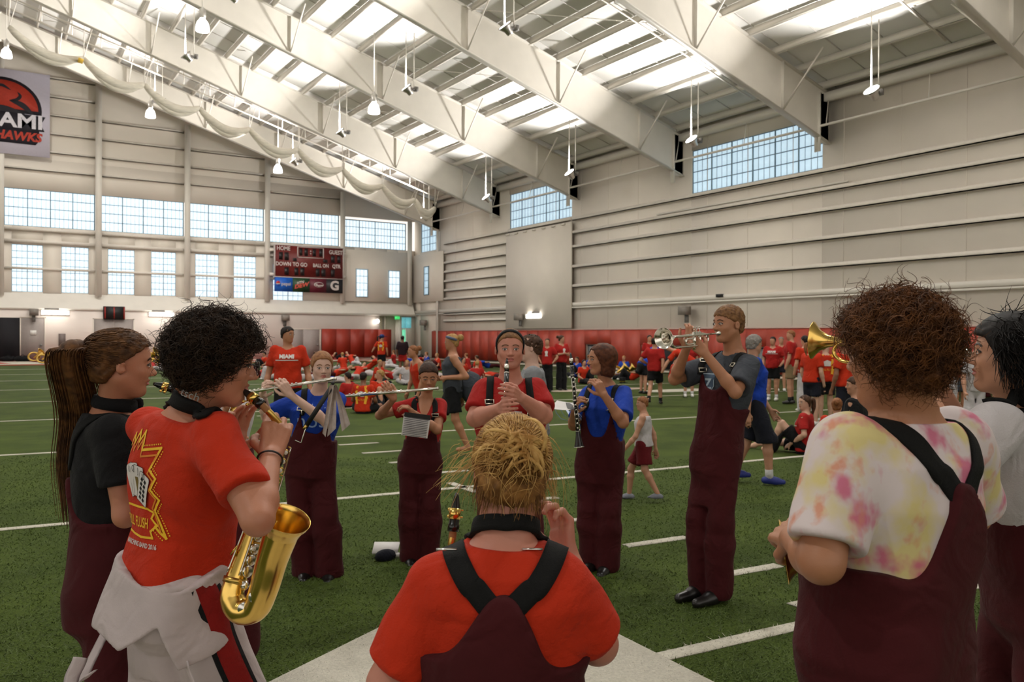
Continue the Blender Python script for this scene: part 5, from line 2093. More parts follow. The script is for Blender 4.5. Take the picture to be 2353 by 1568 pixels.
hair_cap(P5, M_BLKC, .006, band_fn, name='headband')
sv = [(-.0, .01), (.05, .035), (.09, .03), (.10, -.03), (.085, -.075), (.02, -.07), (-.015, -.05)]
decal('print_patch', P5.shirtfn, *fan(sv), tpt(P5, .66, .03, .5), RT, (0, 0, 1), mat('white_print', (214, 208, 214), .8), P5.root, .003, sub=2)
v, t = text_mesh('2016', .058, shear=.15)
decal('print_lettering', P5.shirtfn, v + np.array([.045, -.02]), t, tpt(P5, .66, .03, .5), RT, (0, 0, 1), mat('blue_print', (60, 74, 150), .8), P5.root, .0045)
for m_, seed in ((mat('blue_print', (60, 74, 150)), 3), (mat('white_print', (214, 208, 214)), 4), (mat('pink_print', (196, 60, 120), .8), 5)):
    r_ = np.random.default_rng(seed)
    sv, stt = [], []
    for i in range(34):
        a, rr = r_.random() * 2 * PI, .11 * math.sqrt(r_.random())
        c = np.array([-.02 + rr * math.cos(a), -.13 + rr * .8 * math.sin(a)])
        v, t = fan([c + .007 * np.array([math.cos(x), math.sin(x)]) * (1 if k % 2 else .45) for k, x in enumerate(np.linspace(0, 2 * PI, 10, endpoint=False))])
        stt.append(t + 11 * i)
        sv.append(v)
    decal('print_stars', P5.shirtfn, np.concatenate(sv), np.concatenate(stt), tpt(P5, .66, .0, .5), RT, (0, 0, 1), m_, P5.root, .003)

# ---- 6  blonde player seen from behind
J = dict(head=V(1172, 1082, 1.93), neck=V(1160, 1245, 1.89), pel=V(1142, 1700, 1.87), sR=V(1302, 1368, 1.86), sL=V(995, 1368, 1.86),
         eR=V(1372, 1480, 1.92), wR=V(1302, 1275, 2.06), eL=V(893, 1570, 1.84), wL=V(975, 1660, 2.05))
legs(J, 2, .1, .11, .42)
P6 = mk('blonde player with a messy bun in a red shirt seen from behind', J, HD(-6) + np.array([0, 0, -.12]), hh=.226, hup=np.array([0, 0, 1.]) + RT * .10 + FW * .1, build=1.14, depthb=1.15, arm=1.22, hip=1.12, nr=.060)
hr = hand_prims(J['wR'], V(1278, 1150, 2.10) - J['wR'], HD(-150) * .9 + HD(-90) * .4, HD(-90), [.55, .75, .85, .95], .95, tcurl=.35)
P6.body(skin('red'), .006, {'R': hr})
P6.shirt(M_RED, .0075, sleeve=.84, sr=.014, hem=.38, neck=.064, off=.018, ampl=.004)
P6.trousers(M_MAROON, .010, 'overalls', off=.036, topfn=bibtop(.5, .7, .1, .80, .075, .47))
bib_straps(P6, .7, .1, .78, wf=.050, wb=.05, front=False, over=.118)
HBL = hair_mat('blonde_hair', (172, 124, 64), (228, 186, 116))
HBD = hair_mat('dark_blonde_hair', (112, 76, 40), (168, 120, 66))
hair_cap(P6, HBD, .006, cap_shape(.075, .30, -.38, -.08, .010, 24, .1))
H = P6.head
bun = H.w((-.02, -.55, .22))
for test_, m_, n_ in ((lambda q: (q[:, 2] > .02) & (q[:, 2] > np.interp(q[:, 1], [-.1, .1, .3], [-.3, .05, .3])), HBL, 2400), (lambda q: (q[:, 2] <= .02) & (q[:, 2] > -.42) & (q[:, 1] < .05), HBD, 1500)):
    pt_, nm_, q_ = scalp_points(H, n_, test_, .08)
    tod = bun - pt_
    strands('hair_strands', pt_, tod, np.linalg.norm(tod, axis=1), .0012, m_, P6.root, seg=9, jitter=.12, wav=.003,
            guide=lambda t, n, nm_=nm_: nm_[:, None, :] * (.020 * np.sin(PI * t))[None, :, None] * (.75 + .5 * np.random.default_rng(2).random((n, 1, 1))))
# bun loops
r_ = np.random.default_rng(11)
for i in range(26):
    c0 = bun + H.r * r_.normal(0, .020) + H.u * r_.normal(-.01, .020)
    a0 = r_.normal(0, .7)
    w_, h_ = .026 + .024 * r_.random(), .014 + .018 * r_.random()
    arcp = [c0 + (H.r * math.cos(a0) + H.u * math.sin(a0)) * w_ * math.cos(t) + (-H.r * math.sin(a0) + H.u * math.cos(a0)) * h_ * math.sin(t) - H.f * (.026 * math.sin(t) + .004) for t in np.linspace(-.3, PI + .3, 14)]
    MB(P6.root.location).tube(arcp, np.interp(np.linspace(0, 1, 14), [0, .5, 1], [.003, .0045 + .003 * r_.random(), .003]), 7, sy=.7).build('hair_loop', HBL, P6.root, True)
lp = r_.normal(size=(160, 3))
strands('bun_strands', bun + lp * np.array([.022, .010, .022]), lp * .35 - H.f * .15 - H.u * .25 + H.r * r_.normal(0, .7, (160, 1)), .062, .0011, HBL, P6.root, seg=12, curl_r=.018, curl_n=.6, grav=.35, jitter=.8)
for c_, d_, sp in (((-.34, -.05, .10), -H.r - H.u * .7, .35), ((.36, .05, .12), H.r * .35 - H.u, .22)):
    strands('flyaway_strands', H.w(c_) + r_.normal(0, .018, (50, 3)), d_ + r_.normal(0, sp, (50, 3)), .075, .0008, HBL, P6.root, seg=10, curl_r=.006, curl_n=.5, grav=.35, jitter=.9)
pt_, nm_, q_ = scalp_points(H, 500, lambda q: (q[:, 1] < -.1) & (q[:, 2] < -.02) & (q[:, 2] > -.30), .05)
strands('nape_strands', pt_, nm_ * .15 - H.u, .055, .0011, HBD, P6.root, seg=8, curl_r=.003, curl_n=.6, jitter=.8)
ns6 = lambda p: np.minimum(P6.bodyfn(p), P6.shirtfn(p))
ribbon('neck_strap', ns6, [V(1085, 1235, 1.95), V(1100, 1205, 1.86), V(1165, 1195, 1.80), V(1230, 1208, 1.86), V(1250, 1240, 1.95)], .036, .006, M_STRAP, P6.root, off=.006)
for px in (1020, 1235):
    c, n = snap(P6.shirtfn, np.array([V(px, 1245, 1.80)]), 6, .012)
    MB(P6.root.location).bar(c[0] - RT * .022 - _u * .008 * (1 if px > 1100 else -1), c[0] + RT * .022 + _u * .008 * (-1 if px > 1100 else 1), .006, .004).build('buckle', M_CHROME, P6.root)

# ---- 7  clarinettist in blue
J = dict(head=V(1380, 827, 5.97), neck=V(1392, 884, 6.02), pel=V(1378, 1072, 6.02), sR=V(1350, 912, 6.08), sL=V(1436, 910, 5.92),
         eR=V(1318, 978, 5.98), wR=V(1320, 946, 5.76), eL=V(1432, 972, 5.66), wL=V(1388, 908, 5.62), aR=V(1362, 1288, 6.02), aL=V(1394, 1296, 5.95))
legs(J, -168, .085, .09, .42)
P7 = mk('young woman with a brown bob in a blue shirt holding a clarinet upright', J, HD(-105) + np.array([0, 0, .0]), hh=.214, build=.98, arm=.9, nr=.046)
hl = hand_prims(J['wL'], V(1372, 880, 5.62) - J['wL'], HD(0) - HD(90) * .6, HD(-90), [.7, .7, .75, .8], .92)
hr = hand_prims(J['wR'], V(1326, 925, 5.72) - J['wR'], HD(90), HD(180), [.8, .8, .8, .8], .92)
P7.body(skin('tan'), .0065, {'R': hr, 'L': hl})
P7.face(hair_mat('brow_dark3', (46, 28, 20), (54, 34, 24)))
P7.shirt(M_BLUE, .010, sleeve=.80, sr=.020, hem=.2, neck=.060, off=.016)
P7.trousers(M_MAROON, .011, 'overalls', off=.030, topfn=bibtop(.36, .70, .10, .6, .08, .34), legr=(.012, .028, .038, .056))
bib_straps(P7, .70, .10, .6, back=False)
HR7 = hair_mat('auburn_bob', (62, 32, 20), (102, 58, 34))


def bob(q):
    d = ellip(q, (0, -.08, .12), (.40, .50, .44))
    d = smin(d, rcone(q, (0, -.16, .1), (0, -.14, -.34), .40, .36), .1)
    d = smax(d, (-.52 + q[:, 1] * .25) - q[:, 2], .04)
    face = np.maximum(ellip(q, (0, .42, -.20), (.36, .48, .56)), -1)
    d = smax(d, -face, .04)
    fore = np.maximum(.0 - q[:, 1] + .06, 0)
    return d + folds(q, .008, 22)


hair_cap(P7, HR7, .008, bob)
P7.shoes(M_LEATH)
PBL = mat('pale_blue_print', (150, 178, 226))
for pts in ([(-.09, .0), (-.08, -.05), (-.04, -.10), (.02, -.11), (.07, -.06)], [(-.08, .0), (-.05, -.02), (-.035, .01)], [(.03, .03), (.06, -.01), (.075, -.04), (.06, -.08)], [(-.05, -.02), (-.02, -.07), (.03, -.09)]):
    decal('print_drawing', P7.shirtfn, *band(pts, .004), tpt(P7, .62, .02, .5), RT, (0, 0, 1), PBL, P7.root)
for i in range(4):
    x, y = -.045 + .026 * i, .035 - .012 * i
    decal('print_drawing', P7.shirtfn, *fan([(x, y), (x + .018, y + .004), (x + .042, y - .05), (x + .028, y - .055)]), tpt(P7, .62, .02, .5), RT, (0, 0, 1), mat('white_blue_print', (196, 208, 236), .7), P7.root)

# ---- 8  trumpeter
J = dict(head=V(1672, 745, 5.28), neck=V(1688, 812, 5.32), pel=V(1645, 1045, 5.30), sR=V(1638, 842, 5.44), sL=V(1722, 846, 5.16),
         eR=V(1550, 872, 5.36), wR=V(1578, 800, 5.16), eL=V(1690, 902, 4.98), wL=V(1620, 812, 5.00), aR=V(1612, 1345, 5.34), aL=V(1652, 1356, 5.24))
legs(J, -130, .085, .08, .50)
P8 = mk('tall young man in a charcoal shirt and maroon bib trousers playing a silver trumpet', J, HD(-115) + np.array([0, 0, -.02]), hh=.232, build=.90, arm=.92, nr=.054, hip=.92, leg=.92)
hr = hand_prims(J['wR'], V(1590, 764, 5.12) - J['wR'], HD(-35) + HD(90) * .4, HD(180), [.7, .8, .85, .9], 1.0)
hl = hand_prims(J['wL'], V(1592, 785, 5.02) - J['wL'], HD(20), HD(180), [.8, .9, .9, .9], 1.0)
P8.body(skin('tan'), .0062, {'R': hr, 'L': hl})
P8.face(hair_mat('brow_brown4', (84, 56, 38), (90, 62, 42)))
P8.shirt(M_CHAR, .010, sleeve=.80, sr=.028, hem=.2, neck=.062, off=.018)
P8.trousers(M_MAROON, .011, 'overalls', off=.030, topfn=bibtop(.60, .76, .10, .6, .08, .48), legr=(.012, .032, .040, .050))
bib_straps(P8, .76, .10, .6, back=False)
HR8 = hair_mat('short_brown_hair', (98, 66, 40), (140, 100, 62))
hair_cap(P8, HR8, .007, cap_shape(.026, .21, -.26, .0, .012, 34, .12))
P8.shoes(M_LEATH, L=.30)
lo8 = tpt(P8, .56, .0, .5)
nrm8 = HD(-130)
decal('print_shield', P8.shirtfn, *fan([(-.055, .07), (.055, .07), (.055, -.01), (.0, -.085), (-.055, -.01)]), lo8, HD(140), (0, 0, 1), mat('slate_print', (58, 76, 96), .8), P8.root, .003, sub=2)
decal('print_shield_line', P8.shirtfn, *band([(-.05, .065), (.05, .065), (.05, -.01), (.0, -.078), (-.05, -.01)], .005, True), lo8, HD(140), (0, 0, 1), mat('pale_grey_print', (150, 166, 178), .8), P8.root, .0045, sub=1)
v, t = text_mesh('Z', .09, bold=.003)
decal('print_lettering', P8.shirtfn, v, t, lo8, HD(140), (0, 0, 1), mat('pale_grey_print', (150, 166, 178)), P8.root, .0045, sub=1)

# ---- 9  tie-dye shirt, from behind
def tiedye():
    m = bpy.data.materials.new('tie_dye_cotton')
    m.use_nodes = True
    nt = m.node_tree
    b = nt.nodes['Principled BSDF']
    b.inputs['Roughness'].default_value = .85
    tc = nt.nodes.new('ShaderNodeTexCoord')
    col = None
    base = (*dim((228, 214, 214), .80), 1)
    for sc, off, c, lo_, hi_ in ((10.0, 0.0, (228, 210, 128), .50, .66), (13.0, 7.3, (214, 92, 134), .515, .65), (18.0, 21.0, (226, 150, 120), .58, .70)):
        mp = nt.nodes.new('ShaderNodeMapping')
        mp.inputs['Location'].default_value = (off, off * .5, off)
        mp.inputs['Scale'].default_value = (1, 1, .8)
        nt.links.new(tc.outputs['Object'], mp.inputs['Vector'])
        n = nt.nodes.new('ShaderNodeTexNoise')
        n.inputs['Scale'].default_value = sc
        n.inputs['Detail'].default_value = 3.5
        nt.links.new(mp.outputs['Vector'], n.inputs['Vector'])
        r = nt.nodes.new('ShaderNodeValToRGB')
        r.color_ramp.elements[0].position, r.color_ramp.elements[1].position = lo_, hi_
        r.color_ramp.elements[0].color = (0, 0, 0, 1)
        r.color_ramp.elements[1].color = (.85, .85, .85, 1)
        nt.links.new(n.outputs['Fac'], r.inputs['Fac'])
        mx = nt.nodes.new('ShaderNodeMixRGB')
        nt.links.new(r.outputs['Color'], mx.inputs['Fac'])
        if col is None:
            mx.inputs[1].default_value = base
        else:
            nt.links.new(col, mx.inputs[1])
        mx.inputs[2].default_value = (*dim(c, .8), 1)
        col = mx.outputs[0]
    nt.links.new(col, b.inputs['Base Color'])
    return m


M_TIED = tiedye()
J = dict(head=V(2052, 815, 1.87), neck=V(2080, 962, 1.90), pel=V(2022, 1600, 1.92), sL=V(1935, 1050, 1.81), sR=V(2205, 1020, 2.04),
         eL=V(1888, 1290, 1.72), wL=V(1820, 1235, 1.98), eR=V(2232, 1185, 2.18), wR=V(2120, 1190, 2.40))
legs(J, -40, .11, .12, .48)
P9 = mk('player with curly auburn hair in a pink and yellow tie-dye shirt seen from behind', J, HD(-34) + np.array([0, 0, -.03]), hh=.236, build=1.20, depthb=1.20, arm=1.18, hip=1.12, wide=1.05, nr=.062, jaw=1.2)
P9.body(skin('tan'), .0058)
P9.shirt(M_TIED, .0075, sleeve=.86, sr=.020, hem=.40, neck=.076, off=.018, ampl=.004)
P9.trousers(M_MAROON, .010, 'overalls', off=.038, topfn=bibtop(.5, .7, .12, .82, .080, .50))
bib_straps(P9, .7, .12, .82, wf=.050, front=False, over=.125)
HR9 = hair_mat('auburn_curls', (66, 38, 20), (128, 80, 42))
hair_cap(P9, HR9, .007, cap_shape(.055, .26, -.40, -.02, .03, 20, .12))
tst = lambda q: (q[:, 2] > np.interp(q[:, 1], [-.5, -.2, .05, .2, .33], [-.46, -.44, -.02, .12, .24]))
pt_, nm_, q_ = scalp_points(P9.head, 4200, tst, .05)
strands('curls', pt_, nm_ * .55 + rng.normal(0, .5, nm_.shape) + np.array([0, 0, -.5]), .040, .0011, HR9, P9.root, seg=18, curl_r=.013, curl_n=1.1, grav=.2, jitter=.7)

pt_, nm_, q_ = scalp_points(P9.head, 260, tst, .09)
strands('stray_curls', pt_, nm_ + rng.normal(0, .6, nm_.shape) + np.array([0, 0, -.3]), .052, .0010, HR9, P9.root, seg=20, curl_r=.014, curl_n=1.2, jitter=.7)

# ---- 10  dark-haired trumpeter at the edge
J = dict(head=V(2318, 818, 2.50), neck=V(2345, 930, 2.54), pel=V(2372, 1345, 2.58), sL=V(2282, 988, 2.38), sR=V(2362, 966, 2.68),
         eL=V(2200, 1075, 2.33), wL=V(2125, 900, 2.45), eR=V(2235, 1040, 2.74), wR=V(2130, 850, 2.60))
legs(J, -88, .1, .11, .48)
P10 = mk('dark haired player in a white shirt blowing a brass trumpet at the picture edge', J, HD(-62) + np.array([0, 0, .12]), hh=.232, build=1.12, depthb=1.1, arm=1.1, nr=.06)
hl = hand_prims(J['wL'], V(2105, 845, 2.47) - J['wL'], HD(0), HD(-90), [.8, .8, .8, .8])
hr = hand_prims(J['wR'], V(2100, 800, 2.56) - J['wR'], HD(180), HD(-90), [.7, .7, .7, .8])
P10.body(skin('light'), .0065, {'L': hl, 'R': hr})
P10.face()
P10.shirt(M_WHITEC, .009, sleeve=.75, sr=.020, hem=.38, neck=.070, off=.020)
P10.trousers(M_MAROON, .011, 'overalls', off=.030, topfn=bibtop(.44, .70, .11, .7, .08, .46), )
bib_straps(P10, .70, .11, .7, over=.11)
HR10 = hair_mat('black_hair', (14, 11, 10), (28, 22, 19))
hair_cap(P10, HR10, .007, cap_shape(.075, .20, -.42, -.20, .006, 24, .10))
pt_, nm_, q_ = scalp_points(P10.head, 3000, lambda q: (q[:, 2] > np.interp(q[:, 1], [-.5, -.2, .05, .2, .33], [-.44, -.44, -.2, .12, .3])) & (q[:, 1] < .22), .06)
strands('hair_strands', pt_, nm_ * .30 + np.array([0, 0, -.55]) - P10.head.f * .25 + rng.normal(0, .22, nm_.shape), .070, .0015, HR10, P10.root, seg=9, curl_r=.005, curl_n=.5, jitter=.5)
ns10 = lambda p: np.minimum(P10.bodyfn(p), P10.shirtfn(p))
ribbon('neck_strap', ns10, [V(2268, 945, 2.42), V(2290, 915, 2.42), V(2330, 912, 2.42), V(2365, 925, 2.5)], .034, .006, M_STRAP, P10.root, off=.006)

# ---- 11  player hidden behind the boy
J = dict(head=V(486, 838, 4.15), neck=V(495, 900, 4.2), pel=V(505, 1085, 4.2), sR=V(440, 930, 4.2), sL=V(545, 930, 4.25),
         eR=V(440, 1020, 4.1), wR=V(505, 1010, 3.95), eL=V(545, 1015, 4.15), wL=V(525, 950, 3.98))
legs(J, 165, .09, .11, .45)
P11 = mk('player in a white shirt and maroon bibs mostly hidden behind the curly boy', J, HD(160), hh=.22)
P11.body(skin('light'), .009)
P11.shirt(M_WHITEC, .012)
P11.trousers(M_MAROON, .013, 'overalls', off=.03, topfn=bibtop(.4, .7, .1, .6, .08, .34))
hair_cap(P11, HR4, .010, cap_shape(.04))
P11.shoes(M_LEATH)
# ================================================================== instruments and music
M_GOLD = mat('lacquered_brass', (0.78, 0.52, 0.14), .22, 1.0, var=.08, vscale=20)
M_GOLDD = mat('worn_brass', (0.58, 0.38, 0.10), .32, 1.0, var=.15, vscale=25)
M_SILVER = mat('silver_plate', (0.80, 0.77, 0.70), .16, 1.0, var=.05, vscale=20)
M_NICKEL = mat('nickel_keys', (0.66, 0.64, 0.60), .22, 1.0)
M_EBON = mat('black_ebonite', (12, 12, 13), .25, spec=.6)
M_PEARL = mat('pearl_key', (216, 210, 198), .25)
M_CORK = mat('cork', (150, 104, 64), .8)
M_PAPER = mat('music_paper', (214, 210, 208), .8, var=.04)
M_INK = mat('printed_ink', (70, 68, 72), .8)
M_PLAST = mat('clear_plastic_sleeve', (148, 132, 122), .15, var=.25, vscale=20, spec=.6)


def frame_of(d, hint=(0, 0, 1)):
    d = unit(d)
    s = np.cross(d, hint)
    if np.linalg.norm(s) < 1e-4:
        s = np.cross(d, (1, 0, 0))
    s = unit(s)
    return d, s, np.cross(s, d)


def mouthpiece(t, o, tip, shank, r=.0125):
    """sax mouthpiece from its tip to the shank end, with ligature"""
    tip, shank = np.asarray(tip, float), np.asarray(shank, float)
    d, s, u = frame_of(shank - tip)
    L = np.linalg.norm(shank - tip)
    P = [tip + d * L * k for k in (0, .12, .35, .55, .8, .82, 1.0)]
    MB(o).tube(P, [r * .35, r * .55, r * .9, r * 1.02, r * 1.05, r * 1.18, r * 1.18], 14).build('mouthpiece', M_EBON, t, True)
    a = tip + d * L * .40
    lg = MB(o).lathe(a, d, [(0, r * 1.06), (0, r * 1.16), (L * .28, r * 1.22), (L * .28, r * 1.1)], 18).build('ligature', M_GOLD, t, True)
    m = MB(o)
    for k in (.44, .62):
        c = tip + d * L * k - u * r * 1.2
        MB(o).tube([c - s * r * 1.3, c + s * r * 1.9], .0022, 6).ball(c + s * r * 1.9, .0045).build('ligature_screw', M_GOLD, lg, True)


def saxophone(label, tip, shank, neck, body, rbody, bell, rbell, keyside, group=None, rim=.061, holes=True):
    """neck: points from the shank; body: points down to the bow; bell: points round the bow and up"""
    base = np.asarray(body[-1], float)
    t = tag(empty('saxophone', base), label, 'saxophone')
    o = base
    mouthpiece(t, o, tip, shank)
    sh = np.asarray(shank, float)
    N = bez([sh] + list(neck) + [body[0]], 8)
    MB(o).tube(N, np.interp(np.linspace(0, 1, len(N)), [0, 1], [.0085, .0125]), 12).build('neck', M_GOLDD, t, True)
    MB(o).lathe(sh, unit(N[1] - N[0]), [(-.004, .0095), (.02, .0098)], 12).build('cork', M_CORK, t, True)
    B = bez(list(body) + list(bell), 8)
    nb = (len(body) - 1) * 8
    R = np.concatenate([np.interp(np.linspace(0, 1, nb + 1), np.linspace(0, 1, len(rbody)), rbody), np.interp(np.linspace(0, 1, len(B) - nb - 1), np.linspace(0, 1, len(rbell)), rbell)])
    MB(o).tube(B, R, 20, cap=False).build('body_tube', M_GOLD, t, True)
    # flare and inside of the bell
    d = unit(B[-1] - B[-3])
    r0 = R[-1]
    MB(o).lathe(B[-1], d, [(-.004, r0), (.018, r0 * 1.15), (.032, r0 * 1.34), (.040, rim), (.042, rim + .002), (.040, rim + .001), (.036, rim - .004), (.026, r0 * 1.22), (.0, r0 * .98), (-.08, r0 * .8)], 28).build('bell_flare', M_GOLD, t, True)
    MB(o).lathe(B[nb], unit(B[nb + 1] - B[nb - 1]), [(-.008, R[nb] + .002), (-.008, R[nb] + .004), (.008, R[nb] + .004), (.008, R[nb] + .002)], 18).build('bow_band', M_GOLDD, t, True)
    ks = unit(keyside)
    bb = np.asarray(body, float)
    bp = bez(bb, 8)
    Tn = np.gradient(bp, axis=0)
    Tn /= np.linalg.norm(Tn, axis=1)[:, None]
    rr = np.interp(np.linspace(0, 1, len(bp)), np.linspace(0, 1, len(rbody)), rbody)
    kk = ks - Tn * (Tn @ ks)[:, None]
    kk /= np.linalg.norm(kk, axis=1)[:, None]
    sd = np.cross(Tn, kk)
    for a, off in ((.5, .010), (-.6, .012), (1.5, .008)):
        rod = bp + kk * (rr + off)[:, None] * math.cos(a) + sd * (rr + off)[:, None] * math.sin(a)
        i0, i1 = int(len(bp) * .06), int(len(bp) * .97)
        MB(o).tube(rod[i0:i1], .0024, 6).build('key_rod', M_NICKEL, t, True)
        for k in range(i0, i1, max(2, (i1 - i0) // 6)):
            MB(o).tube([bp[k] + (rod[k] - bp[k]) * .7, rod[k]], .0018, 5).build('rod_post', M_GOLD, t, True)
    if holes:
        for k in np.linspace(.10, .92, 11):
            i = int(k * (len(bp) - 1))
            rk = .007 + .010 * k
            c = bp[i] + kk[i] * (rr[i] + .004)
            MB(o).lathe(c, kk[i], [(0, rk * .9), (.004, rk), (.007, rk), (.009, rk * .8), (.0095, .0005)], 14).build('key_cup', M_NICKEL if k > .5 else M_GOLD, t, True)
            if k < .8:
                MB(o).lathe(c + kk[i] * .011 + sd[i] * rk * .6, kk[i], [(0, .006), (.003, .006), (.004, .0005)], 10).build('pearl', M_PEARL, t, True)
    return t, B, R, nb


S2, B2, R2, nb2 = saxophone('brass alto saxophone held by the curly boy in the red shirt', V(556, 895, 2.315), V(603, 932, 2.30), [V(625, 955, 2.31), V(648, 985, 2.33)],
          [V(652, 1012, 2.335), V(624, 1100, 2.33), V(578, 1230, 2.29), V(541, 1335, 2.25)], [.013, .018, .024, .029],
          [V(534, 1376, 2.24), V(552, 1404, 2.23), V(586, 1398, 2.22), V(606, 1355, 2.20), V(626, 1285, 2.19), V(648, 1222, 2.165)], [.030, .033, .035, .036, .038, .041, .045],
          HD(150) + HD(90) * .6)
o2 = np.array(S2.location)
for px, py, d_, rk in ((586, 1372, 2.178, .017), (562, 1400, 2.20, .019), (560, 1346, 2.235, .013)):
    c = V(px, py, d_)
    MB(o2).lathe(c, -FW, [(-.004, rk), (.003, rk), (.006, rk * .85), (.008, .0005)], 20).build('pad_cup', M_NICKEL, S2, True)
MB(o2).tube([V(530, 1275, 2.25), V(545, 1255, 2.25), V(540, 1278, 2.25)], .004, 8).build('thumb_hook', M_GOLD, S2, True)
MB(o2).tube([V(588, 1248, 2.25), V(602, 1250, 2.22), V(612, 1236, 2.20)], .0035, 8).build('bell_brace', M_GOLD, S2, True)
MB(o2).tube([V(612, 1236, 2.19), V(636, 1198, 2.16)], .0025, 6).build('bell_rod', M_GOLD, S2, True)

saxophone('brass alto saxophone of the ponytail player, hidden behind the red shirt', V(352, 882, 2.74), V(402, 895, 2.76), [V(425, 905, 2.78), V(445, 930, 2.82)],
          [V(446, 950, 2.83), V(430, 1060, 2.82), V(412, 1170, 2.80), V(405, 1260, 2.80)], [.013, .018, .024, .029],
          [V(402, 1300, 2.79), V(420, 1318, 2.78), V(440, 1300, 2.77), V(450, 1240, 2.76), V(462, 1180, 2.75)], [.030, .033, .035, .037, .041, .045], HD(150))
saxophone('brass saxophone of the hidden player, keys showing beside the blurred hand', V(505, 868, 4.05), V(530, 878, 3.98), [V(548, 882, 3.96), V(556, 890, 3.95)],
          [V(556, 898, 3.95), V(535, 950, 3.92), V(512, 1010, 3.90), V(500, 1050, 3.90)], [.013, .018, .024, .029],
          [V(497, 1078, 3.89), V(508, 1092, 3.87), V(522, 1086, 3.86), V(532, 1072, 3.85), V(541, 1060, 3.84)], [.030, .033, .035, .037, .041, .045], HD(180))
saxophone('saxophone with a black mouthpiece standing up past the blonde player\'s shoulder', V(1050, 1133, 2.14), V(1041, 1222, 2.12), [V(1037, 1262, 2.12), V(1042, 1310, 2.16)],
          [V(1060, 1340, 2.22), V(1085, 1480, 2.25), V(1110, 1640, 2.27), V(1125, 1760, 2.28)], [.013, .018, .024, .029],
          [V(1135, 1810, 2.3), V(1165, 1830, 2.32), V(1195, 1800, 2.34), V(1200, 1700, 2.36), V(1200, 1640, 2.38)], [.030, .033, .035, .037, .041, .045], HD(0))


def flute(label, far, mouth):
    far, mouth = np.asarray(far, float), np.asarray(mouth, float)
    t = tag(empty('flute', (far + mouth) / 2), label, 'flute')
    o = (far + mouth) / 2
    d, s, u = frame_of(mouth - far)
    L = np.linalg.norm(mouth - far)
    MB(o).tube([far, mouth], .0100, 14).build('flute_tube', M_SILVER, t, True)
    for k in (.145, .66, .98):
        MB(o).lathe(far + d * L * k, d, [(0, .0102), (0, .0116), (.012, .0116), (.012, .0102)], 14).build('joint_ring', M_SILVER, t, True)
    MB(o).ball(far + d * L * .90 + u * .007, (.016, .0125, .006), ax=[d, s, u]).build('lip_plate', M_SILVER, t, True)
    for k in np.linspace(.05, .60, 14):
        c = far + d * L * k + u * .011
        MB(o).lathe(c, u, [(0, .0072), (.003, .0075), (.005, .006), (.0055, .0005)], 10).build('key_cup', M_SILVER, t, True)
    MB(o).tube([far + d * L * .04 + s * .012 + u * .006, far + d * L * .62 + s * .012 + u * .006], .002, 6).build('key_rod', M_SILVER, t, True)
    return t


flute('silver flute played by the woman in blue', V(545, 906, 5.55), V(773, 870, 5.50))
flute('silver flute played by the woman in the red V-neck', V(793, 911, 5.98), V(1008, 893, 5.93))


def clarinet(label, tip, bell):
    tip, bell = np.asarray(tip, float), np.asarray(bell, float)
    t = tag(empty('clarinet', (tip + bell) / 2), label, 'clarinet')
    o = (tip + bell) / 2
    d, s, u = frame_of(bell - tip, FW)
    L = np.linalg.norm(bell - tip)
    MB(o).tube([tip, tip + d * .02, tip + d * .05, tip + d * .085], [.004, .008, .0115, .0125], 12).build('mouthpiece', M_EBON, t, True)
    lg = MB(o).lathe(tip + d * .038, d, [(0, .0125), (0, .0135), (.03, .0145), (.03, .013)], 14).build('ligature', M_SILVER, t, True)
    MB(o).tube([tip + d * .085, tip + d * .15, tip + d * (L - .11)], [.015, .0125, .0132], 14).build('clarinet_tube', M_EBON, t, True)
    MB(o).lathe(tip + d * (L - .11), d, [(0, .0145), (.03, .016), (.07, .024), (.10, .032), (.11, .035), (.11, .030), (.05, .014)], 20).build('bell', M_EBON, t, True)
    for k in (.088, .15, L * .5, L - .11, L - .004):
        r = .0135 if k < L - .05 else .0352
        MB(o).lathe(tip + d * k, d, [(0, r), (0, r + .0018), (.005, r + .0018), (.005, r)], 16).build('ring', M_SILVER, t, True)
    for k in np.linspace(.17, L - .13, 12):
        for a in (0, 1.2):
            n = -FW * math.cos(a) + s * math.sin(a)
            n = unit(n - d * (n @ d))
            MB(o).lathe(tip + d * (k + .012 * a) + n * .0125, n, [(0, .0065), (.004, .0068), (.006, .005), (.0065, .0005)], 10).build('key_cup', M_SILVER, t, True)
    for a in (-.7, .7):
        n = -FW * math.cos(a) + s * math.sin(a)
        MB(o).tube([tip + d * .17 + n * .016, tip + d * (L * .47) + n * .016], .0022, 6).build('key_rod', M_SILVER, t, True)
        MB(o).tube([tip + d * (L * .54) + n * .017, tip + d * (L - .14) + n * .017], .0022, 6).build('key_rod', M_SILVER, t, True)
    return t


clarinet('black clarinet played by the woman with the headband', V(1165, 824, 4.66), V(1159, 1082, 4.36))
clarinet('black clarinet held upright by the woman in blue', V(1311, 811, 5.72), V(1331, 1028, 5.68))


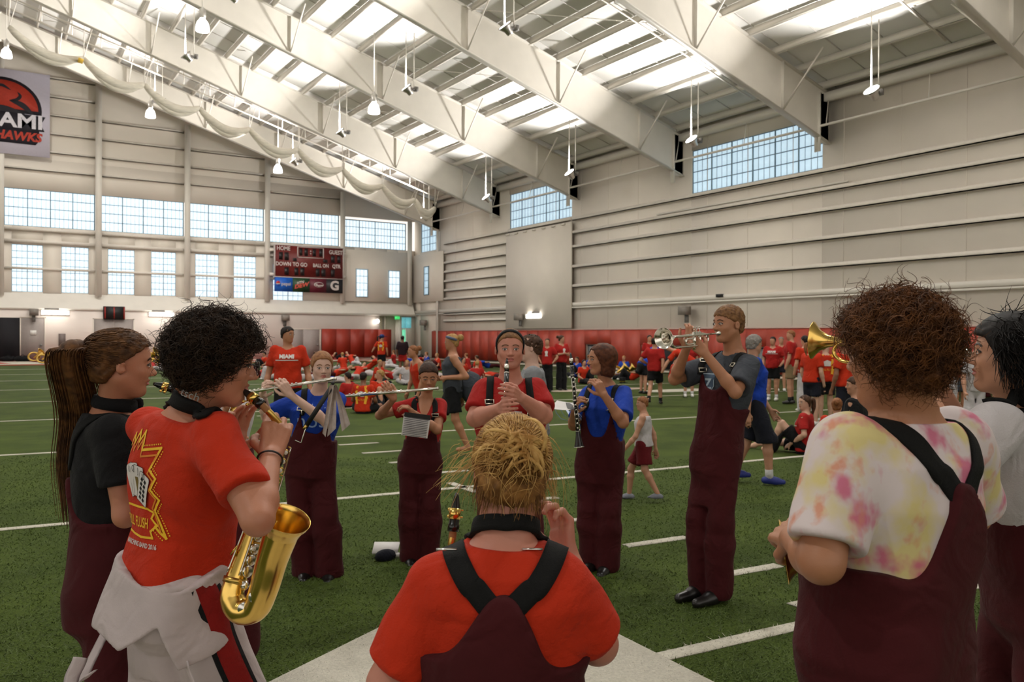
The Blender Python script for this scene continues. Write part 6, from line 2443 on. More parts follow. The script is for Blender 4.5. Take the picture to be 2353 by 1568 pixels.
def trumpet(label, lips, bell, m, up=(0, 0, 1), bell_r=.0615):
    lips, bell = np.asarray(lips, float), np.asarray(bell, float)
    t = tag(empty('trumpet', (lips + bell) / 2), label, 'trumpet')
    o = (lips + bell) / 2
    d, s, u = frame_of(bell - lips, up)
    L = np.linalg.norm(bell - lips)
    at = lambda x, y, z=0: lips + d * x + s * z + u * y
    MB(o).lathe(lips, d, [(0, .013), (.003, .0135), (.012, .012), (.022, .007), (.05, .0045), (.085, .0055)], 16).build('mouthpiece', M_SILVER, t, True)
    P = bez([at(.08, 0), at(L - .16, 0), at(L - .10, 0), at(L - .075, -.03), at(L - .10, -.058), at(L - .16, -.062), at(.20, -.062)], 8)
    MB(o).tube(P, .0058, 10).build('lead_pipe', m, t, True)
    zb = .034
    Bp = bez([at(.20, -.062, zb), at(.12, -.062, zb), at(.075, -.045, zb), at(.07, -.012, zb), at(.11, .004, zb), at(.20, .004, zb), at(L - .17, .002, zb * .8)], 8)
    MB(o).tube(Bp, .0060, 10).build('bell_bow', m, t, True)
    MB(o).lathe(at(L - .17, .002, zb * .8), unit(bell - at(L - .17, .002, zb * .8)), [(0, .0062), (.05, .009), (.09, .014), (.12, .021), (.145, .034), (.160, .050), (.168, bell_r), (.170, bell_r + .0015), (.168, bell_r - .002), (.155, .042), (.13, .022), (.08, .010)], 32).build('bell', m, t, True)
    for k, x in enumerate((.17, .195, .22)):
        MB(o).tube([at(x, -.085, zb * .5), at(x, .020, zb * .5)], .0105, 12).build('valve', m, t, True)
        v = MB(o).tube([at(x, .020, zb * .5), at(x, .045, zb * .5)], .003, 6).lathe(at(x, .045, zb * .5), u, [(0, .003), (.0, .008), (.004, .008), (.005, .0005)], 12).build('valve_button', m, t, True)
    MB(o).tube([at(.12, 0), at(.12, -.062, zb)], .003, 6).build('brace', m, t, True)
    MB(o).tube([at(L - .17, 0), at(L - .17, .0, zb)], .003, 6).build('brace', m, t, True)
    Q = bez([at(.22, -.05, zb * .5), at(.28, -.05, zb * .7), at(.29, -.035, zb * .7), at(.28, -.02, zb * .7), at(.22, -.02, zb * .5)], 6)
    MB(o).tube(Q, .0055, 8).build('third_slide', m, t, True)
    MB(o).tube([at(.285, -.02, zb * .9) + u * .016 * math.cos(a) + d * .016 * math.sin(a) for a in np.linspace(0, 2 * PI, 16, endpoint=False)], .002, 6, closed=True).build('finger_ring', m, t, True)
    return t


trumpet('silver trumpet raised by the tall man in charcoal', V(1653, 766, 5.13), V(1524, 778, 4.80), M_SILVER)
trumpet('gold brass trumpet pointing across behind the curly auburn head', V(2230, 811, 2.47), V(1866, 782, 2.80), M_GOLD)
# horn held low by the tie-dye player: bell rim showing past the arm
t = tag(empty('brass_horn', V(1850, 1270, 2.15)), 'brass horn held low by the tie-dye player, bell edge past the arm', 'horn')
o = np.array(t.location)
bd = unit(HD(-75) + np.array([0, 0, -.15]))
bc_ = V(1802, 1268, 2.12)
MB(o).lathe(bc_, bd, [(-.20, .012), (-.13, .018), (-.08, .028), (-.04, .045), (-.01, .066), (0, .080), (.002, .081), (0, .078), (-.03, .048)], 32).build('bell', M_GOLD, t, True)
lp_ = bc_ - bd * .20
MB(o).tube([lp_ + bd * .07 * math.cos(a) - bd * .07 + np.array([0, 0, 1]) * .07 * math.sin(a) for a in np.linspace(0, 1.9 * PI, 26)], .011, 10).build('coil', M_GOLD, t, True)
for k in range(3):
    c = lp_ - bd * (.04 + .03 * k) + np.array([0, 0, .02])
    MB(o).tube([c - (0, 0, .06), c + (0, 0, .06)], .011, 10).build('valve', M_GOLD, t, True)


# ---- music folders
def sheet(o, pts, m, parent, name='page', th=.0015, bend=.0, n=6):
    """thin bent page: pts 4 world corners (top left, top right, bottom right, bottom left)"""
    a, b, c, d = (np.asarray(p, float) for p in pts)
    nr = unit(np.cross(b - a, d - a))
    rows = []
    for i in range(n + 1):
        k = i / n
        l, r = a + (d - a) * k, b + (c - b) * k
        off = nr * bend * math.sin(PI * k)
        for jx in range(5):
            rows.append(l + (r - l) * jx / 4 + off + nr * bend * .5 * math.sin(PI * jx / 4))
    v = np.array(rows)
    v2 = v - nr * th
    N = len(v)
    q = []
    for i in range(n):
        for jx in range(4):
            k = i * 5 + jx
            q.append([k, k + 1, k + 6, k + 5])
            q.append([N + k, N + k + 5, N + k + 6, N + k + 1])
    MB(o).add(np.concatenate([v, v2]), q).build(name, m, parent, True)
    return nr


t = tag(empty('flip_folder', V(745, 930, 5.40)), 'clear plastic music flip folder hanging from the flute of the woman in blue', 'music folder')
o = np.array(t.location)
MB(o).bar(V(765, 885, 5.42), V(700, 985, 5.40), .030, .006, up=FW).build('folder_spine', M_BLACK, t)
MB(o).tube([V(704, 980, 5.39), V(700, 992, 5.39), V(692, 1018, 5.39), V(678, 1012, 5.39)], .0035, 6).build('wire_lyre', M_SILVER, t, True)
MB(o).tube([V(704, 978, 5.385), V(698, 986, 5.385)], .009, 8).build('clamp_screw', M_GOLD, t, True)
MB(o).ball(V(765, 881, 5.41), .012).tube([V(765, 881, 5.41), V(768, 872, 5.50)], .005, 6).build('clip', M_BLACK, t, True)
for k, pts in enumerate((((757, 886), (768, 882), (748, 1005), (741, 996)), ((761, 888), (772, 884), (772, 985), (752, 1004)), ((766, 886), (773, 884), (805, 975), (786, 992)))):
    sheet(o, [V(px, py, 5.41 + .012 * k - (.02 if i > 1 else 0)) for i, (px, py) in enumerate(pts)], M_PLAST, t, bend=.012)

t = tag(empty('flip_folder', V(955, 980, 5.85)), 'white sheet of music with a black top band hung before the red V-neck shirt', 'music folder')
o = np.array(t.location)
nr = sheet(o, [V(928, 950, 5.86), V(989, 960, 5.90), V(982, 1008, 5.88), V(922, 1000, 5.84)], M_PAPER, t, bend=-.006)
sheet(o, [V(930, 947, 5.84), V(990, 955, 5.88), V(989, 966, 5.88), V(928, 957, 5.84)], M_BLACK, t, name='cover_band')
for k in np.linspace(.14, .95, 11):
    l = V(928, 950, 5.85) * (1 - k) + V(922, 1000, 5.83) * k
    r = V(989, 960, 5.89) * (1 - k) + V(982, 1008, 5.87) * k
    b_ = (l + r) / 2
    MB(o).bar(l + (r - l) * .05 - FW * .012, l + (r - l) * .95 - FW * .012, .003, .0035, up=_u).build('staff_line', M_INK, t)

t = tag(empty('music_booklet', V(1295, 935, 5.7)), 'open white music booklet held out by the woman in blue', 'booklet')
o = np.array(t.location)
sheet(o, [V(1280, 921, 5.88), V(1332, 926, 5.90), V(1306, 943, 5.52), V(1255, 937, 5.50)], M_PAPER, t, bend=.012)
sheet(o, [V(1300, 926, 5.86), V(1333, 927, 5.90), V(1328, 934, 5.62), V(1308, 945, 5.52)], M_BLACK, t, name='cover', bend=.008)

t = tag(empty('flip_folder', (V(885, 1280, 6.2)[0], V(885, 1280, 6.2)[1], 0)), 'white booklet and black pouch lying on the turf between the flutists', 'music folder')
g0 = np.array([V(885, 1278, 6.25)[0], V(885, 1278, 6.25)[1], 0.03])
o = np.array(t.location)
MB(o).box(g0 + FW * .04 + (0, 0, .035), (.19, .13, .015), [RT, unit(FW + np.array([0, 0, .45])), unit(np.array([0, 0, 1]) - FW * .45)]).build('booklet', M_PAPER, t)
MB(o).ball(g0 - FW * .05 + RT * .01, (.085, .05, .05)).build('pouch', M_NAVY, t, True)
MB(o).box(g0 + RT * .10 - FW * .02 + (0, 0, .0), (.05, .02, .03), [RT, FW, (0, 0, 1)]).build('tag_card', M_PAPER, t)
# dark blue bag at the right edge
t = tag(empty('bag', (V(2335, 1540, 3.6)[0], V(2335, 1540, 3.6)[1], 0)), 'dark blue cloth bag on the turf at the lower right edge', 'bag')
o = np.array(t.location)
sdf_obj('bag_body', lambda p: ellip(p - np.asarray(o, F32), (0, 0, .12), (.24, .2, .17)) + folds(p, .012, 14), o - .5, o + .6, .02, cloth('deep_blue_nylon', (24, 34, 86)), t)
MB(o).tube(bez([o + (-.1, -.1, .26), o + (0, -.12, .36), o + (.1, -.1, .26)], 6), .012, 6).build('bag_strap', M_STRAP, t, True)
# ================================================================== people further off
HBROWN = hair_mat('bg_brown_hair', (58, 38, 26), (84, 58, 40))
HDARK = hair_mat('bg_dark_hair', (26, 19, 16), (40, 30, 25))
HBLON = hair_mat('bg_blonde_hair', (150, 112, 66), (188, 148, 92))
HRED = hair_mat('bg_reddish_hair', (120, 74, 44), (152, 100, 62))
HGREY = hair_mat('bg_grey_hair', (120, 112, 106), (150, 144, 138))
M_SHOEB = mat('blue_trainer', (30, 44, 120), .6)
M_SHOEG = mat('grey_trainer', (110, 112, 122), .6)
M_SHOEW = mat('white_trainer', (214, 212, 208), .6)
M_SOCKW = cloth('white_sock', (208, 206, 204))
M_SOCKB = cloth('black_sock', (20, 20, 22))
M_SHORTM = cloth('dark_red_shorts', (104, 16, 24))
M_YELS = mat('yellow_back_print', (220, 160, 36), .8)


def ground_d(px, py):
    """depth at which photo pixel (px, py) meets the turf"""
    d = _f + _r * (px - 1176.5) / FPX - _u * (py - 784.0) / FPX
    return CAM_H / -d[2]


def figure(px, py, H, head, label, shirt, bottom, hair, pose='stand', kind='shorts', sk='light', look=None, group=None, d=None, lean=0.0, armL=None, armR=None, stride=0.0,
           shoe=M_SHOEW, sock=None, prone=0.0, build=1.0, hairstyle='short', sleeve=.7, detail=1.0, printback=None, printfront=None, bare=False, tank=False, legs_out=(1, 1)):
    if d is None:
        d = ground_d(px, py)
    b = V(px, 784, d)
    b = np.array([b[0], b[1], 0.0])
    f, r, z = HD(head), HD(head + 90), np.array([0, 0, 1.0])
    S = H / 1.72
    J = {}
    if pose in ('stand', 'walk'):
        L = f * lean
        J['pel'] = b + z * .535 * H
        J['neck'] = b + z * .83 * H + L * .3 * H
        J['head'] = b + z * .928 * H + f * .02 + L * .42 * H
        for sd, s in (('R', 1), ('L', -1)):
            st = stride * s
            J['s' + sd] = J['neck'] + r * .108 * H * s - z * .028 * H
            J['e' + sd] = J['s' + sd] + r * .03 * H * s - z * .175 * H - f * st * .25 - f * .01
            J['w' + sd] = J['e' + sd] - z * .145 * H + f * (.05 * H - st * .25)
            J['h' + sd] = J['pel'] + r * .05 * H * s
            J['a' + sd] = b + r * .058 * H * s + f * st * .5 + z * (.052 * H + max(0, -st) * .12)
            k = (J['h' + sd] + J['a' + sd]) / 2 + f * (.02 + abs(st) * .12)
            J['k' + sd] = k
    elif pose == 'sit':
        J['pel'] = b + z * .085 * S * 1.1
        J['neck'] = J['pel'] + z * .295 * H + f * lean * .3 * H
        J['head'] = J['neck'] + z * .10 * H + f * (.02 + lean * .1)
        for sd, s in (('R', 1), ('L', -1)):
            J['s' + sd] = J['neck'] + r * .108 * H * s - z * .028 * H
            J['e' + sd] = J['s' + sd] + r * .04 * H * s - z * .16 * H + f * .03 * H
            J['w' + sd] = J['e' + sd] - z * .06 * H + f * .13 * H - r * s * .04 * H
            J['h' + sd] = J['pel'] + r * .05 * H * s
            lo_ = legs_out[0 if sd == 'R' else 1]
            if lo_ == 0:       # crossed
                J['k' + sd] = J['pel'] + f * .15 * H + r * s * .17 * H + z * .05
                J['a' + sd] = J['pel'] + f * .20 * H - r * s * .02 * H - z * .02
            elif lo_ == 1:     # straight out
                J['k' + sd] = J['pel'] + f * .24 * H + r * s * .07 * H + z * .04
                J['a' + sd] = J['pel'] + f * .46 * H + r * s * .09 * H - z * .02
            else:              # knee up
                J['k' + sd] = J['pel'] + f * .19 * H + r * s * .07 * H + z * .21 * H
                J['a' + sd] = J['pel'] + f * .27 * H + r * s * .07 * H - z * .01
    elif pose == 'lie':
        J['pel'] = b + z * .12
        J['neck'] = b + z * (.15 + lean) - f * .30 * H
        J['head'] = J['neck'] - f * .10 * H + z * (.03 + lean * .3)
        for sd, s in (('R', 1), ('L', -1)):
            J['s' + sd] = J['neck'] + r * .108 * H * s + f * .03 * H
            J['e' + sd] = J['s' + sd] + r * .1 * s + f * .12 * H - z * .02
            J['w' + sd] = J['e' + sd] + f * .12 * H - r * .05 * s
            J['h' + sd] = J['pel'] + r * .05 * H * s
            lo_ = legs_out[0 if sd == 'R' else 1]
            J['k' + sd] = J['pel'] + f * (.24 if lo_ == 1 else .17) * H + r * s * .07 + z * (.02 if lo_ == 1 else .26)
            J['a' + sd] = J['pel'] + f * (.47 if lo_ == 1 else .26) * H + r * s * .08 - z * .04
    for nm, arm in (('R', armR), ('L', armL)):
        if arm is not None:      # ((r,f,z) elbow, (r,f,z) wrist) relative to the shoulder, in heights
            s = 1 if nm == 'R' else -1
            (a1, a2, a3), (c1, c2, c3) = arm
            J['e' + nm] = J['s' + nm] + (r * s * a1 + f * a2 + z * a3) * H
            J['w' + nm] = J['s' + nm] + (r * s * c1 + f * c2 + z * c3) * H
    hf = HD(head if look is None else look)
    if pose == 'lie':
        hf = unit(hf * .3 + z)
    P = Person(J, hf, hh=.128 * H, S=S, build=build, depthb=build, arm=build ** .5, hup=(z if pose != 'lie' else -f), nr=.052)
    P.fw = P.fw
    P.base = np.array([b[0], b[1], 0.0])
    P.root = tag(empty('person', P.base), label, 'person', group)
    h = float(np.clip(d * .0017, .010, .034)) / detail
    far = d > 15
    P.body(skin(sk), h, legs=(kind in ('shorts', 'bare', 'knee', 'briefs')), low=(2 if d > 17 else (1 if d > 9 else False)), feet=(shoe is None))
    if tank:
        P.shirt(shirt, h * 1.1, 'tank_top', off=.014, sleeveless=True, hem=-.05, neck=.085 * S, top=.93, ampl=.004, flare=.02)
    else:
        P.shirt(shirt, h * 1.1, 'tshirt', off=.020 * S, sleeve=sleeve, sr=.018 * S, hem=-.10, neck=.066 * S, ampl=.004, flare=.03)
    if kind == 'shorts':
        P.trousers(bottom, h * 1.15, 'shorts', off=.022 * S, cut=('thigh', .78), top=.12, legr=(.02, .045, .04, .05))
    elif kind == 'briefs':
        P.trousers(bottom, h * 1.15, 'shorts', off=.018 * S, cut=('thigh', .5), top=.12, legr=(.014, .03, .03, .03))
    elif kind == 'long':
        P.trousers(bottom, h * 1.15, 'trousers', off=.022 * S, top=.14)
    elif kind == 'knee':
        P.trousers(bottom, h * 1.15, 'shorts', off=.024 * S, cut=('shin', .06), top=.12, legr=(.03, .055, .05, .05))
    if shoe is not None:
        P.shoes(shoe, max(.012, h), sock=sock)
    if d < 14:
        P.face(hair)
    if hairstyle == 'short':
        hair_cap(P, hair, max(.008, h * .8), cap_shape(.028, .22, -.24, .0, .022, 30))
    elif hairstyle in ('tail', 'bun', 'long'):
        hair_cap(P, hair, max(.008, h * .8), cap_shape(.03, .30, -.30, .0, .018, 30))
        Hd = P.head
        if hairstyle == 'tail':
            a = Hd.w((0, -.5, .2))
            tl_ = bez([a, Hd.w((0, -.75, .15)), Hd.w((0, -.80, -.3)), Hd.w((.02, -.72, -.9))], 5)
            MB(P.root.location).tube(tl_, np.interp(np.linspace(0, 1, len(tl_)), [0, .3, .7, 1], [.02, .035, .034, .008]) * S, 8).build('ponytail', hair, P.root, True)
        elif hairstyle == 'bun':
            MB(P.root.location).ball(Hd.w((0, -.58, .28)), .05 * S, 10, 7).build('hair_bun', hair, P.root, True)
        else:
            tl_ = bez([Hd.w((0, -.30, .1)), Hd.w((0, -.40, -.3)), Hd.w((0, -.38, -.8))], 5)
            MB(P.root.location).tube(tl_, [.06 * S] * (len(tl_) - 1) + [.02 * S], 10, sy=1.2).build('long_hair', hair, P.root, True)
    for side, pr in ((-1, printback), (1, printfront)):
        if not pr:
            continue
        ex = r * (1 if side < 0 else -1)
        org = tpt(P, .62, 0, .45 * side)
        if pr == 'cards':
            decal('print_block', P.shirtfn, *band([(-.09, .16), (.09, .16), (.11, .06), (.08, .02), (.11, -.06), (.09, -.17), (-.09, -.17), (-.11, -.06), (-.08, .02), (-.11, .06)], .05, True), org, ex, z, M_YELS, P.root, .010)
            decal('print_cards', P.shirtfn, *fan([(-.06, -.04), (.06, -.04), (.07, .05), (.0, .08), (-.07, .05)]), org, ex, z, M_CARD, P.root, .013)
            v, t = text_mesh('FULL FLUSH', .06, sx=.7)
            decal('print_lettering', P.shirtfn, v + np.array([0, -.11]), t, org, ex, z, M_YELS, P.root, .014)
        elif pr == 'hawk':
            decal('print_emblem', P.shirtfn, *fan([(-.05, .05), (.0, .08), (.05, .05), (.03, -.03), (.05, -.09), (-.05, -.09), (-.03, -.03)]), org, ex, z, M_CARD, P.root, .010)
        else:
            v, t = text_mesh(pr, .075, bold=.004)
            decal('print_lettering', P.shirtfn, v + np.array([0, .07]), t, org, ex, z, M_CARD, P.root, .008)
            decal('print_line', P.shirtfn, *band([(-.15, .02), (.15, .02)], .012), org, ex, z, M_CARD, P.root, .008, sub=3)
    return P


FOLD = ((.03, .02, -.16), (-.10, .13, -.13))
HIPS = ((.08, -.02, -.16), (.0, .04, -.27))
# mid-ground
m1 = figure(662, 0, 1.80, 172, 'dark haired man in a red lettered shirt standing behind the blue flutist', M_RED, M_BLKC, HDARK, d=11.9, look=120, build=1.08, printfront='MIAMI', sk='tan', armR=((.04, -.02, -.17), (.07, .04, -.33)), armL=((.04, -.02, -.17), (.07, .04, -.33)))
w1 = figure(1040, 0, 1.70, -98, 'blonde woman with a grey headband and grey tank top walking past', M_CHAR, M_BLKC, HBLON, d=11.6, pose='walk', stride=.42, look=-95, tank=True, hairstyle='bun', sk='tan', build=1.08, shoe=None, armL=((.03, -.10, -.15), (-.02, .06, -.16)))
H_ = w1.head
MB(w1.root.location).tube([H_.w((.38 * math.cos(a), -.02 + .12 * 0, .24 + .0) ) * 0 + H_.w((.37 * math.sin(a), .32 * math.cos(a) - .05, .22 + .10 * math.cos(a))) for a in np.linspace(0, 2 * PI, 22, endpoint=False)], .020, 6, closed=True).build('headband', cloth('grey_blue_band', (96, 104, 130)), w1.root, True)
t = tag(empty('bag', w1.base), 'black sling bag carried behind the blonde woman', 'bag')
bo = V(1082, 890, 11.7)
sdf_obj('bag_body', lambda p: ellip(p - np.asarray(bo, F32), (0, 0, 0), (.16, .16, .22)) + folds(p, .01, 12), bo - .4, bo + .4, .025, M_CHAR, t)
figure(972, 0, 1.52, -120, 'woman with reddish hair leaning behind the red flutist', M_RED, M_BLKC, HRED, d=13.5, lean=.25, hairstyle='bun', sk='tan', tank=True)
figure(1480, 1152, 1.06, -75, 'small boy in a white sleeveless shirt and dark red shorts walking', M_WHITEC, M_SHORTM, HRED, pose='walk', stride=.30, look=-105, tank=True, shoe=M_SHOEG, sk='light', detail=1.4, kind='knee' if False else 'shorts')
figure(1730, 1112, 1.70, 95, 'man in a blue shirt and dark knee shorts walking behind the trumpeter', M_BLUE, M_NAVY, HGREY, pose='walk', stride=.34, kind='knee', shoe=M_SHOEB, sock=M_SOCKW, look=60, build=1.1, detail=1.2)
figure(1222, 0, 1.68, -92, 'young man in a grey shirt behind the headband clarinettist', M_GREYC, M_BLKC, HBROWN, d=6.9, kind='long', look=-95, build=.95, sk='pale', detail=1.3)
figure(1258, 904, 1.62, -165, 'woman in a red shirt and black trousers standing with the other near the padding', M_RED2, M_BLKC, HBROWN, d=25.5, kind='long', printfront='hawk', hairstyle='bun', shoe=M_LEATH, group='pair of women in red by the padding', armL=HIPS, armR=HIPS)
figure(1290, 902, 1.72, 150, 'taller woman in red with folded arms beside her companion near the padding', M_RED2, M_BLKC, HBROWN, d=26, kind='long', printfront='hawk', hairstyle='bun', look=100, shoe=M_LEATH, armL=FOLD, armR=FOLD, build=1.05)
figure(1505, 931, 1.66, 20, 'man in a red shirt and black shorts stepping sideways seen from behind', M_RED2, M_BLKC, HDARK, d=20.5, pose='walk', stride=.55, look=40, shoe=M_BLACK if False else M_LEATH, sock=M_SOCKB, build=1.12, lean=-.05, armL=((.10, .0, -.14), (.02, .1, -.2)))
figure(1478, 905, 1.62, 60, 'player in blue and black bending over by the padding', M_BLUE, M_BLKC, HDARK, d=24.5, lean=1.0, shoe=M_LEATH, kind='shorts', sleeve=.6, build=1.1)
figure(1492, 880, 1.75, 170, 'far person in a red shirt behind the sidestepping man', M_RED2, M_BLKC, HDARK, d=29)
figure(1583, 918, 1.66, 185, 'person in white socks behind the raised trumpet arms', M_RED2, M_WHITEC, HBROWN, d=23.3, sock=M_SOCKW)
figure(1622, 945, 1.6, -80, 'person in orange red stretching down behind the trumpeter', M_RED, M_BLKC, HBROWN, d=20, lean=1.5, armL=((.0, .12, -.15), (.0, .2, -.30)), armR=((.0, .12, -.15), (.0, .2, -.30)))
# group on the right
figure(1776, 922, 1.70, -150, 'man in a red lettered shirt and black shorts in white trainers', M_RED2, M_BLKC, HDARK, look=-140, sock=M_SOCKW, printfront='MIAMI', build=1.1, armL=HIPS)
figure(1795, 900, 1.70, -170, 'person half hidden between two men in red', M_RED2, M_NAVY, HGREY, d=26)
figure(1818, 930, 1.86, -60, 'tall man in a red shirt and khaki shorts', M_RED2, M_KHAKI, HRED, look=-90, sock=M_SOCKB, shoe=M_LEATH, build=1.05)
figure(1850, 940, 1.72, -20, 'person in red with white trousers behind the ponytail girl', M_RED, M_WHITEC, HDARK, d=18.8, kind='long')
figure(1866, 968, 1.62, 60, 'girl with a long ponytail in a red shirt and navy skirt', M_RED, M_NAVY, HRED, d=15.8, hairstyle='tail', look=70, kind='shorts', sk='fair')
figure(1898, 972, 1.60, 8, 'girl in a red shirt with yellow printed back and black shorts', M_RED, M_BLKC, HRED, hairstyle='bun', look=70, kind='briefs' if False else 'shorts', sk='fair', printback='cards', d=16.4)
figure(1942, 985, 1.66, -30, 'person in orange red with black straps beside the printed back', M_RED, M_NAVY, HDARK, d=14.2, kind='long', sk='brown')
figure(1968, 0, 1.30, -50, 'boy in a black shirt standing close behind the tie-dye player', M_BLKC, M_NAVY, HBROWN, d=7.9, kind='long', look=-75, sk='light', detail=1.3)
figure(1852, 1040, 1.62, -60, 'girl in a red lettered shirt and black shorts sitting on the turf', M_RED2, M_BLKC, HBROWN, pose='sit', legs_out=(1, 2), look=-110, hairstyle='tail', printfront='MIAMI', shoe=None, sk='fair', d=12.0, detail=1.2, kind='shorts', armL=((.05, -.02, -.14), (-.05, .12, -.24)))
figure(1924, 1047, 1.60, 25, 'girl with reddish bun sitting with her yellow printed back turned', M_RED, M_BLKC, HRED, pose='sit', legs_out=(0, 0), hairstyle='bun', printback='cards', shoe=None, d=11.6, detail=1.2, kind='shorts')
figure(2205, 0, 1.78, 170, 'man with red hair in a red lettered shirt and grey shorts near the edge', M_RED2, M_CHAR, HRED, d=16.5, printfront='MIAMI', build=1.1, sk='tan')
figure(2168, 0, 1.60, 100, 'long haired person behind the tie-dye shoulder', M_WHITEC, M_WHITEC, HRED, d=9.5, hairstyle='long', kind='long')
figure(2240, 0, 1.60, 190, 'person in white uniform behind the dark haired player', M_WHITEC, M_WHITEC, HDARK, d=14.0, kind='long', lean=.3)
# seated pair in the middle distance
figure(835, 950, 1.72, 10, 'dark haired boy sitting with a yellow printed red back', M_RED, M_BLKC, HDARK, pose='sit', legs_out=(0, 0), printback='cards', shoe=None, d=18.0, sk='brown', kind='shorts')
figure(872, 930, 1.70, 150, 'blond boy sitting opposite in red with white socks', M_RED, M_BLKC, HBLON, pose='sit', legs_out=(2, 2), d=19.6, look=-100, sock=M_SOCKW, kind='shorts')
figure(800, 935, 1.60, -60, 'person sitting at the flute end in a dark red shirt', M_RED2, M_BLKC, HDARK, pose='sit', legs_out=(0, 0), d=19.5, shoe=None, kind='shorts')
# standing far
c1 = figure(877, 862, 1.72, 10, 'person in an orange shirt and blue cap standing far off', M_RED, M_BLKC, HDARK, d=36, hairstyle='tail', look=80, printback='cards', sk='light', armL=((.09, .0, -.14), (.16, .02, -.24)))
MB(c1.root.location).ball(c1.head.w((0, .0, .30)), (.11, .13, .09)).box(c1.head.w((0, .55, .22)), (.16, .16, .02)).build('cap', cloth('blue_cap', (40, 60, 120)), c1.root, True)
p = figure(925, 864, 1.70, 5, 'person in a dark track jacket with white stripes and red shorts', cloth('dark_maroon_jacket', (40, 18, 26)), M_RED2, HDARK, d=36, sk='brown', build=1.15, sleeve=.97, kind='shorts', shoe=M_SHOEW)
for s in (-1, 1):
    ribbon('sleeve_stripe', p.shirtfn, [p.nk + p.lat * .06 * s, p.J['s' + 'LR'[s > 0]] + p.lat * .06 * s, p.J['e' + 'LR'[s > 0]] + p.lat * .05 * s], .05, .004, M_WHITEC, p.root, off=.012)
# far left by the end wall
figure(115, 828, 1.65, 160, 'person in red sitting against the end wall', M_RED2, M_CHAR, HDARK, pose='sit', legs_out=(0, 0), d=50, group='people resting by the end wall', kind='long')
figure(150, 830, 1.65, 140, 'person in red sitting among brass by the end wall', M_RED2, M_MAROON, HDARK, pose='sit', legs_out=(2, 2), d=50, group='people resting by the end wall', kind='long')
figure(166, 832, 1.60, -140, 'second person in red slumped among brass by the end wall', M_RED, M_MAROON, HBROWN, pose='sit', legs_out=(1, 2), d=49, group='people resting by the end wall', kind='long')
figure(372, 846, 1.65, 170, 'person in red lying between the two near heads', M_RED, M_WHITEC, HBROWN, pose='sit', legs_out=(1, 1), d=45, kind='long')

# the resting crowd: (px, py, heading, pose, shirt, trousers)
r_ = np.random.default_rng(5)
CROWD = []
for px, py in ((598, 868), (608, 848), (628, 872), (706, 862), (722, 846), (748, 838), (770, 866), (790, 850), (812, 838), (820, 872), (845, 852), (862, 884), (884, 846),
               (905, 872), (905, 838), (938, 884), (948, 852), (958, 838), (986, 846), (1010, 852), (1040, 846), (1062, 872), (1078, 852), (1092, 888), (1106, 862), (1122, 846),
               (1140, 872), (1225, 852), (1328, 868), (1340, 882), (1352, 858), (1436, 862), (1452, 874), (1545, 872), (1560, 862), (1612, 866), (1700, 880), (1745, 872), (2190, 905), (2235, 915), (355, 852), (392, 848)):
    CROWD.append((px, py, r_.integers(0, 360), r_.choice(['sit', 'sit', 'lie']), r_.random(), r_.random()))
WORDS = {}
PAL_S = [(M_RED, 'orange-red'), (M_RED2, 'red'), (M_WHITEC, 'white'), (M_RED, 'orange-red'), (M_BLUE, 'blue')]
PAL_B = [(M_WHITEC, 'white'), (M_BLKC, 'black'), (M_MAROON, 'maroon'), (M_WHITEC, 'white')]
HAIRS = [(HBROWN, 'brown'), (HDARK, 'dark'), (HRED, 'reddish'), (HBLON, 'blond')]
for i, (px, py, hd, ps, a, b_) in enumerate(CROWD):
    S_, sn = PAL_S[int(a * 4.3) % 5]
    B_, bn = PAL_B[int(b_ * 4) % 4]
    Hh, hn = HAIRS[i % 4]
    if 1300 < px < 1345 and py < 875:
        S_, sn = M_BLUE, 'blue'
    where = 'near the end zone' if py < 855 else 'on the open turf'
    beside = ('left of the standing man in red' if px < 640 else 'between the two flutists' if px < 960 else 'behind the walking blonde woman' if px < 1150 else 'by the padding near the women in red' if px < 1400 else 'behind the trumpeter' if px < 1760 else 'behind the tie-dye player')
    figure(px, py, 1.66, int(hd), '%s-haired band member in %s and %s %s %s' % (hn, sn, bn, 'sitting' if ps == 'sit' else 'lying', beside), S_, B_, Hh, pose=ps, kind='long', shoe=M_SHOEW if i % 3 else M_LEATH,
           legs_out=tuple(r_.integers(0, 3, 2)) if ps == 'sit' else tuple(r_.integers(1, 3, 2)), group='band members resting on the field', lean=float(r_.random() * .4), detail=.8)

# ---- things lying about: uniform coats, hats, bags, horns
def at_ground(px, py):
    d = ground_d(px, py)
    p = V(px, py, d)
    return np.array([p[0], p[1], 0.0])


for i, (px, py) in enumerate(((700, 874), (735, 870), (775, 880), (850, 863), (925, 858), (1000, 868), (1052, 862), (1118, 884), (1376, 892), (1600, 884))):
    o = at_ground(px, py)
    t = tag(empty('uniform_coat', o), 'white uniform coat with %s collar on the turf %s' % ('dark red' if i % 2 else 'blue', 'near the standing man in red' if px < 760 else 'beyond the flutists' if px < 940 else 'past the walking blonde woman' if px < 1200 else 'near the padding'), 'coat', 'coats thrown on the turf')
    a = r_.random() * 3
    ax = np.array([[math.cos(a), math.sin(a), 0], [-math.sin(a), math.cos(a), 0], [0, 0, 1]], F32)
    sdf_obj('coat_cloth', lambda p: smin(ellip((p - o.astype(F32)) @ ax.T, (0, 0, .08), (.55, .28, .12)), ellip((p - o.astype(F32)) @ ax.T, (.35, .2, .08), (.4, .14, .1)), .1) + folds(p, .03, 7, i), o - (1, 1, .1), o + (1, 1, .4), .05, M_WBIB, t)
    MB(o).ball(o + np.array([.3 * math.cos(a), .3 * math.sin(a), .17]), (.09, .09, .05)).build('coat_collar', M_SHORTM if i % 2 else M_BLUE, t, True)
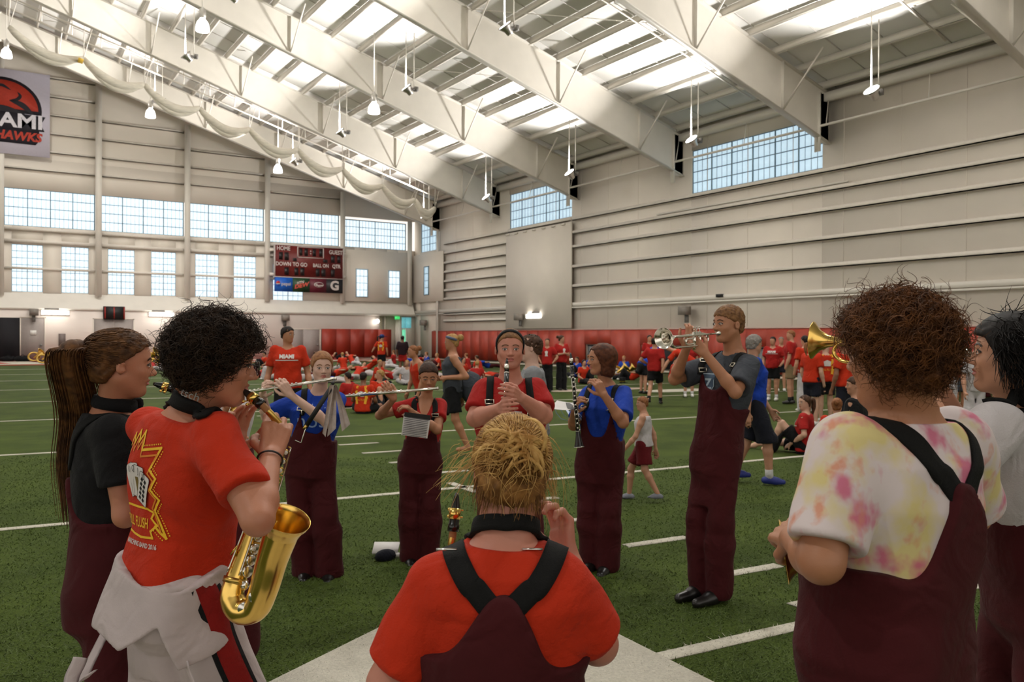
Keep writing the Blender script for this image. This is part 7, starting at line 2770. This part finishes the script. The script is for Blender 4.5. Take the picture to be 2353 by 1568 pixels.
for i, (px, py) in enumerate(((720, 868), (760, 864), (805, 878), (942, 872), (1030, 862), (1345, 880), (1420, 872), (1430, 880), (610, 862), (648, 868))):
    o = at_ground(px, py)
    t = tag(empty('shako_hat', o), '%s marching hat with gold trim on the turf %s' % ('black' if i % 2 else 'dark red', 'by the standing man in red' if px < 780 else 'beyond the flutists' if px < 960 else 'past the walking woman' if px < 1200 else 'by the padding'), 'hat', 'marching hats on the turf')
    MB(o).lathe(o, (0, 0, 1), [(0, .10), (.02, .11), (.2, .12), (.21, .0005)], 12).build('crown', M_BLKC if i % 2 else M_SHORTM, t, True)
    MB(o).lathe(o + (0, 0, .04), (0, 0, 1), [(0, .112), (.03, .114)], 12).build('gold_band', M_GOLD, t, True)
    MB(o).box(o + (.1, -.05, .02), (.1, .14, .015)).build('visor', M_BLACK, t)
for i, (px, py, s_) in enumerate(((78, 832, 1.0), (97, 836, .9), (338, 838, 1.2), (352, 846, .8), (1418, 868, .8), (1438, 866, .7))):
    o = at_ground(px, py)
    t = tag(empty('brass_tuba', o), 'brass tuba with a %s case on the turf %s' % ('maroon' if i % 2 else 'black', 'by the end wall doorway' if px < 200 else 'seen past the curly hair' if px < 500 else 'near the padding doorway'), 'tuba', 'big brass resting on the turf')
    z = np.array([0, 0, 1.])
    MB(o).lathe(o + z * .25 * s_, unit((.6, -.4, .5)), [(0, .05 * s_), (.3 * s_, .09 * s_), (.5 * s_, .18 * s_), (.6 * s_, .30 * s_), (.58 * s_, .26 * s_)], 16).build('bell', M_GOLD, t, True)
    MB(o).tube([o + z * (.32 * s_ + .25 * s_ * math.sin(a)) + np.array([.3 * s_ * math.cos(a), .1 * math.sin(a), 0]) for a in np.linspace(0, 2 * PI, 20, endpoint=False)], .06 * s_, 8, closed=True).build('coil', M_GOLDD, t, True)
    MB(o).box(o + z * .04 + (.4, 0, 0), (.5, .3, .1)).build('case', M_MAROON if i % 2 else M_BLACK, t)
for px, py in ((790, 848), (1000, 900)):
    pass
for i, (px, py) in enumerate(((785, 826), (800, 828), (966, 829), (18, 831), (52, 831))):
    o = at_ground(px, py)
    t = tag(empty('duffel_bag', o), 'dark bag lying %s' % ('at the foot of the red end padding' if 700 < px < 900 else 'near the corner door' if px > 900 else 'in the dark doorway'), 'bag', 'dark bags by the end wall')
    sdf_obj('bag_body', lambda p: ellip(p - o.astype(F32), (0, 0, .16), (.45, .25, .2)) + folds(p, .02, 8), o - 1, o + 1, .06, M_BLKC, t)
    MB(o).tube([o + (-.2, -.1, .3), o + (0, -.12, .42), o + (.2, -.1, .3)], .02, 5).build('bag_handle', M_STRAP, t)
